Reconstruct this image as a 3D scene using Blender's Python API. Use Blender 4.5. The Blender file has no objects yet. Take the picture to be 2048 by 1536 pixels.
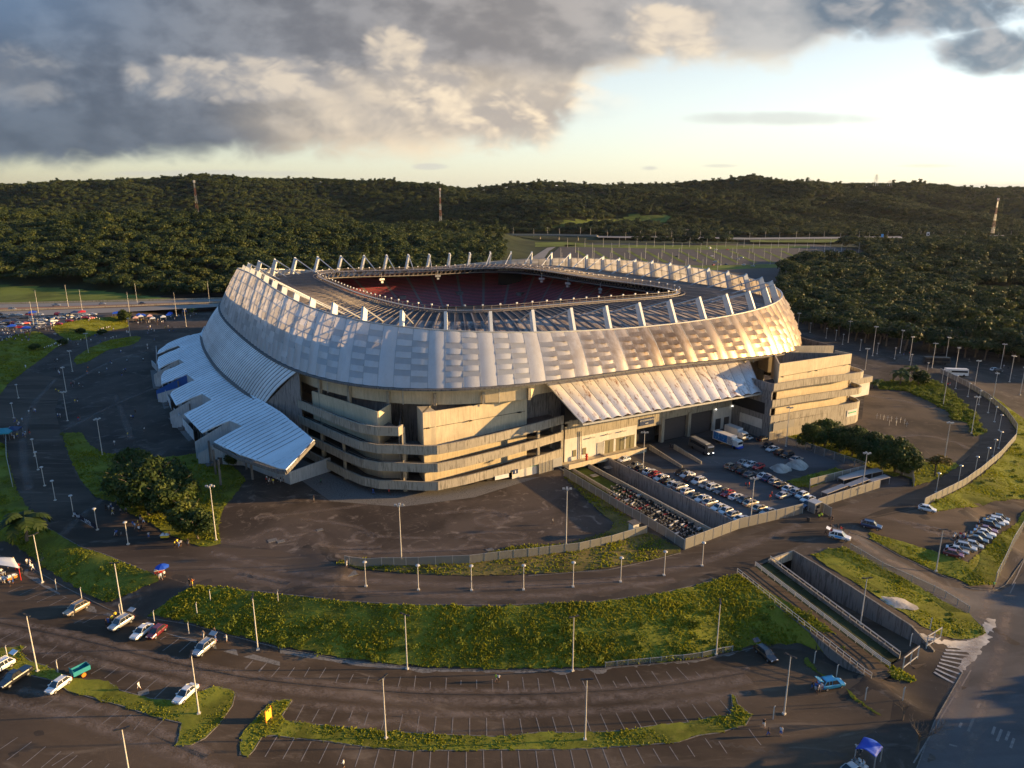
import bpy, math, random
import numpy as np
from mathutils import Vector, Matrix
from mathutils.geometry import delaunay_2d_cdt
R = math.radians
sc = bpy.context.scene
col = sc.collection
# ------------------------------------------------------------------ camera
F, YH, CAMH = 1420.0, 390.0, 74.0            # focal length in photo pixels, horizon row, camera height
PITCH = math.atan((768 - YH) / F)
CP, SP = math.cos(PITCH), math.sin(PITCH)
cam_d = bpy.data.cameras.new('Camera'); cam = bpy.data.objects.new('Camera', cam_d); col.objects.link(cam)
cam.location = (0, 0, CAMH); cam.rotation_euler = (R(90) - PITCH, 0, 0)
cam_d.sensor_fit = 'HORIZONTAL'; cam_d.sensor_width = 36; cam_d.lens = 36 * F / 2048
cam_d.clip_start = 1; cam_d.clip_end = 30000
sc.camera = cam
# ------------------------------------------------------------------ light and exposure
SUN_AZ, SUN_EL = R(4.5), R(9.6)             # azimuth counter-clockwise from +X
SUN = Vector((math.cos(SUN_AZ) * math.cos(SUN_EL), math.sin(SUN_AZ) * math.cos(SUN_EL), math.sin(SUN_EL)))
sd = bpy.data.lights.new('Sun', 'SUN'); sd.energy = 5.0; sd.angle = R(0.6); sd.color = (1.0, 0.63, 0.26)
so = bpy.data.objects.new('Sun', sd); col.objects.link(so)
so.rotation_euler = SUN.to_track_quat('Z', 'Y').to_euler()
sc.view_settings.view_transform = 'Standard'; sc.view_settings.look = 'None'
sc.view_settings.exposure = 1.16; sc.view_settings.gamma = 1.0
sc.cycles.max_bounces = 5; sc.cycles.diffuse_bounces = 2; sc.cycles.glossy_bounces = 2
sc.cycles.transmission_bounces = 3; sc.cycles.transparent_max_bounces = 4; sc.cycles.volume_bounces = 0
sc.cycles.use_denoising = True
try: sc.cycles.sample_clamp_indirect = 3.0
except Exception: pass

class NT:
    """small helper to write node graphs as expressions"""
    def __init__(s, tree): s.t = tree; s.l = tree.links
    def n(s, typ, **kw):
        x = s.t.nodes.new(typ)
        for k, v in kw.items(): setattr(x, k, v)
        return x
    def put(s, sock, v):
        if isinstance(v, bpy.types.NodeSocket): s.l.new(v, sock)
        elif v is not None: sock.default_value = v
    def m(s, op, a, b=None, c=None, clamp=False):
        x = s.n('ShaderNodeMath', operation=op, use_clamp=clamp); s.put(x.inputs[0], a)
        if b is not None: s.put(x.inputs[1], b)
        if c is not None: s.put(x.inputs[2], c)
        return x.outputs[0]
    def vm(s, op, a, b=None, sc_=None):
        x = s.n('ShaderNodeVectorMath', operation=op); s.put(x.inputs[0], a)
        if b is not None: s.put(x.inputs[1], b)
        if sc_ is not None: s.put(x.inputs['Scale'], sc_)
        return x.outputs['Value' if op in ('DOT_PRODUCT', 'LENGTH') else 'Vector']
    def comb(s, x=0., y=0., z=0.):
        c = s.n('ShaderNodeCombineXYZ'); s.put(c.inputs[0], x); s.put(c.inputs[1], y); s.put(c.inputs[2], z); return c.outputs[0]
    def sep(s, v):
        c = s.n('ShaderNodeSeparateXYZ'); s.put(c.inputs[0], v); return c.outputs
    def noise(s, v, scale, detail=4, rough=.55, w=None, dist=0.):
        x = s.n('ShaderNodeTexNoise'); s.put(x.inputs['Vector'], v); x.inputs['Scale'].default_value = scale
        x.inputs['Detail'].default_value = detail; x.inputs['Roughness'].default_value = rough
        x.inputs['Distortion'].default_value = dist
        return x.outputs['Fac']
    def ramp(s, f, pts, mode='LINEAR'):
        x = s.n('ShaderNodeValToRGB'); x.color_ramp.interpolation = mode; e = x.color_ramp.elements
        while len(e) < len(pts): e.new(.5)
        for i, (p, c) in enumerate(pts):
            e[i].position = p; e[i].color = (c, c, c, 1) if not isinstance(c, tuple) else (*c, 1)
        s.put(x.inputs[0], f); return x.outputs[0]
    def ss(s, v, a, b):
        x = s.n('ShaderNodeMapRange', interpolation_type='SMOOTHSTEP'); s.put(x.inputs[0], v)
        x.inputs[1].default_value = a; x.inputs[2].default_value = b; return x.outputs[0]
    def mix(s, f, a, b, typ='MIX'):
        x = s.n('ShaderNodeMix', data_type='RGBA', blend_type=typ); s.put(x.inputs[0], f)
        for i, v in ((6, a), (7, b)): s.put(x.inputs[i], (*v, 1) if isinstance(v, tuple) and len(v) == 3 else v)
        return x.outputs[2]

# ------------------------------------------------------------------ sky
world = bpy.data.worlds.new('World'); sc.world = world; world.use_nodes = True
try: world.cycles.sampling_method = 'MANUAL'; world.cycles.sample_map_resolution = 512
except Exception: pass
def build_sky():
    t = world.node_tree; t.nodes.clear(); g = NT(t)
    sky = g.n('ShaderNodeTexSky', sky_type='NISHITA'); sky.sun_disc = False
    sky.sun_elevation = SUN_EL; sky.sun_rotation = R(90) - SUN_AZ
    sky.air_density = 1.0; sky.dust_density = 1.0; sky.ozone_density = 1.6; sky.altitude = 50
    co = g.n('ShaderNodeTexCoord').outputs['Generated']
    d = g.vm('NORMALIZE', co); x, y, z = g.sep(d)
    ay = g.m('MAXIMUM', g.m('ABSOLUTE', y), .12)
    a = g.m('DIVIDE', x, ay); b = g.m('DIVIDE', z, ay)
    p = g.comb(a, g.m('MULTIPLY', b, 1.7), 0.)
    # warp, soft masses and cauliflower billows
    wn = g.n('ShaderNodeTexNoise'); g.l.new(p, wn.inputs['Vector']); wn.inputs['Scale'].default_value = 7.; wn.inputs['Detail'].default_value = 5
    pw = g.vm('ADD', p, g.vm('SCALE', g.vm('SUBTRACT', wn.outputs['Color'], (.5, .5, .5)), sc_=.085))
    def puff(v, sc_, det=3.):
        r = None
        for k, w in ((1, .50), (2.1, .27), (4.3, .14), (8.9, .08)):      # rounded tops, creased valleys
            n_ = g.m('MULTIPLY', g.m('ABSOLUTE', g.m('SUBTRACT', g.noise(v, sc_ * k, 0., .5), .5)), 4 * w); r = n_ if r is None else g.m('ADD', r, n_)
        return r
    off = (.020, .016, 0)
    big = g.m('SUBTRACT', g.noise(p, 3.4, 7, .52), .5); big2 = g.m('SUBTRACT', g.noise(g.vm('ADD', p, (.03, .02, 0)), 3.4, 7, .52), .5)
    pf = puff(pw, 8.); pf2 = puff(g.vm('ADD', pw, off), 8.)
    pl = g.m('MULTIPLY', g.m('SUBTRACT', pf, .42), .55)
    relief = g.m('SUBTRACT', pf, pf2)
    e = [(-.85, .036), (-.5, .042), (-.30, .056), (-.11, .050), (.0, .060), (.05, .078), (.09, .14), (.2, .165), (.36, .158), (.42, .19), (.60, .24), (.85, .25)]
    er = g.ramp(g.m('DIVIDE', g.m('ADD', a, .85), 1.7), [((q + .85) / 1.7, v * 3) for q, v in e])
    edge = g.m('DIVIDE', er, 3.0)
    dd = g.m('ADD', g.m('SUBTRACT', b, edge), g.m('ADD', g.m('MULTIPLY', big, .04), g.m('MULTIPLY', pl, .045)))
    deck = g.m('MULTIPLY', g.ss(dd, -.012, .024), g.m('SUBTRACT', 1., g.m('MULTIPLY', g.ss(a, -.05, .35), .28)))
    bl = g.m('MULTIPLY', g.m('SUBTRACT', 1., g.ss(a, -.75, -.35)), g.ss(b, .15, .25))
    def blob(a0, b0, ra, rb, amp=1.1, lo=-.1, hi=.7):
        u = g.m('DIVIDE', g.m('SUBTRACT', a, a0), ra); v = g.m('DIVIDE', g.m('SUBTRACT', b, b0), rb)
        r2 = g.m('ADD', g.m('MULTIPLY', u, u), g.m('MULTIPLY', v, v))
        q = g.m('ADD', g.m('SUBTRACT', 1.0, r2), g.m('ADD', g.m('MULTIPLY', pl, amp * 2.6), g.m('MULTIPLY', big, amp * 1.2)))
        return g.ss(q, lo, hi)
    def union(L):
        r = None
        for q in L: h = g.m('MULTIPLY', blob(*q[:5], hi=q[6] if len(q) > 6 else .7), q[5]); r = h if r is None else g.m('MAXIMUM', r, h)
        return r
    heaps = union([(.0, .100, .12, .050, .8, .9), (-.155, .165, .045, .055, .9, .8), (-.10, .135, .055, .040, .8, .9), (-.36, .150, .17, .030, .8, .85), (-.29, .155, .05, .028, .8, 1.),
                   (-.68, .150, .12, .050, .6, .40, .8), (.125, .090, .045, .016, .8, .95), (.065, .130, .06, .014, .8, .6), (.21, .20, .08, .040, .9, .5), (-.02, .105, .22, .035, .5, .6, .9)])
    dark = union([(.45, .235, .11, .045, .55, .95), (.62, .180, .08, .035, .55, .9), (.56, .225, .10, .03, .6, .9)])
    thin = union([(.36, .098, .16, .010, .4, .5, 1.), (-.11, .037, .028, .005, .4, .5, 1.), (.185, .035, .014, .004, .4, .6, 1.), (.56, .038, .05, .003, .4, .4, 1.), (.28, .038, .03, .003, .4, .4, 1.), (.70, .010, .22, .009, .3, .5, 1.), (-.42, .028, .16, .006, .4, .5, 1.)])
    sundot = g.vm('DOT_PRODUCT', d, tuple(SUN)); glow = g.m('POWER', g.m('MAXIMUM', sundot, 0.), 7.0)
    clear = g.vm('MULTIPLY', g.vm('SCALE', sky.outputs[0], sc_=SKY_K * .65), (.95, 1., 1.1))
    warm = g.vm('SCALE', (1.0, .95, .83), sc_=g.m('ADD', g.m('MULTIPLY', glow, 1.25), g.m('MULTIPLY', g.ss(a, -1.7, .5), .27)))
    warm = g.vm('SCALE', warm, sc_=g.m('SUBTRACT', 1.0, g.ss(z, .08, .42)))
    clear = g.vm('ADD', clear, warm)
    side = g.ss(a, -.75, .35)
    lit = g.m('ADD', .34, g.m('ADD', g.m('MULTIPLY', g.m('SUBTRACT', big, big2), 2.4), g.m('MULTIPLY', relief, .16)), clamp=True)
    cdark = g.mix(side, (.046, .062, .088), (.150, .137, .130)); cmid = g.mix(side, (.080, .102, .135), (.235, .21, .19))
    ccol = g.mix(g.ss(lit, .18, .52), cdark, cmid)
    ccol = g.mix(g.m('MULTIPLY', bl, .6), ccol, (.085, .135, .215))
    # lower and left part of the deck is the darkest, a strip of its under side glows
    low = g.m('SUBTRACT', 1.0, g.ss(b, .06, .15)); ccol = g.mix(g.m('MULTIPLY', low, g.m('SUBTRACT', .55, g.m('MULTIPLY', side, .3))), ccol, (.055, .068, .085))
    ga = g.m('DIVIDE', g.m('ADD', a, .06), .36); gb = g.m('DIVIDE', g.m('SUBTRACT', b, .10), .075); gw = g.ss(g.m('SUBTRACT', 1., g.m('ADD', g.m('MULTIPLY', ga, ga), g.m('MULTIPLY', gb, gb))), 0., 1.)
    ccol = g.mix(g.m('MULTIPLY', gw, g.m('ADD', .58, g.m('MULTIPLY', relief, .5))), ccol, (.47, .39, .285))
    hl_ = g.ss(g.m('ADD', relief, g.m('ADD', g.m('MULTIPLY', g.m('SUBTRACT', big, big2), 2.), g.m('MULTIPLY', pl, .5))), -.30, .50)
    heapcol = g.mix(hl_, g.mix(side, (.12, .135, .16), (.26, .225, .19)), g.mix(side, (.21, .205, .20), (.56, .45, .31)))
    under = g.m('MULTIPLY', g.m('SUBTRACT', 1.0, g.ss(g.m('SUBTRACT', b, edge), .0, .03)), g.ss(a, -.45, -.1)); ccol = g.mix(g.m('MULTIPLY', under, .7), ccol, (.48, .39, .27))
    skyc = g.mix(deck, clear, ccol)
    skyc = g.mix(g.m('MULTIPLY', heaps, g.ss(g.m('SUBTRACT', b, edge), -.06, .01)), skyc, heapcol)
    skyc = g.mix(dark, skyc, g.mix(hl_, (.075, .10, .13), (.20, .20, .205)))
    skyc = g.mix(thin, skyc, (.27, .265, .26))
    bg = g.n('ShaderNodeBackground'); g.l.new(skyc, bg.inputs[0]); bg.inputs[1].default_value = 1.0
    bg2 = g.n('ShaderNodeBackground'); g.l.new(g.vm('MULTIPLY', sky.outputs[0], (.60, .93, 1.28)), bg2.inputs[0]); bg2.inputs[1].default_value = SKY_K
    ms = g.n('ShaderNodeMixShader'); g.l.new(g.ss(z, .245, .34), ms.inputs[0]); g.l.new(bg.outputs[0], ms.inputs[1]); g.l.new(bg2.outputs[0], ms.inputs[2])
    out = g.n('ShaderNodeOutputWorld'); g.l.new(ms.outputs[0], out.inputs[0])
SKY_K = 0.10
build_sky()

# ------------------------------------------------------------------ measures
CX, CY, PHI = -9.2, 296.3, .529               # stadium centre and bearing of its frame
cph, sph = math.cos(PHI), math.sin(PHI)
def l2w(u, v): return (CX + u * cph - v * sph, CY + u * sph + v * cph)
def w2l(x, y): return ((x - CX) * cph + (y - CY) * sph, -(x - CX) * sph + (y - CY) * cph)
def ray(px, py):
    u = (px - 1024) / F; v = (py - 768) / F
    return (u, CP - v * SP, -(SP + v * CP))
def gz(px, py, z=0.):
    d = ray(px, py); t = (CAMH - z) / -d[2]; return (d[0] * t, d[1] * t)
def glz(px, py, z=0.): return w2l(*gz(px, py, z))
def at_depth(px, py, Yw):
    d = ray(px, py); t = Yw / d[1]; return (d[0] * t, Yw, CAMH + d[2] * t)

# ------------------------------------------------------------------ mesh helpers
class MB:
    def __init__(s): s.v = []; s.f = []; s.m = []
    def add(s, vs, fs, m=0):
        o = len(s.v); s.v += [tuple(p) for p in vs]; s.f += [tuple(o + i for i in f) for f in fs]; s.m += [m] * len(fs); return s
    def quad(s, a, b, c, d, m=0): return s.add([a, b, c, d], [(0, 1, 2, 3)], m)
    def box(s, c, size, rz=0., m=0, taper=1.):
        cx, cy, cz = c; hx, hy, hz = size[0] / 2, size[1] / 2, size[2] / 2; ca, sa = math.cos(rz), math.sin(rz); vs = []
        for k, (z, tp) in enumerate(((-hz, 1.), (hz, taper))):
            for x, y in ((-hx, -hy), (hx, -hy), (hx, hy), (-hx, hy)):
                x *= tp; y *= tp
                vs.append((cx + x * ca - y * sa, cy + x * sa + y * ca, cz + z))
        return s.add(vs, [(3, 2, 1, 0), (4, 5, 6, 7), (0, 1, 5, 4), (1, 2, 6, 5), (2, 3, 7, 6), (3, 0, 4, 7)], m)
    def beam(s, a, b, w, h, m=0, up=(0, 0, 1)):
        a = Vector(a); b = Vector(b); d = (b - a).normalized(); upv = Vector(up)
        if abs(d.dot(upv)) > .98: upv = Vector((1, 0, 0))
        sx = d.cross(upv).normalized() * (w / 2); sz = sx.cross(d).normalized() * (h / 2)
        vs = [p + q for p in (a, b) for q in (-sx - sz, sx - sz, sx + sz, -sx + sz)]
        return s.add(vs, [(3, 2, 1, 0), (4, 5, 6, 7), (0, 1, 5, 4), (1, 2, 6, 5), (2, 3, 7, 6), (3, 0, 4, 7)], m)
    def tube(s, a, b, r0, r1=None, n=6, m=0, cap=True):
        r1 = r0 if r1 is None else r1
        a = Vector(a); b = Vector(b); d = (b - a).normalized(); upv = Vector((0, 0, 1)) if abs(d.z) < .95 else Vector((1, 0, 0))
        X = d.cross(upv).normalized(); Y = X.cross(d).normalized(); vs = []
        for p, r in ((a, r0), (b, r1)):
            for i in range(n):
                t = 2 * math.pi * i / n; vs.append(p + X * (r * math.cos(t)) + Y * (r * math.sin(t)))
        fs = [(i, (i + 1) % n, n + (i + 1) % n, n + i) for i in range(n)]
        if cap: fs += [tuple(range(n - 1, -1, -1)), tuple(range(n, 2 * n))]
        return s.add(vs, fs, m)
    def lathe(s, prof, n=10, c=(0, 0, 0), m=0):
        vs = []; k = len(prof)
        for r, z in prof:
            for i in range(n):
                t = 2 * math.pi * i / n; vs.append((c[0] + r * math.cos(t), c[1] + r * math.sin(t), c[2] + z))
        fs = [(j * n + i, j * n + (i + 1) % n, (j + 1) * n + (i + 1) % n, (j + 1) * n + i) for j in range(k - 1) for i in range(n)]
        fs += [tuple(range(n - 1, -1, -1)), tuple(range((k - 1) * n, k * n))]
        return s.add(vs, fs, m)
    def prism(s, pts, z0, z1, m=0):
        """vertical prism; z0/z1 numbers or lists"""
        n = len(pts); a = z0 if isinstance(z0, (list, tuple)) else [z0] * n; b = z1 if isinstance(z1, (list, tuple)) else [z1] * n
        ar = sum(pts[i][0] * pts[(i + 1) % n][1] - pts[(i + 1) % n][0] * pts[i][1] for i in range(n))
        if ar < 0: pts = pts[::-1]; a = a[::-1]; b = b[::-1]
        vs = [(p[0], p[1], q) for p, q in zip(pts, a)] + [(p[0], p[1], q) for p, q in zip(pts, b)]
        return s.add(vs, [tuple(range(n - 1, -1, -1)), tuple(range(n, 2 * n))] + [(i, (i + 1) % n, n + (i + 1) % n, n + i) for i in range(n)], m)
    def wall(s, path, z0, z1, th=.3, m=0, closed=False):
        """a wall of thickness th along a plan path; z0,z1 numbers or per-point lists"""
        n = len(path); a = z0 if isinstance(z0, (list, tuple)) else [z0] * n; b = z1 if isinstance(z1, (list, tuple)) else [z1] * n
        P = [Vector((p[0], p[1])) for p in path]; off = []
        for i in range(n):
            i0 = (i - 1) % n if closed else max(i - 1, 0); i1 = (i + 1) % n if closed else min(i + 1, n - 1)
            d1 = (P[i] - P[i0]); d2 = (P[i1] - P[i])
            if d1.length < 1e-6: d1 = d2
            if d2.length < 1e-6: d2 = d1
            d1.normalize(); d2.normalize(); t = (d1 + d2); t = t.normalized() if t.length > 1e-4 else d1
            nn = Vector((-t.y, t.x)); k = 1 / max(.4, nn.dot(Vector((-d1.y, d1.x)))); off.append(nn * (th / 2 * k))
        vs = []
        for i in range(n):
            for q, z in ((P[i] - off[i], a[i]), (P[i] + off[i], a[i]), (P[i] + off[i], b[i]), (P[i] - off[i], b[i])): vs.append((q.x, q.y, z))
        fs = []
        for i in range(n if closed else n - 1):
            o = 4 * i; p = 4 * ((i + 1) % n)
            fs += [(o, p, p + 3, o + 3), (p + 1, o + 1, o + 2, p + 2), (o + 3, p + 3, p + 2, o + 2), (o + 1, p + 1, p, o)]
        if not closed: fs += [(0, 3, 2, 1), (4 * n - 4, 4 * n - 3, 4 * n - 2, 4 * n - 1)]
        return s.add(vs, fs, m)
    def mesh(s, name, mats, smooth=False):
        me = bpy.data.meshes.new(name); me.from_pydata(s.v, [], s.f)
        for m in mats: me.materials.append(m)
        if len(mats) > 1: me.polygons.foreach_set('material_index', s.m)
        if smooth: me.polygons.foreach_set('use_smooth', [True] * len(me.polygons))
        me.update(); return me
    def build(s, name, mats, parent=None, smooth=False):
        if not isinstance(mats, (list, tuple)): mats = [mats]
        return link(name, s.mesh(name, mats, smooth), parent)
def link(name, me, parent=None):
    o = bpy.data.objects.new(name, me); col.objects.link(o)
    if parent is not None: o.parent = parent
    return o
def np_mesh(name, v, f, mats, smooth=False, tone=None):
    """v (n,3), f (m,3|4) arrays"""
    me = bpy.data.meshes.new(name); v = np.asarray(v, np.float32); f = np.asarray(f, np.int32); k = f.shape[1]
    me.vertices.add(len(v)); me.vertices.foreach_set('co', v.ravel())
    me.loops.add(f.size); me.loops.foreach_set('vertex_index', f.ravel())
    me.polygons.add(len(f)); me.polygons.foreach_set('loop_start', np.arange(0, f.size, k, dtype=np.int32)); me.polygons.foreach_set('loop_total', np.full(len(f), k, np.int32))
    if smooth: me.polygons.foreach_set('use_smooth', np.ones(len(f), bool))
    for m in mats: me.materials.append(m)
    if tone is not None:
        at = me.attributes.new('tone', 'FLOAT', 'FACE'); at.data.foreach_set('value', np.asarray(tone, np.float32))
    me.update(calc_edges=True); me.validate(); return me
def tag(o, label=None, cat=None, group=None, kind=None):
    if label: o['label'] = label
    if cat: o['category'] = cat
    if group: o['group'] = group
    if kind: o['kind'] = kind
    return o
def empty(name, loc, rz=0., label=None, cat=None, group=None):
    o = bpy.data.objects.new(name, None); col.objects.link(o); o.location = loc; o.rotation_euler = (0, 0, rz); o.empty_display_size = .5
    return tag(o, label, cat, group)
def dup(o, parent=None, mats=None):
    c = o.copy(); col.objects.link(c); c.parent = parent
    for k in ('label', 'group'):
        if k in c.keys(): del c[k]
    for ch in o.children: dup(ch, c)
    return c
ORD = ['first', 'second', 'third', 'fourth', 'fifth', 'sixth', 'seventh', 'eighth', 'ninth', 'tenth', 'eleventh', 'twelfth', 'thirteenth', 'fourteenth', 'fifteenth', 'sixteenth', 'seventeenth', 'eighteenth', 'nineteenth', 'twentieth']
ORD += ['twenty-' + o for o in ORD[:9]] + ['thirtieth'] + ['thirty-' + o for o in ORD[:9]] + ['fortieth'] + ['forty-' + o for o in ORD[:9]] + ['fiftieth'] + ['fifty-' + o for o in ORD[:9]]

# ------------------------------------------------------------------ materials
def new_mat(name):
    m = bpy.data.materials.new(name); m.use_nodes = True; t = m.node_tree; t.nodes.clear(); g = NT(t)
    bs = g.n('ShaderNodeBsdfPrincipled'); out = g.n('ShaderNodeOutputMaterial'); g.l.new(bs.outputs[0], out.inputs[0])
    return m, g, bs, out
def flat(name, c, rough=.6, metal=0., spec=.4, coat=0., emit=None, es=1., var=.12, vscale=.8):
    m, g, bs, out = new_mat(name)
    if var:
        co = g.n('ShaderNodeTexCoord').outputs['Object']; n = g.noise(co, vscale, 5, .6)
        g.l.new(g.mix(n, tuple(q * (1 - var * 1.6) for q in c), tuple(min(1., q * (1 + var * 1.2)) for q in c)), bs.inputs['Base Color'])
    else: bs.inputs['Base Color'].default_value = (*c, 1)
    bs.inputs['Roughness'].default_value = rough; bs.inputs['Metallic'].default_value = metal
    bs.inputs['Specular IOR Level'].default_value = spec; bs.inputs['Coat Weight'].default_value = coat
    if emit: bs.inputs['Emission Color'].default_value = (*emit, 1); bs.inputs['Emission Strength'].default_value = es
    return m
def bump(g, bs, h, strength=.4, dist=.1):
    b = g.n('ShaderNodeBump'); b.inputs['Strength'].default_value = strength; b.inputs['Distance'].default_value = dist
    g.l.new(h, b.inputs['Height']); g.l.new(b.outputs[0], bs.inputs['Normal'])
def ground_mat(name, base, dust, scale=1., dustk=.5, stretch=None, fine=.25):
    m, g, bs, out = new_mat(name)
    co = g.n('ShaderNodeTexCoord').outputs['Object']
    v = co
    if stretch:
        mp = g.n('ShaderNodeMapping'); mp.inputs['Rotation'].default_value = (0, 0, -stretch[0]); mp.inputs['Scale'].default_value = (stretch[1], stretch[2], 1); g.l.new(co, mp.inputs[0]); v = mp.outputs[0]
    n1 = g.noise(v, .035 * scale, 6, .62, dist=.8); n2 = g.noise(v, .16 * scale, 6, .65, dist=1.5); n3 = g.noise(co, 1.3, 5, .7); n4 = g.noise(co, 9., 3, .7)
    a = g.mix(g.ss(n1, .36, .64), tuple(q * .62 for q in base), tuple(q * 1.25 for q in base))
    a = g.mix(g.m('MULTIPLY', g.ss(n2, .53, .74), dustk), a, dust)
    sp = g.noise(v, .5 * scale, 5, .75, dist=2.); a = g.mix(g.m('MULTIPLY', g.ss(sp, .62, .72), dustk * .7), a, tuple(q * 1.3 for q in dust))
    k = g.m('ADD', 1 - fine, g.m('MULTIPLY', g.m('ADD', n3, n4), fine)); a = g.mix(1., a, g.comb(k, k, k), 'MULTIPLY')
    g.l.new(a, bs.inputs['Base Color']); bs.inputs['Roughness'].default_value = .92; bs.inputs['Specular IOR Level'].default_value = .15
    bump(g, bs, g.m('ADD', n4, g.m('MULTIPLY', n3, 1.5)), .35, .05); return m
def foliage_mat(name, c1, c2, c3=None, trans=.25):
    """leaf colour by the tone of each leaf clump and by each plant's own random value"""
    m, g, bs, out = new_mat(name)
    at = g.n('ShaderNodeAttribute'); at.attribute_name = 'tone'
    oi = g.n('ShaderNodeObjectInfo'); co = g.n('ShaderNodeNewGeometry').outputs['Position']
    big = g.noise(co, .012, 3, .5)
    f = g.m('ADD', g.m('MULTIPLY', at.outputs['Fac'], .62), g.m('ADD', g.m('MULTIPLY', oi.outputs['Random'], .34), g.m('MULTIPLY', g.m('SUBTRACT', big, .5), .7)), clamp=True)
    c = g.ramp(f, [(0., c1), (.55, c2), (1., c3 or c2)])
    g.l.new(c, bs.inputs['Base Color']); bs.inputs['Roughness'].default_value = .6; bs.inputs['Specular IOR Level'].default_value = .25
    tr = g.n('ShaderNodeBsdfTranslucent'); g.l.new(c, tr.inputs[0]); ms = g.n('ShaderNodeMixShader'); ms.inputs[0].default_value = trans
    g.l.new(bs.outputs[0], ms.inputs[1]); g.l.new(tr.outputs[0], ms.inputs[2]); g.l.new(ms.outputs[0], out.inputs[0]); return m
def concrete_mat(name, base, stain=.5, streak=1., rough=.85):
    m, g, bs, out = new_mat(name)
    co = g.n('ShaderNodeTexCoord').outputs['Object']
    mp = g.n('ShaderNodeMapping'); mp.inputs['Scale'].default_value = (1, 1, .10); g.l.new(co, mp.inputs[0])
    n = g.noise(mp.outputs[0], 2.6, 7, .68); n2 = g.noise(co, .22, 5, .6); n3 = g.noise(co, 3., 5, .6)
    a = g.mix(g.ss(n2, .3, .7), tuple(q * .84 for q in base), tuple(min(1, q * 1.1) for q in base))
    a = g.mix(g.m('MULTIPLY', g.ss(g.m('ADD', n, g.m('MULTIPLY', g.m('SUBTRACT', n2, .5), .35)), .47, .62), stain), a, tuple(q * .24 for q in base))
    a = g.mix(g.m('MULTIPLY', n3, .25), a, tuple(q * .7 for q in base))
    g.l.new(a, bs.inputs['Base Color']); bs.inputs['Roughness'].default_value = rough; bs.inputs['Specular IOR Level'].default_value = .25
    bump(g, bs, n3, .2, .05); return m
def mesh_panel_mat(name, c, open_=.35):
    """wire mesh / perforated sheet: real gaps between the wires"""
    m, g, bs, out = new_mat(name); bs.inputs['Base Color'].default_value = (*c, 1); bs.inputs['Roughness'].default_value = .5; bs.inputs['Metallic'].default_value = .3
    co = g.n('ShaderNodeTexCoord').outputs['Object']; n = g.noise(co, .7, 3); 
    g.l.new(g.mix(n, tuple(q * .75 for q in c), c), bs.inputs['Base Color'])
    tr = g.n('ShaderNodeBsdfTransparent'); ms = g.n('ShaderNodeMixShader'); ms.inputs[0].default_value = 1 - open_
    g.l.new(tr.outputs[0], ms.inputs[1]); g.l.new(bs.outputs[0], ms.inputs[2]); g.l.new(ms.outputs[0], out.inputs[0]); return m

M = {}
M['asphalt'] = ground_mat('asphalt', (.074, .060, .048), (.18, .155, .13), 1., .75)
M['asphalt_lot'] = ground_mat('asphalt_lot', (.084, .062, .043), (.18, .142, .105), .9, .7, (R(14), .5, 1.6))
M['asphalt_ring'] = ground_mat('asphalt_ring', (.086, .065, .048), (.19, .152, .118), .9, .65, (R(5), .35, 1.8))
M['asphalt_street'] = ground_mat('asphalt_street', (.105, .098, .094), (.19, .175, .165), 1., .35, (R(40), .4, 1.4))
M['plaza'] = ground_mat('plaza', (.086, .067, .053), (.29, .235, .185), 1.3, .8)
M['dirt'] = ground_mat('dirt', (.10, .075, .05), (.18, .14, .10), 1.5, .5)
M['grass'] = ground_mat('grass', (.165, .175, .022), (.28, .23, .05), 3., .6, fine=.5)
M['weeds'] = ground_mat('weeds', (.045, .05, .02), (.07, .06, .03), 3., .6)
M['grass_dry'] = ground_mat('grass_dry', (.16, .125, .04), (.12, .12, .03), 3., .6, fine=.5)
M['far_ground'] = ground_mat('far_ground', (.035, .045, .016), (.07, .065, .03), .3, .5)
M['tuft'] = foliage_mat('tuft', (.17, .195, .015), (.27, .28, .02), (.34, .31, .04), .4)
M['leaf'] = foliage_mat('leaf', (.016, .030, .008), (.046, .068, .015), (.12, .125, .028))
M['leaf_near'] = foliage_mat('leaf_near', (.014, .03, .007), (.048, .075, .013), (.15, .16, .024))
M['leaf_far'] = foliage_mat('leaf_far', (.020, .030, .013), (.040, .050, .020), (.075, .078, .030))
M['leaf_autumn'] = foliage_mat('leaf_autumn', (.07, .06, .015), (.14, .11, .02), (.20, .09, .03))
M['pale_grey'] = concrete_mat('pale_grey', (.52, .53, .52), .35)
M['shrub'] = foliage_mat('shrub', (.09, .125, .012), (.15, .185, .018), (.21, .225, .025), .35)
M['bark'] = flat('bark', (.14, .11, .08), .9)
M['concrete'] = concrete_mat('concrete', (.43, .385, .30), .66)
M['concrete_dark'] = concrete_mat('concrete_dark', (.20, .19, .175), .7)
M['concrete_wall'] = concrete_mat('concrete_wall', (.30, .28, .26), .75)
M['cream'] = concrete_mat('cream', (.66, .56, .38), .25)
M['white_wall'] = concrete_mat('white_wall', (.72, .68, .60), .15)
M['slab'] = concrete_mat('slab', (.16, .145, .13), .5)
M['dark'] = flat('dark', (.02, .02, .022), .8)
M['door_metal'] = flat('door_metal', (.09, .075, .07), .7)
M['olive_door'] = flat('olive_door', (.20, .18, .10), .6)
M['galv'] = flat('galv', (.50, .50, .48), .45, .5)
M['white_paint'] = flat('white_paint', (.75, .74, .70), .5)
M['road_paint'] = flat('road_paint', (.45, .43, .40), .8, var=.5, vscale=2.)
M['line_paint'] = flat('line_paint', (.25, .22, .195), .8, var=.5, vscale=2.)
M['pole'] = flat('pole', (.62, .58, .50), .5)
M['lamp_glass'] = flat('lamp_glass', (.50, .49, .46), .3)
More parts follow.
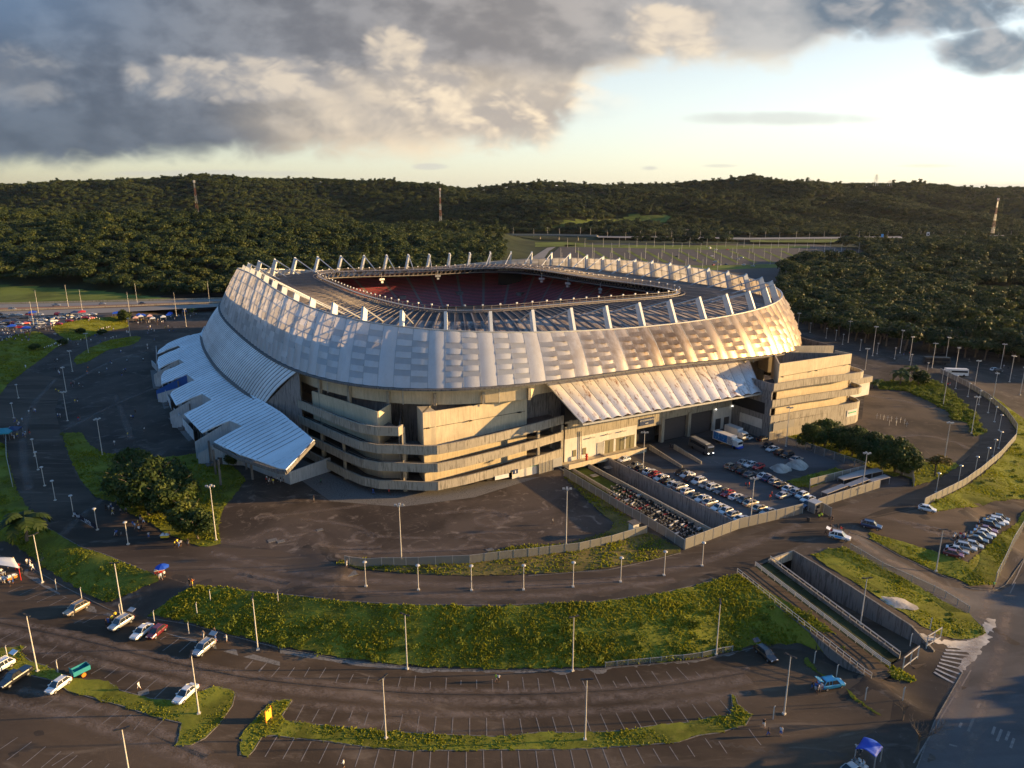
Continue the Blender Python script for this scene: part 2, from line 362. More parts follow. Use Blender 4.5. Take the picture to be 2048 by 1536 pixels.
M['lamp_on'] = flat('lamp_on', (.9, .9, .85), .3, emit=(1., .95, .85), es=3.)
M['fence_mesh'] = mesh_panel_mat('fence_mesh', (.34, .33, .30), .36)
M['fence_open'] = mesh_panel_mat('fence_open', (.30, .30, .28), .72)
M['navy'] = flat('navy', (.02, .04, .11), .5)
M['blue_tarp'] = flat('blue_tarp', (.015, .08, .50), .6)
M['red_tarp'] = flat('red_tarp', (.65, .03, .04), .6)
M['white_tarp'] = flat('white_tarp', (.62, .66, .70), .6)
M['pink_tarp'] = flat('pink_tarp', (.70, .42, .36), .6)
M['teal'] = flat('teal', (.03, .26, .30), .5)
M['orange'] = flat('orange', (.75, .22, .02), .6)
M['red'] = flat('red', (.6, .03, .02), .5)
M['yellow'] = flat('yellow', (.78, .55, .04), .5)
M['seat_red'] = None
M['sand'] = ground_mat('sand', (.50, .46, .40), (.64, .60, .53), 4., .6)
M['glass'] = flat('glass', (.025, .03, .035), .08, 0., .8, var=0)
M['tyre'] = flat('tyre', (.02, .02, .02), .85, var=0)
M['rim'] = flat('rim', (.55, .55, .55), .35, .8, var=0)
M['headlight'] = flat('headlight', (.75, .75, .72), .15, var=0)
M['taillight'] = flat('taillight', (.45, .02, .02), .2, var=0)
M['blackpl'] = flat('blackpl', (.03, .03, .03), .6, var=0)
# ------------------------------------------------------------------ terrain (stadium frame, 1 m grid)
U0, U1, V0, V1 = -280, 240, -260, 330
def cpts():
    P = []
    def px(l, z=None):
        for q in l:
            zz = q[2] if z is None else z; P.append((*glz(q[0], q[1], zz), zz))
    def lc(l): P.extend([tuple(q) for q in l])
    # crest of the embankment (ring road level) and its foot (lower car park)
    px([(-150, 1000), (0, 1052), (90, 1085), (200, 1120), (310, 1157), (345, 1165), (390, 1173), (470, 1180), (560, 1191), (680, 1202), (800, 1211), (1000, 1214), (1200, 1205), (1320, 1190), (1400, 1172), (1480, 1148)], 0.)
    px([(-150, 1080, -2.2), (0, 1108, -2.2), (60, 1128, -2.2), (130, 1168, -2.3), (215, 1212, -2.5), (300, 1238, -2.9), (400, 1266, -3.5), (530, 1298, -4.3), (700, 1322, -5.1), (850, 1337, -5.7)])
    px([(1000, 1341), (1200, 1336), (1400, 1319), (1520, 1292), (1600, 1292), (1700, 1330), (1780, 1355), (1835, 1368)], -6.)
    px([(-150, 1300, -2.8), (0, 1300, -2.8), (200, 1350, -3.1), (400, 1400, -3.9), (600, 1430, -4.8), (800, 1450, -5.5), (1200, 1450, -6.), (1500, 1400, -6.), (1650, 1400, -6.), (1750, 1500, -6.), (0, 1536, -3.4), (400, 1536, -4.2), (1000, 1536, -5.9)])
    lc([(-37, -172, 0), (-37, -180, -1.4), (-37, -190, -3.1), (-37, -201, -5), (-32, -203, -5.3), (-26, -203, -5.5), (-20, -203, -5.5), (-20, -172, 0), (-20, -178, -.5), (-20, -185, -1.4), (-20, -192, -2.3), (-20, -198, -3.2), (-16, -204, -5.4)])
    px([(1691, 1094, 0), (1794, 1148, -2), (1887, 1203, -4), (1940, 1229, -5), (1700, 1062, 0), (1800, 1121, -2), (1887, 1170, -4), (1946, 1184, -5), (1992, 1186, -5.4), (2025, 1156, -5.5), (1967, 1262, -5.5)])
    px([(1640, 1090, 0), (1700, 1045, 0), (1730, 1072, -.5), (1867, 1100, -2), (1937, 1125, -2.5), (2048, 1021, -2.5), (1860, 1014, -.3), (1950, 1040, -1.6), (2048, 985, -2.4), (1990, 1165, -5.3), (2048, 1060, -5.2)])
    px([(1930, 1335, -5.5), (1870, 1440, -5.5), (1835, 1530, -5.5), (2048, 1300, -5.5), (2300, 1100, -5.5), (2300, 1500, -5.5), (2100, 1150, -5.5)])
    # bank along the plaza fence
    px([(700, 1127), (850, 1128), (1000, 1119), (1100, 1104), (1200, 1085), (1280, 1066)], .9)
    px([(740, 1112), (850, 1112), (1000, 1094), (1100, 1082), (1190, 1060), (1250, 1020)], 0.)
    px([(705, 1136), (850, 1149), (1000, 1150), (1100, 1147), (1217, 1137), (1300, 1120), (1362, 1104)], 0.)
    # left banks up to the crowded car park
    px([(0, 800), (52, 742), (90, 715), (137, 698), (166, 682), (197, 666), (246, 657), (262, 648)], 0.)
    px([(0, 686), (36, 670), (71, 661), (101, 654), (175, 637), (235, 630)], 4.)
    px([(0, 625), (250, 612)], 4.); px([(400, 612), (330, 632), (440, 640)], 1.)
    # outer bank beyond the fence on the right of the ring
    px([(1850, 1008), (1905, 985), (1960, 952), (2000, 918), (2030, 885), (2036, 860), (2012, 828), (1976, 798), (1935, 773), (1880, 745)], 0.)
    px([(2120, 930), (2110, 860), (2060, 800)], -2.)
    px([(20, 900), (70, 1000), (500, 980), (600, 1080), (1000, 1180), (1300, 1160), (1560, 1080), (1640, 1020), (1900, 960), (1980, 880), (1900, 790), (1820, 740)], 0.)
    lc([(-36, -104, 0), (-36, -157, 0), (-21, -157, 0), (-21, -104, 0), (0, 0, 0), (100, 0, 0), (-120, 0, 0), (0, 120, 0), (60, -130, 0), (0, -130, 0), (-60, -120, 0), (-100, -90, 0)])
    lc([(U0, V0, -3.5), (U1, V0, -5.5), (U1, V1, 0), (U0, V1, 4), (U1, -120, -2.5), (U1, 0, 0), (U0, -80, -3), (U0, 60, 1), (U0, 200, 4), (0, V1, 0), (140, 60, 0), (140, 150, 0), (-150, V0, -4), (0, V0, -6)])
    return P
def raster():
    P = cpts(); vs = [Vector((p[0], p[1])) for p in P]
    r = delaunay_2d_cdt(vs, [], [], 0, 1e-4); nv = r[0]; tris = r[2]; src = r[3]
    z = np.array([P[s[0]][2] if s else 0. for s in src]); v = np.array([[q.x, q.y] for q in nv])
    nu, nv_ = U1 - U0 + 1, V1 - V0 + 1; Hg = np.zeros((nu, nv_))
    for t in tris:
        a, b, c = v[t[0]], v[t[1]], v[t[2]]
        u0 = max(int(math.ceil(min(a[0], b[0], c[0]))), U0); u1 = min(int(math.floor(max(a[0], b[0], c[0]))), U1)
        w0 = max(int(math.ceil(min(a[1], b[1], c[1]))), V0); w1 = min(int(math.floor(max(a[1], b[1], c[1]))), V1)
        if u1 < u0 or w1 < w0: continue
        uu, ww = np.meshgrid(np.arange(u0, u1 + 1), np.arange(w0, w1 + 1), indexing='ij')
        den = (b[1] - c[1]) * (a[0] - c[0]) + (c[0] - b[0]) * (a[1] - c[1])
        if abs(den) < 1e-9: continue
        l1 = ((b[1] - c[1]) * (uu - c[0]) + (c[0] - b[0]) * (ww - c[1])) / den; l2 = ((c[1] - a[1]) * (uu - c[0]) + (a[0] - c[0]) * (ww - c[1])) / den; l3 = 1 - l1 - l2
        k = (l1 >= -1e-6) & (l2 >= -1e-6) & (l3 >= -1e-6)
        zz = l1 * z[t[0]] + l2 * z[t[1]] + l3 * z[t[2]]
        Hg[uu[k] - U0, ww[k] - V0] = zz[k]
    S = Hg.copy()
    for _ in range(2):
        T = S.copy(); T[1:-1, 1:-1] = (S[1:-1, 1:-1] * 2 + S[:-2, 1:-1] + S[2:, 1:-1] + S[1:-1, :-2] + S[1:-1, 2:]) / 6; S = T
    # keep the edges of the cuttings exact
    S[-37 - U0, -201 - V0:-172 - V0 + 1] = Hg[-37 - U0, -201 - V0:-172 - V0 + 1]
    return S
HG = raster()
def hl(u, v):
    x = min(max(u - U0, 0), U1 - U0 - 1e-6); y = min(max(v - V0, 0), V1 - V0 - 1e-6); i = int(x); j = int(y); fx = x - i; fy = y - j
    return float((HG[i, j] * (1 - fx) + HG[i + 1, j] * fx) * (1 - fy) + (HG[i, j + 1] * (1 - fx) + HG[i + 1, j + 1] * fx) * fy)
def hw(x, y): return hl(*w2l(x, y))
def gp(px, py):
    z = 0.
    for _ in range(12):
        x, y = gz(px, py, z); z = .5 * z + .5 * hw(x, y)
    x, y = gz(px, py, z); return (x, y, hw(x, y))
HOLES = [(-36, -21, -157, -103), (-37, -20, -201, -172)]
def in_hole(u, v): return any(a < u < b and c < v < d for a, b, c, d in HOLES)
def build_ground():
    nu, nv = U1 - U0 + 1, V1 - V0 + 1
    uu, vv = np.meshgrid(np.arange(U0, U1 + 1), np.arange(V0, V1 + 1), indexing='ij')
    X = CX + uu * cph - vv * sph; Y = CY + uu * sph + vv * cph
    ver = np.stack([X.ravel(), Y.ravel(), HG.ravel()], 1)
    i, j = np.meshgrid(np.arange(nu - 1), np.arange(nv - 1), indexing='ij'); i = i.ravel(); j = j.ravel()
    cu = i + U0 + .5; cv = j + V0 + .5; keep = np.ones(len(i), bool)
    for a, b, c, d in HOLES: keep &= ~((cu > a) & (cu < b) & (cv > c) & (cv < d))
    # nothing is drawn far outside the picture
    wx = CX + cu * cph - cv * sph; wy = CY + cu * sph + cv * cph; keep &= (wy > 45)
    i = i[keep]; j = j[keep]; a = i * nv + j
    f = np.stack([a, a + nv, a + nv + 1, a + 1], 1)
    o = link('ground', np_mesh('ground', ver, f, [M['asphalt']], True)); tag(o, kind='structure'); return o
build_ground()
rng = random.Random(7)
def sheet(name, pts, mat, off=.03, step=1.5, local=False, jag=0., label=None, kind='structure', zf=None, bumps=0.):
    """a draped sheet inside an outline; pts in photo pixels, or stadium-frame metres when local"""
    P = [tuple(q[:2]) if local else w2l(*gp(*q)[:2]) for q in pts]
    Q = []
    n = len(P)
    for i in range(n):
        a = P[i]; b = P[(i + 1) % n]; L = math.hypot(b[0] - a[0], b[1] - a[1]); k = max(1, int(L / (step * .7)))
        for t in range(k):
            s = t / k; x = a[0] + (b[0] - a[0]) * s; y = a[1] + (b[1] - a[1]) * s
            if jag: x += rng.uniform(-jag, jag); y += rng.uniform(-jag, jag)
            Q.append((x, y))
    m = len(Q); qa = np.array(Q); x0, y0 = qa.min(0); x1, y1 = qa.max(0)
    xs = np.arange(math.ceil(x0 / step) * step, x1, step); ys = np.arange(math.ceil(y0 / step) * step, y1, step)
    gx, gy = np.meshgrid(xs, ys); g = np.stack([gx.ravel(), gy.ravel()], 1)
    ins = inside(g, qa); g = g[ins]
    # drop grid points too close to the outline
    if len(g):
        dmin = np.full(len(g), 9.)
        for k in range(m): dmin = np.minimum(dmin, np.hypot(g[:, 0] - qa[k, 0], g[:, 1] - qa[k, 1]))
        g = g[dmin > step * .35]
    vs = [Vector(q) for q in Q] + [Vector(q) for q in g.tolist()]
    r = delaunay_2d_cdt(vs, [(i, (i + 1) % m) for i in range(m)], [list(range(m))], 1, 1e-4)
    nv_ = r[0]; ver = []
    for q in nv_:
        x, y = l2w(q.x, q.y); z = zf(q.x, q.y) if zf else hl(q.x, q.y)
        if bumps: z += bumps * (.5 + .5 * math.sin(q.x * 1.7 + 3 * math.sin(q.y * .9)) * math.cos(q.y * 1.3 + q.x * .4)) 
        ver.append((x, y, z + off))
    me = bpy.data.meshes.new(name); me.from_pydata(ver, [], [tuple(t) for t in r[2]]); me.materials.append(mat); me.polygons.foreach_set('use_smooth', [True] * len(me.polygons)); me.update()
    o = link(name, me); tag(o, label, None, None, kind); return o, qa
def inside(p, poly):
    x, y = p[:, 0], p[:, 1]; r = np.zeros(len(p), bool); n = len(poly)
    for i in range(n):
        x1, y1 = poly[i]; x2, y2 = poly[(i + 1) % n]
        if y1 == y2: continue
        c = ((y1 > y) != (y2 > y)) & (x < (x2 - x1) * (y - y1) / (y2 - y1) + x1); r ^= c
    return r
def crop(ox, oy, s, pts): return [(ox + x / s, oy + y / s) for x, y in pts]

# road surfaces
RING_OUT = [(-60, 700), (0, 760), (-40, 800), (-30, 900), (25, 985), (55, 1020), (95, 1055), (160, 1092), (210, 1109), (260, 1128), (320, 1152), (383, 1171), (470, 1179), (560, 1189), (680, 1201), (800, 1210), (1000, 1213), (1200, 1204), (1320, 1188), (1400, 1170), (1480, 1147), (1560, 1106), (1640, 1075), (1720, 1040), (1850, 1012), (1905, 986), (1960, 952), (2000, 917), (2029, 880), (2031, 860), (2009, 830), (1974, 800), (1930, 773), (1880, 748), (1800, 715)]
RING_IN = [(1790, 722), (1850, 762), (1900, 800), (1940, 840), (1965, 870), (1962, 885), (1930, 925), (1880, 958), (1830, 975), (1650, 1022), (1480, 1076), (1364, 1104), (1300, 1120), (1217, 1138), (1130, 1147), (1057, 1150), (939, 1153), (852, 1150), (764, 1144), (700, 1135), (560, 1100), (440, 1095), (330, 1068), (245, 1022), (191, 997), (160, 965), (135, 915), (124, 872), (110, 820), (130, 760)]
sheet('road', RING_OUT + RING_IN, M['asphalt_ring'], .012, 3.)
sheet('parking_lot', [(-100, 1125), (0, 1110), (60, 1130), (130, 1168), (215, 1212), (300, 1238), (400, 1268), (530, 1300), (700, 1326), (850, 1340), (1000, 1343), (1200, 1338), (1400, 1321), (1520, 1294), (1600, 1300), (1700, 1345), (1790, 1375), (1780, 1440), (1720, 1480), (1690, 1560), (1000, 1620), (0, 1620), (-100, 1500)], M['asphalt_lot'], .014, 3.)
sheet('street', crop(1448, 860, 3.4133, [(2048, 970), (1960, 1060), (1880, 1105), (1700, 1100), (1500, 1060), (1200, 890), (860, 690), (800, 790), (1180, 985), (1500, 1170), (1680, 1260), (1770, 1350), (1840, 1330)]) + [(1925, 1345), (1868, 1445), (1832, 1540), (1820, 1600), (2300, 1600), (2300, 1050)], M['asphalt_street'], .02, 3.)
sheet('plaza', [(442, 1088), (437, 1060), (445, 1020), (492, 960), (560, 950), (700, 985), (860, 990), (1128, 945), (1150, 975), (1225, 1035), (1258, 1068), (1100, 1088), (1000, 1098), (939, 1115), (808, 1116), (734, 1115), (670, 1128), (560, 1100)], M['plaza'], .018, 3.)
sheet('side_plaza', crop(1480, 560, 3.6056, [(900, 800), (1100, 800), (1330, 870), (1500, 960), (1640, 1040), (1680, 1130), (1740, 1150), (1700, 1230), (1600, 1310), (1250, 1310), (1200, 1200), (1000, 1120), (870, 1060), (700, 1040), (880, 1000)]), M['dirt'], .018, 3.)
sheet('parking_court', [(-20.6, -157), (38, -162.5), (42, -146), (52, -130), (36, -106), (33, -104), (-20.6, -104)], M['asphalt_street'], .016, 3., local=True)
sheet('side_parking', [(1850, 1015), (2048, 988), (2048, 1022), (1937, 1124), (1867, 1102), (1790, 1078), (1740, 1064), (1700, 1046)], M['asphalt_ring'], .018, 3.)

# dusty tyre tracks swept over the worn asphalt
def dust_mat():
    m, g, bs, out = new_mat('tyre_dust'); co = g.n('ShaderNodeTexCoord').outputs['Object']; uv = g.n('ShaderNodeUVMap').outputs[0]; x, y, z = g.sep(uv)
    n = g.noise(co, .5, 5, .7); n2 = g.noise(co, 4., 4, .7); bs.inputs['Base Color'].default_value = (.26, .205, .17, 1); bs.inputs['Roughness'].default_value = .95
    e = g.m('MULTIPLY', g.m('SUBTRACT', 1., g.m('ABSOLUTE', g.m('SUBTRACT', g.m('MULTIPLY', y, 2.), 1.))), 1.3, clamp=True)
    a = g.m('MULTIPLY', g.m('MULTIPLY', e, g.ss(g.m('ADD', g.m('MULTIPLY', n, .6), g.m('MULTIPLY', n2, .4)), .34, .66)), .6)
    tr = g.n('ShaderNodeBsdfTransparent'); ms = g.n('ShaderNodeMixShader'); g.l.new(a, ms.inputs[0]); g.l.new(tr.outputs[0], ms.inputs[1]); g.l.new(bs.outputs[0], ms.inputs[2]); g.l.new(ms.outputs[0], out.inputs[0]); return m
M['tyre_dust'] = dust_mat()
def track(pts, w, off=.045, sub_=6):
    P = [Vector(gp(*q)[:2]) for q in pts]; Q = []
    for i in range(len(P) - 1):
        a, b, c, d = P[max(i - 1, 0)], P[i], P[i + 1], P[min(i + 2, len(P) - 1)]
        for k in range(sub_): t = k / sub_; Q.append(.5 * ((2 * b) + (c - a) * t + (2 * a - 5 * b + 4 * c - d) * t * t + (-a + 3 * b - 3 * c + d) * t ** 3))
    Q.append(P[-1]); mb = MB(); uvs = []
    for i, q in enumerate(Q):
        d = (Q[min(i + 1, len(Q) - 1)] - Q[max(i - 1, 0)]).normalized(); n = Vector((-d.y, d.x)) * w / 2
        for k in range(5): s = k / 4; p = q + n * (2 * s - 1); mb.v.append((p.x, p.y, hw(p.x, p.y) + off)); uvs.append((i / 4, s))
    for i in range(len(Q) - 1):
        for k in range(4): a = i * 5 + k; mb.f.append((a, a + 1, a + 6, a + 5)); mb.m.append(0)
    me = mb.mesh('tyre_track', [M['tyre_dust']]); lay = me.uv_layers.new(name='UVMap'); vi = np.zeros(len(me.loops), np.int32); me.loops.foreach_get('vertex_index', vi); lay.data.foreach_set('uv', np.array(uvs, np.float32)[vi].ravel()); tag(link('tyre_track', me), kind='structure')
T5 = lambda l: crop(500, 900, 3.4133, l)
track(T5([(-150, 640), (0, 610), (100, 560), (190, 538), (250, 570), (232, 620), (300, 612), (370, 565), (440, 552), (492, 582), (485, 640), (560, 660), (700, 668), (900, 660)]), 2.2)
track(T5([(340, 470), (500, 490), (700, 520), (800, 560), (840, 610), (760, 640), (700, 600), (760, 560), (900, 590), (1100, 600), (1300, 600)]), 2.); track(T5([(1300, 430), (1450, 420), (1600, 410), (1720, 440), (1740, 490), (1640, 520), (1540, 490), (1600, 450), (1800, 440), (2040, 400)]), 2.6)
track(T5([(1400, 600), (1550, 570), (1700, 560), (1850, 570), (1880, 600), (1760, 620), (1500, 610)]), 2.); track(T5([(0, 470), (150, 450), (350, 430), (600, 400), (800, 370)]), 2.4); track(T5([(600, 690), (1000, 690), (1400, 680), (1600, 650)]), 2.5, .05)
track(T5([(-100, 860), (100, 900), (250, 930)]), 3.); track([(420, 1105), (520, 1130), (640, 1150), (800, 1165), (1000, 1172), (1200, 1162), (1400, 1125), (1600, 1050)], 3.2, .04, 10); track([(420, 1130), (560, 1160), (700, 1180), (900, 1192), (1100, 1190), (1350, 1160)], 2.6, .04, 10)
for dy, w in ((0, 3.4), (26, 2.4), (-20, 2.)): track([(-20, 1255 + dy), (150, 1290 + dy), (330, 1335 + dy), (520, 1372 + dy), (800, 1398 + dy), (1050, 1402 + dy), (1300, 1388 + dy), (1500, 1358 + dy)], w, .05, 10)
track([(-20, 1400), (160, 1440), (330, 1500), (460, 1545)], 3.2, .05); track([(40, 1380), (240, 1430), (420, 1510)], 2.2, .05); track(crop(480, 1116, 3.657, [(800, 1170), (860, 1210), (960, 1220), (1150, 1190), (1300, 1240), (1400, 1285)]), 2., .05)
track(crop(1480, 560, 3.6056, [(900, 830), (1100, 860), (1300, 900), (1500, 950)]), 4., .05); track(crop(1480, 560, 3.6056, [(850, 1060), (1100, 1130), (1300, 1120), (1550, 1170), (1650, 1220)]), 3., .05)
for k in range(7): track(crop(1448, 860, 3.4133, [(1100 + 90 * k, 600 + 30 * k), (1300 + 80 * k, 640 + 25 * k), (1500 + 60 * k, 690 + 8 * k)]), 2.2, .05)
track([(1660, 1050), (1760, 1110), (1850, 1155), (1940, 1200)], 3., .05); track([(1990, 1150), (1960, 1250), (1920, 1360), (1870, 1500)], 3., .05, 9); track([(2020, 1190), (2000, 1300), (1960, 1420), (1930, 1540)], 3., .05, 9)
for q in [[(60, 1150), (190, 1010), (260, 960), (330, 900)], [(130, 860), (250, 800), (330, 770)], [(150, 760), (230, 720), (310, 700)], [(60, 980), (45, 900), (60, 820), (110, 760)], [(230, 790), (250, 840), (262, 880)]]: track(q, 3., .05)

# grass
GR = {}
def lawn(key, pts, mat='grass', off=.05, step=1.2, jag=.22, local=False, name='grass'):
    o, q = sheet(name, pts, M[mat], off, step, local, jag, kind='stuff', bumps=.12); GR[key] = q; return o
EMB = [(383, 1173), (440, 1173), (500, 1183), (560, 1190), (680, 1203), (800, 1211), (1000, 1213), (1200, 1204), (1320, 1188), (1400, 1170), (1450, 1154), (1478, 1150), (1560, 1197), (1660, 1258), (1770, 1325), (1838, 1362), (1830, 1367), (1780, 1353), (1700, 1327), (1640, 1300), (1590, 1285), (1520, 1289), (1400, 1317), (1200, 1334), (1000, 1338), (850, 1334), (700, 1318), (560, 1293), (450, 1265), (380, 1245), (330, 1235), (295, 1232)]
lawn('emb', EMB)
lawn('tri', [(0, 885), (12, 890), (18, 930), (35, 985), (60, 1022), (95, 1057), (160, 1094), (210, 1110), (260, 1130), (318, 1154), (318, 1162), (260, 1186), (217, 1205), (190, 1196), (130, 1163), (70, 1120), (20, 1085), (-60, 1070), (-60, 900)])
lawn('inl', [(126, 874), (131, 866), (164, 866), (178, 888), (205, 907), (246, 910), (301, 915), (355, 913), (410, 905), (429, 913), (470, 935), (492, 960), (470, 990), (445, 1020), (437, 1060), (442, 1088), (420, 1094), (395, 1092), (365, 1080), (330, 1066), (301, 1047), (245, 1020), (232, 1006), (191, 995), (165, 965), (139, 915)])
lawn('oval', crop(0, 560, 3.657, [(540, 590), (560, 560), (650, 500), (800, 440), (1000, 410), (1030, 420), (1010, 450), (950, 480), (800, 510), (740, 540), (640, 600), (560, 620)]))
lawn('bank1', crop(0, 560, 3.657, [(-60, 470), (0, 450), (130, 400), (260, 375), (300, 390), (400, 440), (480, 470), (400, 500), (330, 560), (190, 660), (60, 760), (0, 840), (-60, 880)]))
lawn('bank2', crop(0, 560, 3.657, [(370, 345), (500, 310), (640, 280), (760, 275), (860, 265), (930, 290), (940, 345), (900, 355), (720, 385), (600, 440), (500, 445), (430, 400)]))
BERM = crop(500, 900, 3.4133, [(580, 780), (640, 755), (800, 740), (1050, 745), (1080, 765), (1500, 740), (1700, 680), (1900, 645), (2048, 650)]) + crop(1100, 800, 3.4133, [(100, 985), (400, 900), (440, 840), (380, 800), (250, 680), (100, 530), (90, 490), (540, 800), (600, 860), (660, 900), (900, 1020), (900, 1040), (700, 1090), (400, 1150), (100, 1180)]) + crop(500, 900, 3.4133, [(1900, 850), (1500, 860), (1200, 850), (900, 830), (700, 800)])
lawn('berm', BERM, 'grass_dry')
lawn('court', [(1574, 962.6), (1671, 936), (1706, 945), (1618, 977), (1594, 974)])
lawn('solar', [(1797, 948), (1826, 923), (1911, 926), (1919, 932), (1870, 960), (1826, 974), (1823, 960)])
lawn('undr', [(1556, 869), (1602, 859), (1650, 862), (1750, 885), (1830, 915), (1826, 940), (1790, 955), (1700, 920), (1640, 895)])
lawn('hedge', crop(1480, 560, 3.6056, [(1000, 730), (1100, 740), (1330, 735), (1400, 730), (1480, 780), (1580, 860), (1680, 960), (1750, 1070), (1760, 1110), (1690, 1130), (1640, 1030), (1540, 1010), (1500, 950), (1330, 860), (1200, 800), (1000, 790)]))
lawn('rout', [(1850, 1014), (1905, 987), (1960, 954), (2000, 919), (2031, 882), (2033, 860), (2011, 829), (1976, 799), (1932, 772), (1990, 795), (2050, 840), (2110, 900), (2110, 990), (1990, 1003), (1930, 1015), (1870, 1024)])
lawn('rlot', crop(1448, 860, 3.4133, [(990, 700), (1200, 760), (1430, 830), (1670, 905), (2048, 550), (2120, 480), (2120, 560), (2048, 640), (1900, 930), (1850, 1060), (1700, 1070), (1500, 990), (1200, 850), (1000, 745)]))
WEDGE = crop(1448, 860, 3.4133, [(600, 850), (720, 810), (820, 800), (1180, 985), (1500, 1170), (1680, 1260), (1770, 1350), (1760, 1400), (1680, 1430), (1560, 1425), (1450, 1390), (1345, 1335), (1070, 1150), (700, 930)])
lawn('wedge', WEDGE)
ISL1 = crop(0, 1116, 3.657, [(-60, 660), (0, 660), (190, 650), (140, 690), (230, 760), (340, 790), (440, 850), (560, 890), (790, 905), (880, 970), (990, 1000), (1100, 1030), (1260, 1040), (1460, 980), (1550, 945), (1680, 960), (1720, 1000), (1700, 1080), (1600, 1220), (1500, 1320), (1400, 1370), (1290, 1375), (1310, 1290), (1330, 1210), (1200, 1180), (1000, 1120), (880, 1080), (700, 1030), (500, 975), (400, 900), (220, 860), (100, 830), (-60, 790)])
lawn('isl1', ISL1)
ISL2 = crop(480, 1116, 3.657, [(380, 1045), (330, 1035), (230, 1060), (140, 1140), (100, 1200), (20, 1280), (0, 1440), (60, 1450), (100, 1410), (160, 1310), (250, 1300), (400, 1320), (650, 1345), (900, 1380), (1200, 1410), (1500, 1410), (1900, 1405)]) + crop(1000, 1116, 3.657, [(300, 1405), (600, 1400), (900, 1380), (1300, 1350), (1450, 1300), (1600, 1280), (1800, 1220), (1840, 1150), (1740, 1070), (1720, 1010), (1690, 1000), (1700, 1090), (1680, 1155), (1550, 1165), (1400, 1200), (1100, 1230), (900, 1265), (600, 1280), (300, 1275), (0, 1310)]) + crop(480, 1116, 3.657, [(1700, 1300), (1400, 1290), (1100, 1270), (800, 1240), (500, 1215), (330, 1195), (310, 1150)])
lawn('isl2', ISL2)
lawn('isl3', crop(1488, 1116, 3.657, [(430, 740), (470, 730), (560, 850), (620, 880), (590, 885), (500, 820), (440, 770)]), step=.8)
lawn('isl4', crop(1488, 1116, 3.657, [(740, 960), (790, 985), (870, 1060), (960, 1120), (1000, 1160), (930, 1120), (840, 1060), (770, 1010)]), step=.8)

# concrete apron under the near ramp tower, spilt sand, kerbs
def kerb(pts, name='kerb', w=.13, h=.10, mat='concrete_dark', closed=False, dz=0.):
    P = [gp(*q) for q in pts]; path = []
    n = len(P); rngi = range(n if closed else n - 1)
    for i in rngi:
        a, b = P[i], P[(i + 1) % n]; k = max(1, int(math.hypot(b[0] - a[0], b[1] - a[1]) / 3))
        for t in range(k): s = t / k; path.append((a[0] + (b[0] - a[0]) * s, a[1] + (b[1] - a[1]) * s))
    if not closed: path.append(P[-1][:2])
    z = [hw(*p) for p in path]
    MB().wall(path, [q - .1 + dz for q in z], [q + h + dz for q in z], w, closed=closed).build(name, M[mat])
    o = col.objects[-1]; return o
def add_kerbs():
    for l, c in ((ISL1, True), (ISL2, True)):
        o = kerb(l, closed=c); tag(o, kind='structure')
    for l in ([(383, 1171), (470, 1178), (560, 1188), (680, 1201), (800, 1209), (1000, 1211), (1200, 1203), (1320, 1187), (1400, 1168), (1478, 1147)],
              [(60, 1021), (95, 1056), (160, 1093), (210, 1109), (260, 1129), (318, 1153)], [(1057, 1152), (1217, 1140), (1300, 1122), (1362, 1106)],
              [(295, 1236), (380, 1249), (450, 1269), (560, 1297), (700, 1322), (850, 1338), (1000, 1342), (1200, 1338), (1400, 1321), (1515, 1294)],
              [(0, 1112), (60, 1135), (130, 1175), (215, 1218), (260, 1233)]):
        o = kerb(l); tag(o, kind='structure')
    o = kerb(crop(1448, 860, 3.4133, [(860, 700), (1000, 745), (1200, 860), (1500, 1000), (1690, 1085), (1840, 1100), (1920, 1060), (1990, 960), (2048, 880)])); tag(o, kind='structure')
    o = kerb(crop(1448, 860, 3.4133, [(810, 803), (1180, 988), (1500, 1173), (1680, 1263), (1772, 1350), (1762, 1402), (1680, 1433), (1560, 1428)])); tag(o, kind='structure')
    o = kerb([(1925, 1345), (1868, 1445), (1832, 1540)]); tag(o, kind='structure')
add_kerbs()
sheet('apron', [(-104, -60), (-98, -96), (-84, -108), (-66, -112), (-44, -109), (-60, -104), (-80, -98), (-92, -80), (-97, -62)], M['concrete_dark'], .03, 2., local=True)
sheet('sand_patch', crop(1488, 1116, 3.657, [(1180, 490), (1230, 500), (1290, 550), (1440, 600), (1600, 610), (1700, 560), (1760, 480), (1730, 440), (1850, 450), (1820, 560), (1720, 700), (1600, 840), (1560, 800), (1660, 700), (1540, 650), (1420, 620), (1290, 590), (1220, 540)]), M['sand'], .03, 1., jag=.35)
sheet('footpath', crop(0, 960, 3.657, [(190, 640), (330, 760), (500, 870), (640, 960), (820, 1000), (1000, 1020), (1300, 1110), (1700, 1230), (2048, 1330), (2048, 1360), (1700, 1275), (1300, 1150), (900, 1020), (700, 930), (520, 880), (330, 790), (170, 690)]), M['concrete_dark'], .028, 1.5)
sheet('footpath', [(560, 1298), (700, 1323), (850, 1338), (1000, 1343), (1200, 1339), (1400, 1322), (1500, 1300), (1500, 1306), (1400, 1330), (1200, 1348), (1000, 1352), (850, 1347), (700, 1332), (560, 1308)], M['concrete_dark'], .028, 1.5)

# concrete inspection covers let into the paving
for px_, py_, w_ in ((702, 1148, 2.4), (545, 1081, 2.), (562, 1083, 1.6), (1216, 935, 2.2), (287, 1386, 1.6), (1188, 951, 2.), (640, 1060, 1.4), (905, 1120, 1.8), (980, 1100, 1.6)):
    x, y, z = gp(px_, py_); o = MB().box((0, 0, .03), (w_, w_ * .8, .1)).build('inspection_cover', M['concrete_dark']); o.location = (x, y, z); o.rotation_euler = (0, 0, PHI); tag(o, kind='structure')
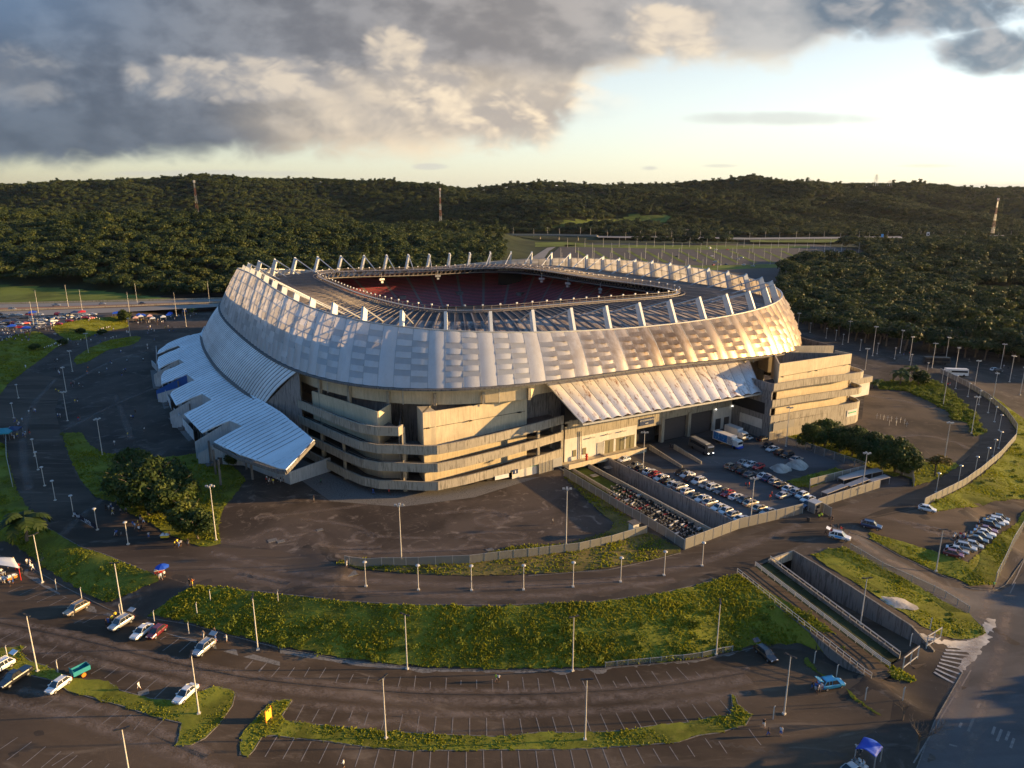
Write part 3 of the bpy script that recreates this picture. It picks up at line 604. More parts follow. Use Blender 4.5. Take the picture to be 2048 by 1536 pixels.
# painted markings
def stripes(lines, w=.13, name='parking_markings', off=.034, mat='line_paint'):
    mb = MB()
    for (a, b) in lines:
        p = gp(*a); q = gp(*b); L = math.hypot(q[0] - p[0], q[1] - p[1])
        if L < .2: continue
        d = ((q[0] - p[0]) / L, (q[1] - p[1]) / L); n = (-d[1] * w / 2, d[0] * w / 2); k = max(1, int(L / 1.5))
        for i in range(k):
            s0, s1 = i / k, (i + 1) / k; vs = []
            for s, sg in ((s0, 1), (s0, -1), (s1, -1), (s1, 1)):
                x = p[0] + d[0] * L * s + n[0] * sg; y = p[1] + d[1] * L * s + n[1] * sg; vs.append((x, y, hw(x, y) + off))
            mb.add(vs, [(0, 1, 2, 3)])
    return tag(mb.build(name, M[mat]), kind='structure')
C4 = lambda l: [(tuple(crop(480, 1116, 3.657, [a])[0]), tuple(crop(480, 1116, 3.657, [b])[0])) for a, b in l]
C5 = lambda l: [(tuple(crop(1000, 1116, 3.657, [a])[0]), tuple(crop(1000, 1116, 3.657, [b])[0])) for a, b in l]
C3 = lambda l: [(tuple(crop(0, 1116, 3.657, [a])[0]), tuple(crop(0, 1116, 3.657, [b])[0])) for a, b in l]
rowA = C5([((785, 825), (855, 950)), ((890, 818), (963, 943)), ((990, 812), (1068, 933)), ((1090, 800), (1172, 920)), ((1180, 785), (1275, 905)), ((1278, 785), (1378, 890)), ((1365, 762), (1475, 877)), ((685, 835), (745, 960)), ((580, 842), (635, 970)), ((480, 850), (520, 965)), ((380, 858), (408, 980)), ((275, 865), (290, 972)), ((165, 872), (178, 970)), ((55, 878), (63, 975))])
rowA += C4([((1960, 870), (1965, 975)), ((1845, 870), (1850, 980)), ((1730, 870), (1732, 960)), ((1620, 860), (1615, 930)), ((1510, 860), (1505, 960)), ((1395, 870), (1390, 960)), ((1285, 860), (1272, 965)), ((1180, 850), (1155, 950)), ((725, 850), (700, 915)), ((630, 800), (580, 880)), ((400, 800), (350, 870)), ((290, 800), (230, 870)), ((190, 775), (140, 835)), ((90, 755), (40, 815)), ((510, 800), (470, 870)), ((830, 850), (800, 910)), ((950, 850), (925, 925)), ((1065, 850), (1040, 935))])
rowB = C5([((1610, 1040), (1700, 1150)), ((1508, 1053), (1595, 1160)), ((1405, 1070), (1487, 1180)), ((1297, 1083), (1375, 1197)), ((1187, 1097), (1275, 1222)), ((1080, 1110), (1150, 1225)), ((963, 1123), (1035, 1243)), ((848, 1132), (915, 1260)), ((735, 1140), (790, 1263)), ((630, 1170), (665, 1268)), ((500, 1155), (540, 1270)), ((383, 1163), (418, 1280)), ((265, 1168), (295, 1278)), ((145, 1175), (165, 1295)), ((20, 1170), (37, 1310))])
rowB += C4([((1925, 1170), (1940, 1310)), ((1803, 1170), (1805, 1300)), ((1680, 1170), (1680, 1295)), ((1558, 1165), (1550, 1285)), ((1435, 1160), (1420, 1285)), ((1312, 1155), (1292, 1290)), ((1190, 1145), (1160, 1275)), ((1070, 1140), (1035, 1255)), ((940, 1130), (910, 1225)), ((825, 1115), (795, 1195)), ((708, 1100), (658, 1205)), ((580, 1105), (527, 1200)), ((470, 1075), (405, 1195))])
rowC = C4([((275, 1300), (183, 1455)), ((400, 1315), (313, 1473)), ((520, 1343), (445, 1490)), ((655, 1343), (577, 1505)), ((768, 1363), (708, 1518)), ((890, 1385), (842, 1530)), ((1018, 1400), (980, 1540)), ((1140, 1410), (1115, 1560)), ((1270, 1415), (1255, 1560)), ((1395, 1415), (1385, 1560)), ((1525, 1415), (1520, 1560)), ((1655, 1415), (1655, 1560)), ((1780, 1410), (1785, 1560)), ((1910, 1410), (1920, 1560))])
rowC += C5([((10, 1410), (15, 1550)), ((135, 1410), (150, 1550)), ((262, 1410), (280, 1550)), ((385, 1400), (415, 1550)), ((515, 1400), (548, 1550)), ((630, 1390), (680, 1550)), ((745, 1380), (805, 1540)), ((875, 1395), (930, 1520)), ((995, 1390), (1055, 1505)), ((1120, 1395), (1180, 1497)), ((1240, 1380), (1305, 1480)), ((1370, 1370), (1425, 1455)), ((1500, 1320), (1550, 1390)), ((1600, 1340), (1660, 1430)), ((1820, 1250), (1910, 1370))])
rowD = C3([((170, 205), (60, 250)), ((290, 205), (145, 270)), ((350, 240), (180, 310)), ((405, 265), (270, 325)), ((480, 290), (360, 350)), ((740, 405), (605, 478)), ((620, 440), (540, 480)), ((685, 745), (600, 790)), ((780, 785), (665, 850)), ((868, 800), (765, 880)), ((955, 835), (857, 908)), ((1060, 855), (915, 975)), ((1160, 880), (1030, 990)), ((1255, 910), (1130, 1028)), ((1215, 572), (1170, 600)), ((1310, 590), (1190, 680)), ((1400, 610), (1310, 690)), ((130, 1312), (0, 1400)), ((232, 1345), (50, 1480)), ((335, 1380), (165, 1520)), ((447, 1415), (300, 1536)), ((565, 1445), (455, 1536)), ((675, 1480), (590, 1545)), ((870, 1115), (745, 1215)), ((960, 1145), (850, 1245)), ((640, 1070), (525, 1158)), ((400, 1030), (310, 1090)), ((1190, 1190), (1080, 1300)), ((1040, 1180), (980, 1260)), ((420, 640), (310, 730)), ((510, 685), (370, 770)), ((600, 715), (470, 790)), ((110, 540), (0, 600)), ((190, 570), (40, 640)), ((1850, 750), (1790, 810)), ((1950, 770), (1890, 830)), ((540, 1420), (380, 1520)), ((940, 1280), (880, 1330)), ((800, 1505), (760, 1545))])
stripes(rowA + rowB + rowC + rowD)
C6 = lambda l: [(tuple(crop(1488, 1116, 3.657, [a])[0]), tuple(crop(1488, 1116, 3.657, [b])[0])) for a, b in l]
stripes(C6([((1390 + 12 * i, 835 - 23 * i), (1535 + 22 * i, 915 - 33 * i)) for i in range(9)]), .45, 'crossing_markings', mat='road_paint')
stripes(C6([((1540, 1005), (1240, 1500)), ((1660, 820), (1590, 940)), ((1985, 180), (1945, 260)), ((2048, 20), (1960, 200))]), .2, 'street_edge_line')
stripes(C6([((1680, 1170), (1640, 1270)), ((1590, 1205), (1575, 1240)), ((1885, 1255), (1850, 1340)), ((1835, 1235), (1815, 1290)), ((1975, 1320), (1950, 1390)), ((1500, 1365), (1560, 1380)), ((1725, 1060), (1705, 1100)), ((1940, 1270), (1915, 1335))]), .35, 'street_markings')
stripes([((1700 - 0, 985 - 0), (1701, 986))] + [(tuple(crop(1100, 800, 3.4133, [(1000 + 60 * i, 400 + 8 * i)])[0]), tuple(crop(1100, 800, 3.4133, [(1040 + 60 * i, 420 + 8 * i)])[0])) for i in range(6)], .15, 'court_markings')

# ------------------------------------------------------------------ far terrain
def ridge_y(a):
    """skyline of the wooded ridge, photo row against bearing"""
    xs = [-400, 0, 100, 250, 400, 570, 650, 750, 880, 940, 1000, 1070, 1200, 1400, 1520, 1600, 1650, 1800, 1900, 2048, 2400]
    ys = [372, 372, 370, 364, 361, 361, 360, 366, 372, 379, 372, 366, 371, 370, 367, 366, 370, 370, 378, 376, 378]
    return np.interp(a, xs, ys)
def far_h(X, Y):
    X = np.asarray(X, float); Y = np.asarray(Y, float)
    bear = 1024 + F * X / np.maximum(Y, 60) * .985
    h = np.zeros_like(X)
    # ridge 2 km away
    top = CAMH + (390 - ridge_y(bear)) / F * 2150 - 8
    t = np.clip((Y - 1350) / 800, 0, 1); t = t * t * (3 - 2 * t)
    und = 15 * np.sin(X * .006 + 1) * np.sin(Y * .005 + X * .002) + 8 * np.sin(X * .013 + Y * .009) + 5 * np.sin(X * .03 + 2 * np.sin(Y * .02))
    h += t * (top) + und * np.clip((Y - 1150) / 300, 0, 1) * (1 - np.clip((Y - 2000) / 150, 0, 1))
    h = np.where(Y > 2250, h - (Y - 2250) * .05, h)
    # nearer wooded hill behind the stadium on the left
    def hill(x0, y0, sx, sy, hh): return hh * np.exp(-((X - x0) / sx) ** 2 - ((Y - y0) / sy) ** 2)
    h = np.maximum(h, hill(-420, 900, 330, 240, 40)); h = np.maximum(h, hill(-800, 1000, 330, 300, 46)); h = np.maximum(h, hill(-110, 1150, 200, 160, 20))
    h = h + hill(250, 1650, 260, 160, 22) + hill(700, 1600, 300, 200, 14) + hill(620, 820, 160, 200, 9)
    bank = hill(-330, 620, 130, 45, 10) ; h = h + bank * (X < -130)
    # level ground for the far car park
    lot = np.clip((bear - 1000) / 60, 0, 1) * np.clip((1820 - bear) / 60, 0, 1) * np.clip((Y - 480) / 60, 0, 1) * np.clip((1330 - Y) / 120, 0, 1); h = h * (1 - lot)
    return h
def far_drape(name, poly, mat, x0, x1, y0, y1, step, off=.5):
    gx, gy = np.meshgrid(np.arange(x0, x1, step), np.arange(y0, y1, step), indexing='ij'); h = far_h(gx, gy); h = np.where((gx < -150) & (gy < 560), np.maximum(h, 3.4), h) + off
    ok = np.zeros(gx.shape, bool); dd = gy * CP + (CAMH - h) * SP; u = 1024 + F * gx / dd; v = 768 + F * ((CAMH - h) * CP - gy * SP) / dd; ok = inside(np.stack([u.ravel(), v.ravel()], 1), np.array(poly, float)).reshape(gx.shape)
    n = gx.shape[1]; i, j = np.nonzero(ok[:-1, :-1] | ok[1:, 1:]); a = i * n + j; f = np.stack([a, a + n, a + n + 1, a + 1], 1)
    if len(f): tag(link(name, np_mesh(name, np.stack([gx.ravel(), gy.ravel(), h.ravel()], 1), f, [mat], True)), kind='stuff')
def build_far():
    xs = np.concatenate([np.arange(-3600, -900, 60), np.arange(-900, 900, 20), np.arange(900, 3601, 60)]); ys = np.concatenate([np.arange(-200, 1300, 20), np.arange(1300, 2600, 30), np.arange(2600, 6001, 200)])
    gx, gy = np.meshgrid(xs, ys, indexing='ij'); h = far_h(gx, gy)
    uu = (gx - CX) * cph + (gy - CY) * sph; vv = -(gx - CX) * sph + (gy - CY) * cph
    ins = (uu > U0 + 22) & (uu < U1 - 22) & (vv > V0 + 22) & (vv < V1 - 22)
    edge = (uu > U0 - 24) & (uu < U1 + 24) & (vv > V0 - 24) & (vv < V1 + 24)
    hn = np.array([hl(float(a), float(b)) for a, b in zip(uu[edge], vv[edge])]); h[edge] = np.minimum(h[edge], hn - .4)
    left = (gx < -150) & (gy < 560) & ~edge; h[left] = np.maximum(h[left], 3.4)
    low = (gy < 130) & ~edge; h[low] = -6.5
    h[ins] = -9.
    i, j = np.meshgrid(np.arange(len(xs) - 1), np.arange(len(ys) - 1), indexing='ij'); a = (i * len(ys) + j).ravel()
    f = np.stack([a, a + len(ys), a + len(ys) + 1, a + 1], 1)
    tag(link('hills', np_mesh('hills', np.stack([gx.ravel(), gy.ravel(), h.ravel()], 1), f, [M['far_ground']], True)), kind='structure')
build_far()
# ================================================================== stadium
ST = empty('stadium', (CX, CY, 0), PHI, 'large stadium with a pale cushioned skin, ring of white fins and red seats inside', 'stadium')
PR = (-9.206, 296.302, .529, 92.504, 102.537, 3.581, 40.213, -1.576, -.39, 4.261, -.246, -.249, .474, -.29, -.317)
PO = (-12.88, 296.039, .529, 55.314, 75.794, 5.2, 38.478, -.592, -1.067, -.251, -.221, .229, .333, -.17, .013)
PB = (-9.963, 296.042, .545, 98.54, 109.933, 3.764, 25.709, -2.514, 1.461, -.74, .163, 1.41, 1.1, .227, .811)
def curve(P, th):
    cx, cy, ph, A, B, n = P[:6]; h = P[6:]; ct, st = math.cos(th), math.sin(th)
    r = (abs(ct / A) ** n + abs(st / B) ** n) ** (-1 / n); x = r * ct; y = r * st
    X = cx + x * math.cos(ph) - y * math.sin(ph); Y = cy + x * math.sin(ph) + y * math.cos(ph)
    z = h[0] + sum(h[2 * k - 1] * math.cos(k * th) + h[2 * k] * math.sin(k * th) for k in range(1, 5))
    u, v = w2l(X, Y); return Vector((u, v, z))
# equal steps along the rim; one fin every NCOL*3 columns
NF = 54; NT_ = 2160
_rim = [curve(PR, 2 * math.pi * i / NT_) for i in range(NT_ + 1)]
_cum = [0.]
for i in range(NT_): _cum.append(_cum[-1] + math.hypot(_rim[i + 1].x - _rim[i].x, _rim[i + 1].y - _rim[i].y))
PER = _cum[-1]
def th_at(s):
    s = s % PER; return float(np.interp(s, _cum, [2 * math.pi * i / NT_ for i in range(NT_ + 1)]))
def to_px(p):
    x, y = l2w(p[0], p[1]); d = y * CP + (CAMH - p[2]) * SP; return (1024 + F * x / d, 768 + F * ((CAMH - p[2]) * CP - y * SP) / d)
FRONT = [1064, 1132, 1195, 1255, 1312, 1368, 1419, 1470]
best = None
for k in range(24):
    ph = k / 24; xs = [to_px(curve(PR, th_at((i + ph) * PER / NF)))[0] for i in range(NF) if 225 < math.degrees(th_at((i + ph) * PER / NF)) < 300]
    e = sum(min(abs(x - f) for x in xs) for f in FRONT)
    if best is None or e < best[0]: best = (e, ph)
PH0 = best[1]
def rimp(s): return curve(PR, th_at(s))
def outn(P, th):
    a = curve(P, th - .01); b = curve(P, th + .01); d = (b - a); return Vector((d.y, -d.x, 0)).normalized()

def skin_material():
    m, g, bs, out = new_mat('cushion_skin')
    uv = g.n('ShaderNodeUVMap').outputs[0]; co = g.n('ShaderNodeTexCoord').outputs['Object']
    at = g.n('ShaderNodeAttribute'); at.attribute_name = 'tone'
    mp = g.n('ShaderNodeMapping'); mp.inputs['Scale'].default_value = (1, 1, .18); g.l.new(co, mp.inputs[0])
    streak = g.noise(mp.outputs[0], .55, 6, .7); blot = g.noise(co, .06, 5, .6); fine = g.noise(co, 1.6, 4, .6)
    x, y, z = g.sep(co)
    # rust, dust and the sun's golden glow painted into the front: u>-70, low v
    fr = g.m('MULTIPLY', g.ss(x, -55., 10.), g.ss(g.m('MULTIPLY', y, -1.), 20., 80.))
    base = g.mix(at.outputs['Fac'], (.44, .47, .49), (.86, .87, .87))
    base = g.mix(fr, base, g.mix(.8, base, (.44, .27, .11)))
    dirt = g.m('MULTIPLY', g.m('ADD', .12, g.m('MULTIPLY', fr, .85)), g.ss(g.m('ADD', g.m('MULTIPLY', streak, .7), g.m('MULTIPLY', blot, .4)), .46, .66))
    a = g.mix(dirt, base, (.24, .15, .075)); a = g.mix(g.m('MULTIPLY', fine, .18), a, (.40, .36, .30))
    g.l.new(a, bs.inputs['Base Color']); bs.inputs['Roughness'].default_value = .34; bs.inputs['Specular IOR Level'].default_value = .9
    g.l.new(g.m('ADD', .25, g.m('MULTIPLY', streak, .22)), bs.inputs['Roughness'])
    g.l.new(g.m('ADD', .10, g.m('MULTIPLY', fr, .5)), bs.inputs['Metallic'])
    tr = g.n('ShaderNodeBsdfTranslucent'); g.l.new(g.mix(.5, a, (.9, .80, .68)), tr.inputs[0])
    ms = g.n('ShaderNodeMixShader'); ms.inputs[0].default_value = .30; g.l.new(bs.outputs[0], ms.inputs[1]); g.l.new(tr.outputs[0], ms.inputs[2]); g.l.new(ms.outputs[0], out.inputs[0])
    return m
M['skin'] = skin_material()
def sheet_metal(name, base, rust=.3, rough=.45, dirtc=(.20, .11, .06), fx=0.):
    m, g, bs, out = new_mat(name); co = g.n('ShaderNodeTexCoord').outputs['Object']
    x, y, z = g.sep(co)
    mp = g.n('ShaderNodeMapping'); mp.inputs['Scale'].default_value = (.16, .9, .5) if fx == 0 else (.9, .14, .5); g.l.new(co, mp.inputs[0])
    s = g.noise(mp.outputs[0], .9, 6, .7); b = g.noise(co, .07, 5, .6); f = g.noise(co, 1.5, 5, .65)
    a = g.mix(g.ss(b, .3, .7), tuple(q * .86 for q in base), tuple(min(1, q * 1.08) for q in base))
    a = g.mix(g.m('MULTIPLY', g.ss(g.m('ADD', g.m('MULTIPLY', s, .8), g.m('MULTIPLY', f, .3)), .60 - .07 * max(0, rust - .5), .74 - .05 * max(0, rust - .5)), min(1, rust)), a, dirtc)
    g.l.new(a, bs.inputs['Base Color']); bs.inputs['Roughness'].default_value = rough; bs.inputs['Metallic'].default_value = .25; return m
M['skirt'] = sheet_metal('skirt', (.78, .82, .83), .5, .42, (.16, .15, .13))
M['awning'] = sheet_metal('awning', (.74, .70, .66), 1.15, .36, (.22, .10, .05), 1)
def roof_material():
    m, g, bs, out = new_mat('roof_sheet'); uv = g.n('ShaderNodeUVMap').outputs[0]
    x, y, z = g.sep(uv); co = g.n('ShaderNodeTexCoord').outputs['Object']
    mp = g.n('ShaderNodeMapping'); mp.inputs['Scale'].default_value = (160., 1.6, 1); g.l.new(uv, mp.inputs[0])
    s = g.noise(mp.outputs[0], 2.2, 5, .7); b = g.noise(co, .05, 5, .6)
    a = g.mix(g.ss(s, .38, .62), (.09, .075, .07), (.36, .32, .29)); a = g.mix(g.m('MULTIPLY', g.ss(b, .45, .7), .6), a, (.20, .16, .14))
    g.l.new(a, bs.inputs['Base Color']); bs.inputs['Roughness'].default_value = .8; bs.inputs['Specular IOR Level'].default_value = .15
    sn = g.m('SINE', g.m('MULTIPLY', x, 2 * math.pi * 216)); bump(g, bs, sn, .6, .15); return m
M['roof'] = roof_material()
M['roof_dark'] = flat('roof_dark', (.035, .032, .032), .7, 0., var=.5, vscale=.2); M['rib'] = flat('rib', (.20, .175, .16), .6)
M['fin'] = flat('fin', (.62, .64, .64), .5, var=.1)

def with_uv(mb, name, mats, uvs, parent, smooth=False, tone=None):
    me = mb.mesh(name, mats, smooth); lay = me.uv_layers.new(name='UVMap')
    li = 0; arr = np.zeros(len(me.loops) * 2, np.float32); vi = np.zeros(len(me.loops), np.int32); me.loops.foreach_get('vertex_index', vi)
    uva = np.array(uvs, np.float32); arr = uva[vi].ravel(); lay.data.foreach_set('uv', arr)
    if tone is not None:
        at = me.attributes.new('tone', 'FLOAT', 'FACE'); at.data.foreach_set('value', np.array(tone, np.float32))
    return link(name, me, parent)

# --- pillowed outer skin, three strips between neighbouring fins
def build_skin():
    NC = NF * 3; NR = 10; A = 4; B = 3; mb = MB(); tone = []; uvs = []; rr = random.Random(3)
    for c in range(NC):
        s0 = (c / 3 + PH0) * PER / NF; s1 = ((c + 1) / 3 + PH0) * PER / NF; t0, t1 = th_at(s0), th_at(s1)
        if t1 < t0: t1 += 2 * math.pi
        tm = (t0 + t1) / 2; nR = outn(PR, tm); front = 212 < math.degrees(tm % (2 * math.pi)) < 330
        R0, R1 = curve(PR, t0), curve(PR, t1)
        b0, b1 = curve(PB, t0), curve(PB, t1)
        plain = (c % 3 == 2)
        for r in range(NR):
            z0, z1 = r / NR, (r + 1) / NR
            if front: flap = (not plain) and ((r + c) % 2 == 0) and 0 < r < 9
            else: flap = (rr.random() < .5) and r > 0
            tn = (.1 if flap and front else rr.choice([0., .2, .9, 1.]) if flap else .62 + rr.uniform(-.12, .12)) if not front else (.72 if not flap else .12)  # front flaps get a darker tone, painting in the shade of their tilt
            base = len(mb.v)
            for j in range(B + 1):
                zz = z0 + (z1 - z0) * j / B
                lift = (.62 * (1 - j / B) - .05) if flap else 0.
                if flap and not front: lift = .22 * (1 - j / B)
                for i in range(A + 1):
                    q = i / A; low = b0.lerp(b1, q); top = R0.lerp(R1, q); p = low.lerp(top, zz)
                    bul = (.05 if flap else .30) * math.sin(math.pi * q) if i not in (0, A) else 0.
                    sag = .55 * math.sin(math.pi * zz)               # the whole skin swells a little
                    k = lift if not (flap and front) else (.22 * (1 - j / B) if math.degrees(tm % (2 * math.pi)) < 246 else .06 + .85 * q * (.45 + .55 * (1 - j / B)))
                    p = p + nR * (bul + sag + k); mb.v.append(tuple(p)); uvs.append((c + q, zz * NR))
            for j in range(B):
                for i in range(A):
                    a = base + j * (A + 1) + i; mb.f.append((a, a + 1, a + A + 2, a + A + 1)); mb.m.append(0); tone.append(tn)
            if flap:     # lip under the lifted cushion
                o = len(mb.v)
                for i in range(A + 1):
                    mb.v.append(mb.v[base + i]); p = Vector(mb.v[base + i]) - nR * (.45 if front else .24); mb.v.append(tuple(p)); uvs += [(c, 0), (c, 0)]
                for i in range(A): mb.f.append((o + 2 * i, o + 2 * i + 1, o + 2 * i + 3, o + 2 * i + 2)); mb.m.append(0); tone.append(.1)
    # strips carry smooth shading along, creases between: keep vertices separate per cell
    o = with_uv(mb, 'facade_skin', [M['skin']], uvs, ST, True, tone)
    # seams between strips and gutter along the foot
    sm = MB()
    for c in range(NC):
        t = th_at((c / 3 + PH0) * PER / NF); n = outn(PR, t); a = curve(PB, t); b = curve(PR, t); P = []
        for k in range(6):
            z = k / 5; P.append(a.lerp(b, z) + n * (.55 * math.sin(math.pi * z) + .02))
        for k in range(5): sm.beam(P[k], P[k + 1], .14, .12)
    sm.build('skin_seam', M['galv'], ST)
    g = MB(); path = [curve(PB, 2 * math.pi * i / 240) for i in range(240)]
    for i in range(240):
        a, b = path[i], path[(i + 1) % 240]; n = outn(PB, 2 * math.pi * i / 240); g.beam(a + n * .3 - Vector((0, 0, .35)), b + n * .3 - Vector((0, 0, .35)), 1.3, .45)
    g.build('gutter', M['concrete_dark'], ST)
    g = MB(); path = [curve(PR, 2 * math.pi * i / 240) for i in range(240)]
    for i in range(240):
        a, b = path[i], path[(i + 1) % 240]; g.beam(a + Vector((0, 0, .1)), b + Vector((0, 0, .1)), .5, .3)
    g.build('rim_coping', M['galv'], ST)
    # steel frame behind the parapet, seen from inside on the far side
    g = MB()
    for c in range(NC):
        t = th_at((c / 3 + PH0) * PER / NF); n = outn(PR, t); a = curve(PB, t).lerp(curve(PR, t), .45); b = curve(PR, t); g.beam(a - n * .15, b - n * .45, .22, .22)
    for zz in (.62, .82):
        for i in range(240):
            t0 = 2 * math.pi * i / 240; t1 = 2 * math.pi * (i + 1) / 240; n = outn(PR, t0)
            g.beam(curve(PB, t0).lerp(curve(PR, t0), zz) - n * .2, curve(PB, t1).lerp(curve(PR, t1), zz) - n * .2, .18, .18)
    g.build('skin_frame', M['galv'], ST)
build_skin()

# --- roof ring
def roof_outer(t):
    b, r = curve(PB, t), curve(PR, t); z = min(35.2, r.z - .4); k = (z - b.z) / (r.z - b.z); p = b.lerp(r, k); n = outn(PR, t)
    p = p - n * 1.1; p.z = z; return p
def build_roof():
    N = 216; K = 8; mb = MB(); uvs = []; md = MB(); uvd = []
    for i in range(N + 1):
        t = 2 * math.pi * i / N; o = curve(PO, t); q = roof_outer(t); o = Vector((o.x, o.y, o.z - .3))
        for k in range(K + 1):
            s = k / K; p = q.lerp(o, s); p.z += 1.1 * math.sin(math.pi * s)
            tgt, uu = (mb, uvs); tgt.v.append(tuple(p)); uu.append((i / N, s))
    for i in range(N):
        for k in range(K):
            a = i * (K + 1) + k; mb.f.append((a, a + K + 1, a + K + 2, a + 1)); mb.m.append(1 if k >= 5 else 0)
    mb.v += []; o = with_uv(mb, 'roof', [M['roof'], M['roof_dark']], uvs, ST, False)
    # radial ribs
    r = MB()
    for i in range(N):
        t = 2 * math.pi * i / N; o = curve(PO, t); q = roof_outer(t); o = Vector((o.x, o.y, o.z - .3)); P = []
        for k in range(5):
            s = k / 4; p = q.lerp(o, s); p.z += 1.1 * math.sin(math.pi * s) + .1; P.append(p)
        for k in range(4): r.beam(P[k], P[k + 1], .22 if i % 4 else .45, .22 if i % 4 else .4)
    r.build('roof_rib', M['rib'], ST)
    # under side of the roof: closed soffit a little below
    mb = MB()
    for i in range(N + 1):
        t = 2 * math.pi * i / N; o = curve(PO, t); q = roof_outer(t)
        mb.v.append((q.x, q.y, q.z - 1.8)); mb.v.append((o.x * 1.02, o.y * 1.02, o.z - 3.3))
    for i in range(N): a = 2 * i; mb.f.append((a + 1, a + 3, a + 2, a)); mb.m.append(0)
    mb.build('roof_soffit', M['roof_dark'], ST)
    # inner ring truss with catwalk rail and floodlights
    tr = MB(); N2 = 190
    for i in range(N2):
        t0 = 2 * math.pi * i / N2; t1 = 2 * math.pi * (i + 1) / N2; a, b = curve(PO, t0), curve(PO, t1); n = outn(PO, t0)
        for dz, off, w in ((.25, .3, .30), (1.55, .3, .14), (.9, .3, .08), (-2.6, -.9, .34), (.1, -1.6, .22)):
            tr.beam(a + n * -off + Vector((0, 0, dz)), b + n * -off + Vector((0, 0, dz)), w, w)
        tr.beam(a - n * .3 + Vector((0, 0, .2)), a - n * .3 + Vector((0, 0, 1.6)), .12, .12)
        tr.beam(a + n * 1.2 + Vector((0, 0, .1)), b + n * .9 + Vector((0, 0, -2.6)), .16, .16)
        tr.beam(a - n * .3 + Vector((0, 0, .1)), a + n * .9 + Vector((0, 0, -2.6)), .16, .16)
    tr.build('ring_truss', M['rib'], ST)
    cw = MB()
    for i in range(N2):
        t0 = 2 * math.pi * i / N2; t1 = 2 * math.pi * (i + 1) / N2; a, b = curve(PO, t0), curve(PO, t1); n = outn(PO, t0); n2 = outn(PO, t1); up = Vector((0, 0, .35))
        cw.quad(a - n * .3 + up, b - n2 * .3 + up, b - n2 * 1.5 + up, a - n * 1.5 + up)
    cw.build('catwalk', M['galv'], ST)
    k = 0; me = None
    for i in range(N2):
        if i % 2: continue
        t = 2 * math.pi * i / N2; a = curve(PO, t); n = outn(PO, t)
        if me is None:
            q = MB(); q.box((0, 0, .3), (.4, .55, .4)); q.box((0, 0, .05), (.12, .12, .3)); me = q.mesh('floodlight', [M['white_paint']])
        o = link('floodlight', me, ST); p = a - n * .3; o.location = (p.x, p.y, p.z + 1.6); o.rotation_euler = (0, 0, math.atan2(n.y, n.x)); k += 1
build_roof()

# --- fins and their stays
def build_fins():
    for i in range(NF):
        s = (i + PH0) * PER / NF; t = th_at(s); n = outn(PR, t); b, r = curve(PB, t), curve(PR, t); q = roof_outer(t)
        zt = max(r.z + 1.4, 43.3 + 2.4 * max(0., -math.cos(t + .15)))
        slope = (r - b); slope = slope / slope.z; sh = math.hypot(slope.x, slope.y); slope = Vector((slope.x, slope.y, 0)) * (min(sh, .34) / sh) + Vector((0, 0, 1))
        foot = r - n * .9; foot = foot - slope * (foot.z - q.z + 1.0)
        tip = r - n * .9 + slope * (zt - r.z)
        tn = Vector((-n.y, n.x, 0)) * .42; d = n * 2.5
        mb = MB(); A = foot; T = tip
        pts = [A - tn, A + tn, A + tn - d, A - tn - d, T - tn - n * .6, T + tn - n * .6, T + tn - n * 2.0 - Vector((0, 0, 1.2)), T - tn - n * 2.0 - Vector((0, 0, 1.2))]
        mb.add(pts, [(3, 2, 1, 0), (4, 5, 6, 7), (0, 1, 5, 4), (1, 2, 6, 5), (2, 3, 7, 6), (3, 0, 4, 7)])
        f = mb.build('fin', M['fin'], ST)
        # tube stay down to the roof
        o = curve(PO, t); L = 17.; dirn = Vector((o.x - tip.x, o.y - tip.y, 0)).normalized(); e = tip - n * 1.2 + Vector((0, 0, -.6)); g = e + dirn * L; g.z = q.z + .6 + .9
        mb = MB().tube(e, g, .24, n=6); mb.build('stay', M['galv'], f)
build_fins()

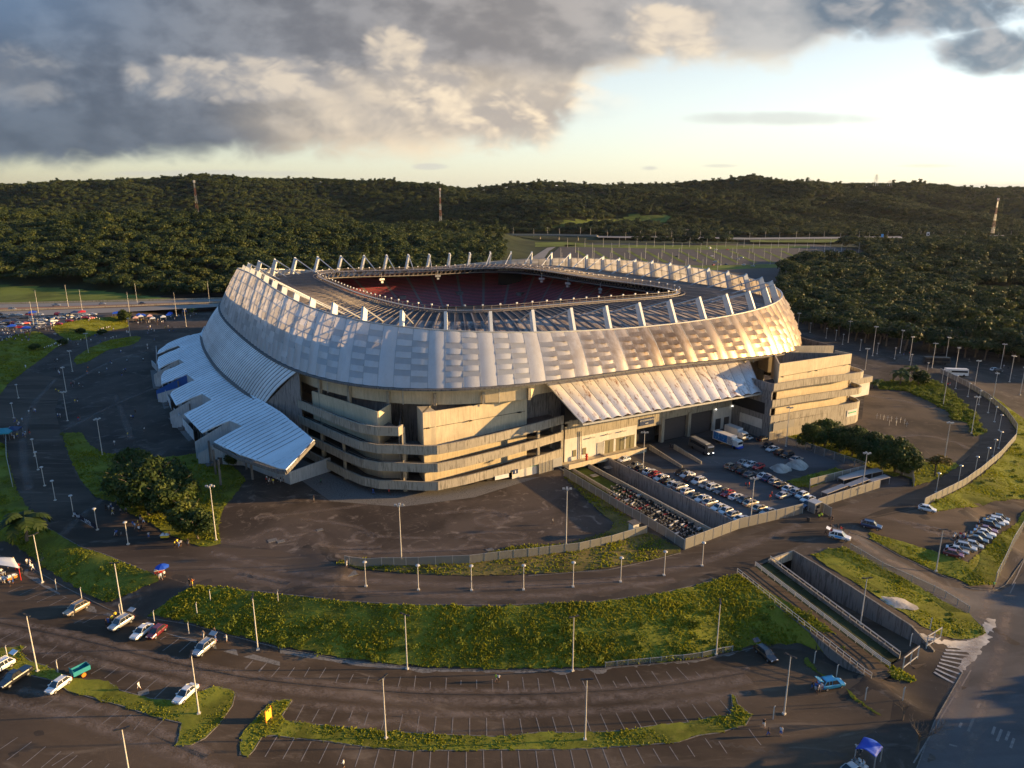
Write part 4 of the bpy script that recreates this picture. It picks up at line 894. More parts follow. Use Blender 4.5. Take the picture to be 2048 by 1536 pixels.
# --- bowl
def bowl():
    def seat_mat():
        m, g, bs, out = new_mat('seat_rows'); uv = g.n('ShaderNodeUVMap').outputs[0]; x, y, z = g.sep(uv)
        row = g.m('FRACT', y); ris = g.ss(row, .25, .45)
        aisle = g.m('FRACT', g.m('MULTIPLY', x, 44.)); ai = g.m('LESS_THAN', g.m('ABSOLUTE', g.m('SUBTRACT', aisle, .5)), .05)
        seat = g.n('ShaderNodeTexWhiteNoise'); seat.noise_dimensions = '2D'; g.l.new(g.comb(g.m('FLOOR', g.m('MULTIPLY', x, 900.)), g.m('FLOOR', y), 0), seat.inputs['Vector'])
        c = g.mix(g.m('MULTIPLY', seat.outputs['Value'], .6), (.46, .025, .055), (.70, .06, .10)); c = g.mix(ris, (.09, .05, .05), c); c = g.mix(ai, c, (.16, .13, .13))
        g.l.new(c, bs.inputs['Base Color']); bs.inputs['Roughness'].default_value = .45; return m
    ms = seat_mat(); cz = Vector((curve(PO, 0).x - 55., 0, 0))
    def ring(k, z, t):
        p = curve(PO, t); c0 = w2l(-12.88, 296.04); return Vector((c0[0] + (p.x - c0[0]) * k, c0[1] + (p.y - c0[1]) * k, z))
    def tier(name, k0, z0, k1, z1, rows):
        N = 144; mb = MB(); uvs = []
        for i in range(N + 1):
            t = 2 * math.pi * i / N
            for r in range(rows):
                s0, s1 = r / rows, (r + 1) / rows; za = z0 + (z1 - z0) * s0
                p = ring(k0 + (k1 - k0) * s0, za, t); mb.v.append(tuple(p)); uvs.append((i / N, r + 0.))
                p = ring(k0 + (k1 - k0) * (s0 + .01), z0 + (z1 - z0) * s1, t); mb.v.append(tuple(p)); uvs.append((i / N, r + .45))
                p = ring(k0 + (k1 - k0) * s1, z0 + (z1 - z0) * s1, t); mb.v.append(tuple(p)); uvs.append((i / N, r + .98))
        w = rows * 3
        for i in range(N):
            for j in range(w - 1):
                a = i * w + j; mb.f.append((a, a + 1, a + w + 1, a + w)); mb.m.append(0)
        with_uv(mb, name, [ms], uvs, ST)
    tier('lower_stand', .66, 1.6, .98, 13.5, 22); tier('upper_stand', .95, 17.5, 1.36, 33.0, 26)
    N = 144; mb = MB(); P0 = [ring(.97, 0, 2 * math.pi * i / N) for i in range(N)]
    for i in range(N):
        a, b = P0[i], P0[(i + 1) % N]; mb.quad((a.x, a.y, 13.2), (b.x, b.y, 13.2), (b.x, b.y, 18.2), (a.x, a.y, 18.2))
    mb.build('balcony_wall', M['concrete'], ST)
    mb = MB(); P0 = [ring(.655, 0, 2 * math.pi * i / N) for i in range(N)]; mb.wall([(p.x, p.y) for p in P0], -1, 1.8, .3, closed=True); mb.build('pitch_wall', M['concrete'], ST)
    mb = MB(); P0 = [ring(.65, 0, 2 * math.pi * i / 72) for i in range(72)]; mb.add([(p.x, p.y, .05) for p in P0], [tuple(range(72))]); mb.build('pitch', M['grass'], ST)
    # vomitory mouths, scoreboards and hanging loudspeakers
    for k, t in enumerate([20, 42, 64, 86, 108, 330, 352, 130, 150]):
        t = R(t + 6); p = ring(1.08, 22.6, t); n = outn(PO, t); q = MB(); q.box((p.x, p.y, p.z), (2.4, 3.6, 2.2), math.atan2(n.y, n.x)); q.build('vomitory', M['concrete_dark'], ST)
    for t in (54, 234):
        p = ring(.88, 29.5, R(t)); c = Vector((p.x, p.y, 0)); ang = math.atan2(p.y, p.x)
        if t == 54: p = Vector((w2l(*at_depth(1020, 580, 392.)[:2])[0], w2l(*at_depth(1020, 580, 392.)[:2])[1], 30.)); ang = math.atan2(142 - 0, 131)
        q = MB(); q.box((p.x, p.y, p.z), (.9, 13., 7.6), ang if t != 54 else -PHI + R(90)); sc_ = q.build('scoreboard', M['dark'], ST)
        q = MB(); q.beam((p.x, p.y, p.z + 4.), (p.x, p.y, 37.), .3, .3); q.box((p.x, p.y, p.z + 4.3), (1.2, 13.6, .5), ang if t != 54 else -PHI + R(90)); q.build('hanger', M['galv'], sc_)
    for t in (12, 33, 80, 104, 345, 200, 250):
        p = ring(.93, 34.2, R(t)); q = MB(); rz = math.atan2(p.y, p.x)
        for dx in (-1., 0, 1.): q.box((p.x - dx * math.sin(rz), p.y + dx * math.cos(rz), p.z), (.7, .8, .9), rz)
        q.box((p.x, p.y, p.z - 1.3), (.8, 1.2, .9), rz); q.beam((p.x, p.y, p.z + .6), (p.x, p.y, 37.), .15, .15); q.build('loudspeaker_cluster', M['galv'], ST)
bowl()

# --- drum wall below the skin
def drum():
    N = 180
    def ring(k, t):
        p = curve(PB, t); x, y = p.x * k, p.y * k
        return (x, max(y, -102.2 - (k - .968) * 60)) if -42.5 < x < 33 else (x, y)
    P = [ring(.968, 2 * math.pi * i / N) for i in range(N)]; zt = [curve(PB, 2 * math.pi * i / N).z - .4 for i in range(N)]
    MB().wall(P, [21.3] * N, zt, .5, closed=True).build('drum_wall', M['cream'], ST)
    MB().wall([ring(.90, 2 * math.pi * i / N) for i in range(N)], 0, 21.4, .6, closed=True).build('base_wall', M['concrete_wall'], ST)
    for i in range(0, N, 3):
        mb = MB(); t = 2 * math.pi * i / N; p = ring(.975, t); n = outn(PB, t)
        if p[1] < -80: mb.box((p[0], p[1], 22.9), (.8, .8, 3.2), math.atan2(n.y, n.x))
        else: mb.box((p[0], p[1], 12.5), (.8, .8, 25 - .6), math.atan2(n.y, n.x))
        mb.build('pillar', M['concrete'], ST)
    mb = MB()
    for i in range(1, N, 6):
        t = 2 * math.pi * i / N; p = ring(.978, t); mb.tube((p[0], p[1], 21.3), (p[0], p[1], curve(PB, t).z - .5), .14, n=6)
    mb.build('downpipe', M['galv'], ST)
drum()

# --- steep ribbed skirt on the long left side and the entrance canopies below it
_sk = [glz(403, 664, 14), glz(410, 697, 14), glz(437, 738, 14), glz(492, 784, 14), glz(558, 826, 14)]
def skirt_out(v):
    P = sorted(_sk + [(-97., 100.)], key=lambda q: q[1]); return float(np.interp(v, [q[1] for q in P], [q[0] for q in P]))
def smooth_out(v): return sum(skirt_out(v + d) for d in (-12, -6, 0, 6, 12)) / 5
def build_skirt():
    n = 62; mb = MB(); A = 5; K = 6; ribs = MB()
    # run of bottom-ring angles from the far end of the side to the near tower
    T0, T1 = R(136), R(212.5); V0_, V1_ = 97., -49.
    for c in range(n):
        for half in (0,):
            for j in range(K + 1):
                z = j / K
                for i in range(A + 1):
                    q = (c + i / A) / n; t = T0 + (T1 - T0) * q; a = curve(PB, t) + outn(PB, t) * .2 + Vector((0, 0, -.5)); v = V0_ + (V1_ - V0_) * q; b = Vector((smooth_out(v), v, 14.0))
                    p = a.lerp(b, z); sw = 1.1 * math.sin(math.pi * z); bul = .26 * math.sin(math.pi * i / A)
                    mb.v.append((p.x - sw * .5 - bul, p.y, p.z + sw * .4 + bul * .5))
        o = c * (K + 1) * (A + 1)
        for j in range(K):
            for i in range(A): a = o + j * (A + 1) + i; mb.f.append((a, a + A + 1, a + A + 2, a + 1)); mb.m.append(0)
    mb.build('side_skirt', M['skirt'], ST)
    for c in range(n + 1):
        q = c / n; t = T0 + (T1 - T0) * q; a = curve(PB, t) + outn(PB, t) * .2 + Vector((0, 0, -.5)); v = V0_ + (V1_ - V0_) * q; b = Vector((smooth_out(v), v, 14.0)); P = []
        for k in range(5):
            z = k / 4; p = a.lerp(b, z); sw = 1.1 * math.sin(math.pi * z); P.append(Vector((p.x - sw * .5 - .06, p.y, p.z + sw * .4 + .05)))
        ribs = MB()
        for k in range(4): ribs.beam(P[k], P[k + 1], .16, .16)
        ribs.build('skirt_seam', M['concrete_dark'], ST)
    g = MB(); P = [Vector((smooth_out(v) - .5, v, 13.9)) for v in np.arange(97, -50, -4.)]
    for a, b in zip(P[:-1], P[1:]): g.beam(a, b, 1.3, .5)
    g.build('skirt_gutter', M['concrete_dark'], ST)
    q = MB(); t = T1; a = curve(PB, t); b = Vector((smooth_out(-49), -49, 14)); q.add([tuple(a), tuple(b), (b.x, b.y, 0), (a.x, a.y, 0)], [(0, 1, 2, 3)]); q.build('skirt_end_wall', M['concrete_wall'], ST)
build_skirt()
def on_plane(px, py, z0=14., u0=-105., k=.42):
    """pixel ray meets the canopy plane z = z0 + (u-u0)*k"""
    d = ray(px, py); du = d[0] * cph + d[1] * sph; ou, ov = w2l(0, 0); dv = -d[0] * sph + d[1] * cph
    t = (z0 + k * (ou - u0) - CAMH) / (d[2] - k * du); return (ou + du * t, ov + dv * t, CAMH + d[2] * t)
def build_canopy():
    K1 = lambda l: crop(0, 560, 3.657, l)
    out = K1([(1470, 385), (1350, 418), (1230, 470), (1160, 520), (1150, 545), (1300, 487), (1325, 500), (1160, 565), (1150, 600), (1160, 650), (1310, 587), (1350, 612), (1200, 672), (1180, 700), (1180, 762), (1370, 700), (1424, 742), (1260, 815), (1245, 840), (1285, 918), (1478, 842), (1548, 885), (1345, 985), (1475, 1125), (1680, 1040), (1775, 1080), (1562, 1195), (1740, 1285), (2040, 1388)]) + [(572, 941), (628, 880)]
    P = [on_plane(*q) for q in out]; P = [(max(-134., p[0]), p[1]) for p in P]
    inner = [(smooth_out(v) - .2, v) for v in np.arange(-48, 96, 6.)]
    e_ = on_plane(562, 824); Q = [(p[0], p[1]) for p in P] + [(e_[0], e_[1])] + inner; poly = []
    m = len(Q)
    for i in range(m):
        a, b = Q[i], Q[(i + 1) % m]; L = math.hypot(b[0] - a[0], b[1] - a[1]); k = max(1, int(L / 1.2))
        for t in range(k): s = t / k; poly.append((a[0] + (b[0] - a[0]) * s, a[1] + (b[1] - a[1]) * s))
    qa = np.array(poly); g = []
    for v in np.arange(-88, 100, .42):
        for u in np.arange(-134, -96, 3.): g.append((u, v))
    g = np.array(g); g = g[inside(g, qa)]; d = np.full(len(g), 9.)
    for k in range(len(qa)): d = np.minimum(d, np.hypot(g[:, 0] - qa[k, 0], g[:, 1] - qa[k, 1]))
    g = g[d > .25]; vs = [Vector(p) for p in poly] + [Vector(p) for p in g.tolist()]; m = len(poly)
    r = delaunay_2d_cdt(vs, [(i, (i + 1) % m) for i in range(m)], [list(range(m))], 1, 1e-4); ver = []
    def zc(u, v):
        ph = (v / 2.8) % 1.; rib = .22 * abs(math.sin(math.pi * ph)) ** .6
        return 14. + (u + 105) * .42 + rib - .15 + .5 * math.sin(math.pi * min(1, max(0, (-105 - u) / 20)))
    for q in r[0]: ver.append((q.x, q.y, zc(q.x, q.y)))
    me = bpy.data.meshes.new('side_canopy'); me.from_pydata(ver, [], [tuple(t) for t in r[2]]); me.materials.append(M['skirt']); me.polygons.foreach_set('use_smooth', [False] * len(me.polygons)); me.update()
    o = link('side_canopy', me, ST); s = o.modifiers.new('thick', 'SOLIDIFY'); s.thickness = .3; s.offset = -1
    for v in np.arange(-87.0, 95, 2.8):
        us = np.arange(-133., -98., .8); ins_ = inside(np.stack([us, np.full(len(us), v)], 1), qa); sm = MB(); run = None
        for u_, k_ in zip(us, ins_):
            if k_ and run is None: run = u_
            if (not k_ or u_ > -99) and run is not None:
                if u_ - run > 2:
                    w = np.linspace(run, u_ - .8, 5)
                    for a_, b_ in zip(w[:-1], w[1:]): sm.beam((a_, v, zc(a_, v) + .05), (b_, v, zc(b_, v) + .05), .10, .10)
                run = None
        if sm.v: sm.build('canopy_seam', M['concrete_dark'], ST)
    # thick rim along the near edge
    e = MB(); a = [on_plane(*q) for q in [(427, 887), (475, 912), (558, 940), (572, 941), (628, 880)]]
    for p, q in zip(a[:-1], a[1:]): e.beam(Vector(p) - Vector((0, 0, .5)), Vector(q) - Vector((0, 0, .5)), .5, .9)
    e.build('canopy_edge_beam', M['concrete_dark'], ST)
    # stair notches: side wall down to the ground and the mouth
    notches = [((317, 738), (358, 720), (369, 727), 'white_wall'), ((323, 768), (374.6, 751.5), (389.5, 763), 'blue'), ((351, 811), (404, 790), (423, 802), 'concrete'), ((403, 867.6), (459.4, 844.4), (485.4, 855.3), 'concrete')]
    M['blue_wall'] = flat('blue_wall', (.02, .10, .34), .6)
    for (a, b, c, mt) in notches:
        A_, B_, C_ = on_plane(*a), on_plane(*b), on_plane(*c); w = MB()
        w.wall([(A_[0] - 2, A_[1] + .2), (B_[0], B_[1] + .2)], [0, 0], [A_[2] - 2.2, B_[2] + .4], .35); w.build('stair_wall', M['blue_wall' if mt == 'blue' else 'pale_grey'], ST)
        w = MB(); w.wall([(B_[0], B_[1]), (C_[0], C_[1])], [0, 0], [B_[2] + .5, C_[2] + .5], .35); w.build('stair_wall', M['pale_grey'], ST)
        w = MB(); w.wall([(A_[0] - 2, A_[1] - 4.5), (C_[0], C_[1] + .1)], [0, 0], [3.0, C_[2] - .3], .3); w.build('stair_wall', M['pale_grey'], ST)
        w = MB(); mid = ((A_[0] + C_[0]) / 2, (A_[1] + C_[1]) / 2)
        n = 9
        for k in range(n):
            s = k / n; u = A_[0] + (C_[0] - A_[0]) * s; w.box((u, (A_[1] + C_[1]) / 2 - .3, (.4 + 5.5 * s) / 2), (abs(C_[0] - A_[0]) / n, 4.2, .4 + 5.5 * s))
        w.build('stair', M['slab'], ST)
    # tall screen fence panels along the outer foot
    K = [[(313, 700), (314, 738)], [(318, 745), (326, 775)], [(329, 785), (342, 812)], [(349, 828), (388, 874)], [(407, 889), (440, 915)]]
    for a, b in K:
        p = glz(*a, 1.5); q = glz(*b, 1.5); w = MB(); w.wall([p, q], 0.3, 3.6, .08); w.build('screen_panel', M['skirt'], ST)
        w = MB(); L = math.hypot(q[0] - p[0], q[1] - p[1]); k = max(2, int(L / 3))
        for i in range(k + 1): s = i / k; w.beam((p[0] + (q[0] - p[0]) * s, p[1] + (q[1] - p[1]) * s, 0), (p[0] + (q[0] - p[0]) * s, p[1] + (q[1] - p[1]) * s, 3.7), .12, .12)
        w.build('screen_frame', M['galv'], ST)
    w = MB(); w.wall([(-124.5, 88), (-122, 60), (-122, 20), (-119, -20), (-115, -52), (-104, -80), (-92, -76)], 0, [2.5, 2.5, 2.5, 2.5, 2.5, 3.5, 4], .35); w.build('canopy_base_wall', M['pale_grey'], ST)
    w = MB()
    for v in np.arange(90, -80, -8.5):
        for u in (-112, -120): w.beam((u, v, 0), (u, v, 14. + (u + 105) * .42 - .4), .5, .5)
    w.build('canopy_column', M['concrete_dark'], ST)
    # steps and pavement slabs outside
    for a in [[(1100, 660), (1160, 660), (1170, 800), (1120, 790)], [(1150, 800), (1210, 800), (1260, 920), (1200, 945)], [(1230, 1010), (1280, 1000), (1420, 1160), (1380, 1180)]]:
        sheet('paving', K1(a), M['concrete_dark'], .03, 2.)
build_canopy()

# --- awning over the service entrance
def build_awning():
    n = 18; A = 5; mb = MB(); sm = MB()
    def on_v(px, py, v0):
        d = ray(px, py); du, dv = d[0] * cph + d[1] * sph, -d[0] * sph + d[1] * cph; ou, ov = w2l(0, 0); t = (v0 - ov) / dv; return Vector((ou + du * t, v0, CAMH + d[2] * t))
    def top(q): return on_v(1090 + 405 * q, 764 - 50 * q - 3.5 * math.sin(math.pi * q), -103.8)
    def bot(q): return on_v(1165 + 358 * q, 847 - 61.5 * q, -115.8)
    for c in range(n):
        a0, a1, b0, b1 = top(c / n), top((c + 1) / n), bot(c / n), bot((c + 1) / n); o = len(mb.v)
        for j in range(6):
            z = j / 5
            for i in range(A + 1):
                q = i / A; p = a0.lerp(a1, q).lerp(b0.lerp(b1, q), z); mb.v.append((p.x, p.y - .1, p.z + .55 * math.sin(math.pi * q) * (.3 + .7 * z) ))
        for j in range(5):
            for i in range(A): a = o + j * (A + 1) + i; mb.f.append((a, a + A + 1, a + A + 2, a + 1)); mb.m.append(0)
        sm.beam(a0, b0, .2, .3)
    sm.beam(top(1.), bot(1.), .2, .3); sm.beam(bot(0) - Vector((0, 0, .3)), bot(1) - Vector((0, 0, .3)), .4, .5)
    o = mb.build('awning', M['awning'], ST, True); sm.build('awning_beam', M['galv'], ST)
    w = MB()
    for k in range(1, 6): a = top(k / 6); b = bot(k / 6); w.beam(a + Vector((0, 1, -4)), b + Vector((0, 1., -.6)), .35, .45)
    w.build('awning_bracket', M['concrete_dark'], ST)
build_awning()

# --- service front
def front():
    v0 = -104.
    mb = MB(); fr = MB()
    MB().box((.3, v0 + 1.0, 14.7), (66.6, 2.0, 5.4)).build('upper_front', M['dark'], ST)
    # storey band with openings
    mb.box((.3, v0, 10.0 - .9), (66.6, .6, 3.6)); mb.box((.3, v0, 12.2), (66.6, .8, .6))
    for u in (-31, -24.5, -19, -3.4, 11, 19.5, 26): mb.box((u, v0 - .05, 11.6), (1.0, .75, 2.2))
    mb.box((-29.0, v0 - .02, 11.4), (6, .7, 2)); 
    mb.build('storey_band', M['concrete'], ST)
    MB().box((.3, v0 + 1.5, 11.4), (66, .4, 3.)).build('window_strip', M['dark'], ST)
    w = MB(); w.box((-20.0, v0 - .02, 3.65), (26.2, .64, 7.3)); w.build('white_front', M['white_wall'], ST)
    # roller doors in white frames
    for u in (-17.3, -13.2, -9.4):
        d = MB().box((u, v0 - .42, 2.2), (3.3, .14, 4.0)).box((u, v0 - .40, 4.35), (3.7, .16, .3)).build('roller_door', M['olive_door'], ST)
        MB().box((u - 1.85, v0 - .4, 2.2), (.3, .2, 4.4)).box((u + 1.85, v0 - .4, 2.2), (.3, .2, 4.4)).build('door_frame', M['white_paint'], d)
        MB().box((u, v0 - .55, 2.2), (.08, .06, 4.0)).build('door_joint', M['dark'], d)
    MB().box((-20.6, v0 - .42, 2.2), (2.2, .12, 4.2)).build('grey_door', M['galv'], ST)
    for u in (-29.7, -26.2): MB().box((u, v0 - .42, 2.6), (1.2, .12, 2.0)).build('window', M['olive_door'], ST)
    MB().tube((-28.0, v0 - .6, 0), (-28.0, v0 - .6, 9), .12).tube((-27.4, v0 - .6, 0), (-27.4, v0 - .6, 9), .1).build('downpipe', M['galv'], ST)
    for u in (-24, -18, -12.5): MB().box((u, v0 - 1.1, 6.5), (2.0, .2, .25)).box((u, v0 - .7, 6.5), (.1, .8, .1)).build('wall_lamp', M['galv'], ST)
    # dark gateway and large doors
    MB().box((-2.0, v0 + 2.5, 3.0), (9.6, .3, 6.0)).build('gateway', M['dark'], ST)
    MB().box((-2.0, v0 + .3, 6.6), (9.8, 1.2, 1.4)).build('gateway_lintel', M['concrete'], ST)
    for u0, u1 in ((4.3, 13.8), (14.8, 24.6)):
        q = MB().box(((u0 + u1) / 2, v0 + .6, 3.4), (u1 - u0, .2, 6.8)); d = q.build('loading_door', M['door_metal'], ST)
    for u in (3.3, 14.3): MB().box((u, v0 - .1, 4.0), (1.1, 1.2, 8.0)).build('pier', M['concrete'], ST)
    MB().box((29.2, v0 - .02, 3.65), (8.6, .64, 7.3)).build('white_front', M['white_wall'], ST)
    for u in (27.2, 31.0): MB().box((u, v0 - .42, 2.0), (2.2, .14, 3.6)).build('loading_door', M['door_metal'], ST)
    # navy sign with a pale line of lettering
    s = MB().box((-3.2, v0 - .5, 7.9), (5.6, .2, 2.2)).build('sign_board', M['navy'], ST)
    tx = bpy.data.curves.new('lettering', 'FONT'); tx.body = 'ESTACIONAMENTO'; tx.size = .62; tx.align_x = 'CENTER'; tx.extrude = .02; tx.materials.append(M['white_paint'])
    tmp = bpy.data.objects.new('tmp_text', tx); col.objects.link(tmp); bpy.context.view_layer.update(); tme = bpy.data.meshes.new_from_object(tmp.evaluated_get(bpy.context.evaluated_depsgraph_get())); bpy.data.objects.remove(tmp); to = link('lettering', tme, s); to.location = (-3.2, v0 - .63, 8.15); to.rotation_euler = (R(90), 0, 0)
    MB().box((-3.6, v0 - .62, 7.35), (.3, .04, .3)).box((-3.0, v0 - .62, 7.35), (.5, .04, .2)).build('sign_mark', M['white_paint'], s)
    for u in (25.6, 33.0): MB().box((u, v0 - .7, 7.3), (.3, .2, .22)).build('lit_wall_lamp', M['lamp_on'], ST)
    # side wall towards the right tower
    MB().wall([(33.4, -119.5), (33.4, -104)], 0, 18, .5).build('return_wall', M['concrete_wall'], ST)
    MB().box((33.05, -112.5, 4.6), (.14, 9, 3.0)).build('pale_panel', M['white_wall'], ST)
    MB().box((33.0, -111, 9.8), (.2, 13, 3.6)).build('window_strip', M['dark'], ST)
    # walkway along the front, bridge over the trench
    MB().box((-20.5, -106.2, .25), (28, 4.4, .5)).box((-20.5, -108.5, .7), (28, .3, 1.4)).build('walkway', M['cream'], ST)
front()

# --- ramp towers
def tower_left():
    T = empty('ramp_tower', (*l2w(-70, -90), 0), PHI, 'concrete spiral ramp tower with stacked parapets, half in shade, beside the open plaza', 'ramp tower')
    off = Vector((70, 90, 0)); 
    def fin(mb, name, mat):
        mb.v = [(x + 70, y + 90, z) for x, y, z in mb.v]; return mb.build(name, M[mat], T)
    left = [(-100.5, -36, -1.9), (-98.5, -44, -1.6), (-96.5, -58, -1.1), (-94, -72, -.6), (-91.2, -86, -.2), (-89, -94, 0), (-86, -98.6, 0), (-81.5, -101.6, 0)]
    front_ = [(-76.5, -105.4, 0), (-73.5, -106.9, 0), (-66, -107.6, .25), (-55.5, -107.6, .7), (-45, -107.2, 1.2), (-35, -106.2, 1.6)]
    tops = [(18.3, left + [(-79.8, -100.2, 0)]), (13.6, left + front_), (8.9, left[2:] + front_), (4.0, left[2:] + front_)]
    inner_l = [(-91, -36), (-90, -44), (-88, -58), (-86, -72), (-83, -86), (-80, -92)]; inner_r = [(-74, -97), (-66, -99.5), (-55, -99.5), (-45, -99), (-35, -97)]
    for k, (zt, path) in enumerate(tops):
        pts = [(p[0], p[1]) for p in path]; z = [zt + p[2] for p in path]
        fin(MB().wall(pts, [q - 2.25 for q in z], z, .35), 'parapet', 'concrete')
        fin(MB().wall(pts, [q - .02 for q in z], [q + .1 for q in z], .5), 'parapet_coping', 'concrete')
        inn = inner_l + (inner_r if k else []); poly = pts + inn[::-1]
        n = len(poly); zz = []
        for p in poly:
            j = min(range(len(path)), key=lambda i: math.hypot(path[i][0] - p[0], path[i][1] - p[1])); zz.append(zt + path[j][2] - 1.7)
        vs = [Vector(p) for p in poly]; r = delaunay_2d_cdt(vs, [(i, (i + 1) % n) for i in range(n)], [list(range(n))], 1, 1e-4)
        sl = MB(); o = r[0]; src = r[3]; zs = [zz[s[0]] if s else zt - 1.7 for s in src]
        sl.v = [(p.x, p.y, z_) for p, z_ in zip(o, zs)] + [(p.x, p.y, z_ - .45) for p, z_ in zip(o, zs)]; m = len(o)
        for t in r[2]: sl.f.append(tuple(t)); sl.f.append(tuple(m + i for i in reversed(t))); sl.m += [0, 0]
        fin(sl, 'ramp_slab', 'slab')
        if k < 3:
            rl = [(p[0] * .985 + .5, p[1] * .985) for p in path[1:-1]]
            h = MB()
            for a, b, za in zip(rl[:-1], rl[1:], z[1:]):
                h.beam((a[0], a[1], za - .5), (b[0], b[1], za - .5), .08, .08)
            fin(h, 'handrail', 'galv')
    # inner core walls
    fin(MB().wall([(-90, -44), (-88, -58), (-86, -72), (-83, -86), (-80, -92)], 0, 12.0, .4), 'core_wall', 'concrete_wall')
    fin(MB().prism([(-75, -102), (-71.5, -102.3), (-71.5, -97), (-74, -96)], 0, 21.2), 'core_pier', 'cream')
    # near slanted enclosure, open at the top
    A_, B_, C_ = (-75, -102), (-44.4, -102), (-70, -96.2)
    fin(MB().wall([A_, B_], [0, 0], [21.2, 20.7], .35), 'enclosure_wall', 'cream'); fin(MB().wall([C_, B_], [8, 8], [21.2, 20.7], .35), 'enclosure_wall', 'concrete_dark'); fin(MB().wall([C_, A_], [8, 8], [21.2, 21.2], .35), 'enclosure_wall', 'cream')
    fin(MB().add([(A_[0], A_[1], 16.5), (B_[0], B_[1], 16.5), (C_[0], C_[1], 16.5)], [(0, 1, 2)]), 'enclosure_floor', 'slab')
    fin(MB().wall([(-44.4, -102), (-44.4, -99)], 0, 20.7, .3), 'enclosure_wall', 'cream')
    fin(MB().box((-60, -102.24, 17.0), (30, .06, .1)), 'wall_joint', 'dark')
    for u in (-74, -62, -47): fin(MB().box((u, -102.6, 17.1 - .0), (1.0, .8, .12)), 'wall_lamp', 'dark')
    # second enclosure on the shaded side
    D, E_, Fp = (-92.5, -64), (-84.2, -95.0), (-79.0, -90.0)
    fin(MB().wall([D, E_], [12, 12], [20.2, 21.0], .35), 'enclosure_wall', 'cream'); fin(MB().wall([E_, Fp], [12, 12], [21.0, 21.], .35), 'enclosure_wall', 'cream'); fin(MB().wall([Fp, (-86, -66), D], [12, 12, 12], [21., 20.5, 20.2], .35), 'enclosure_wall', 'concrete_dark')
    fin(MB().add([(D[0], D[1], 15.5), (E_[0], E_[1], 15.5), (Fp[0], Fp[1], 15.5), (-86, -66, 15.5)], [(0, 1, 2, 3)]), 'enclosure_floor', 'slab')
    fin(MB().wall([(-88.5, -60), (-85.6, -88), (-83.0, -93.5), (-77.5, -97.)], 0, 12., .4), 'core_wall', 'cream')
    # dark shafts, central column and screen panels
    fin(MB().box((-79.5, -99.6, 8), (.9, .7, 19.)), 'column', 'concrete')
    fin(MB().wall([(-80.5, -99.5), (-73.5, -84)], 1, 17.2, .3), 'screen_wall', 'concrete_dark')
    fin(MB().wall([(-88, -57), (-97, -53)], 0, 12, .3), 'cross_wall', 'concrete_wall')
    for p in [(-95.6, -60), (-93.5, -72), (-91, -84), (-35.6, -100), (-36, -106), (-44, -106.4)]: fin(MB().beam((p[0] + .8, p[1] + .2, 0), (p[0] + .8, p[1] + .2, 12.6), .7, .7), 'column', 'concrete')
    fin(MB().wall([(-97.6, -49), (-94.6, -64.5)], 7.4, 11.2, .08), 'mesh_screen', 'fence_mesh')
    fr = MB()
    for k in range(9): s = k / 8; fr.beam((-97.8 + 3 * s, -49 - 15.5 * s, 7.2), (-97.8 + 3 * s, -49 - 15.5 * s, 11.4), .12, .12)
    fin(fr, 'mesh_frame', 'galv')
    # ground level under the lowest parapet, right part
    fin(MB().box((-47.5, -106.3, 1.6), (8.0, .25, 3.2)), 'kiosk_wall', 'white_wall'); fin(MB().box((-46.5, -106.5, 2.7), (7.0, .1, .6)), 'green_strip', 'teal_green')
    fin(MB().box((-50.2, -106.5, 2.5), (1.6, .1, .4)), 'kiosk_sign', 'white_paint')
    fin(MB().wall([(-43.4, -107.1), (-38.5, -106.6)], 0, 3.6, .12), 'mesh_screen', 'fence_mesh'); g_ = MB()
    for k in range(5): s = k / 4; g_.beam((-43.4 + 4.9 * s, -107.2 + .5 * s, 0), (-43.4 + 4.9 * s, -107.2 + .5 * s, 3.6), .1, .1)
    fin(g_, 'mesh_frame', 'galv')
    fin(MB().box((-36.8, -106.2, 1.9), (3.0, .3, 2.8)), 'grey_panel', 'galv'); fin(MB().box((-55.5, -107.9, 2.0), (4.2, .12, 1.1)), 'white_sign', 'white_paint'); fin(MB().box((-51.4, -107.9, 2.6), (1.6, .14, 1.2)), 'navy_sign', 'navy'); fin(MB().box((-51.4, -108.0, 2.6), (.3, .1, .7)), 'sign_mark', 'white_paint')
    fin(MB().box((-95.2, -66.3, 3.1), (.12, .9, .9)), 'navy_sign', 'navy')
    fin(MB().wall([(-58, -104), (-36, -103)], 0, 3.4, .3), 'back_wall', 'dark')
M['teal_green'] = flat('teal_green', (.10, .42, .22), .6)
tower_left()
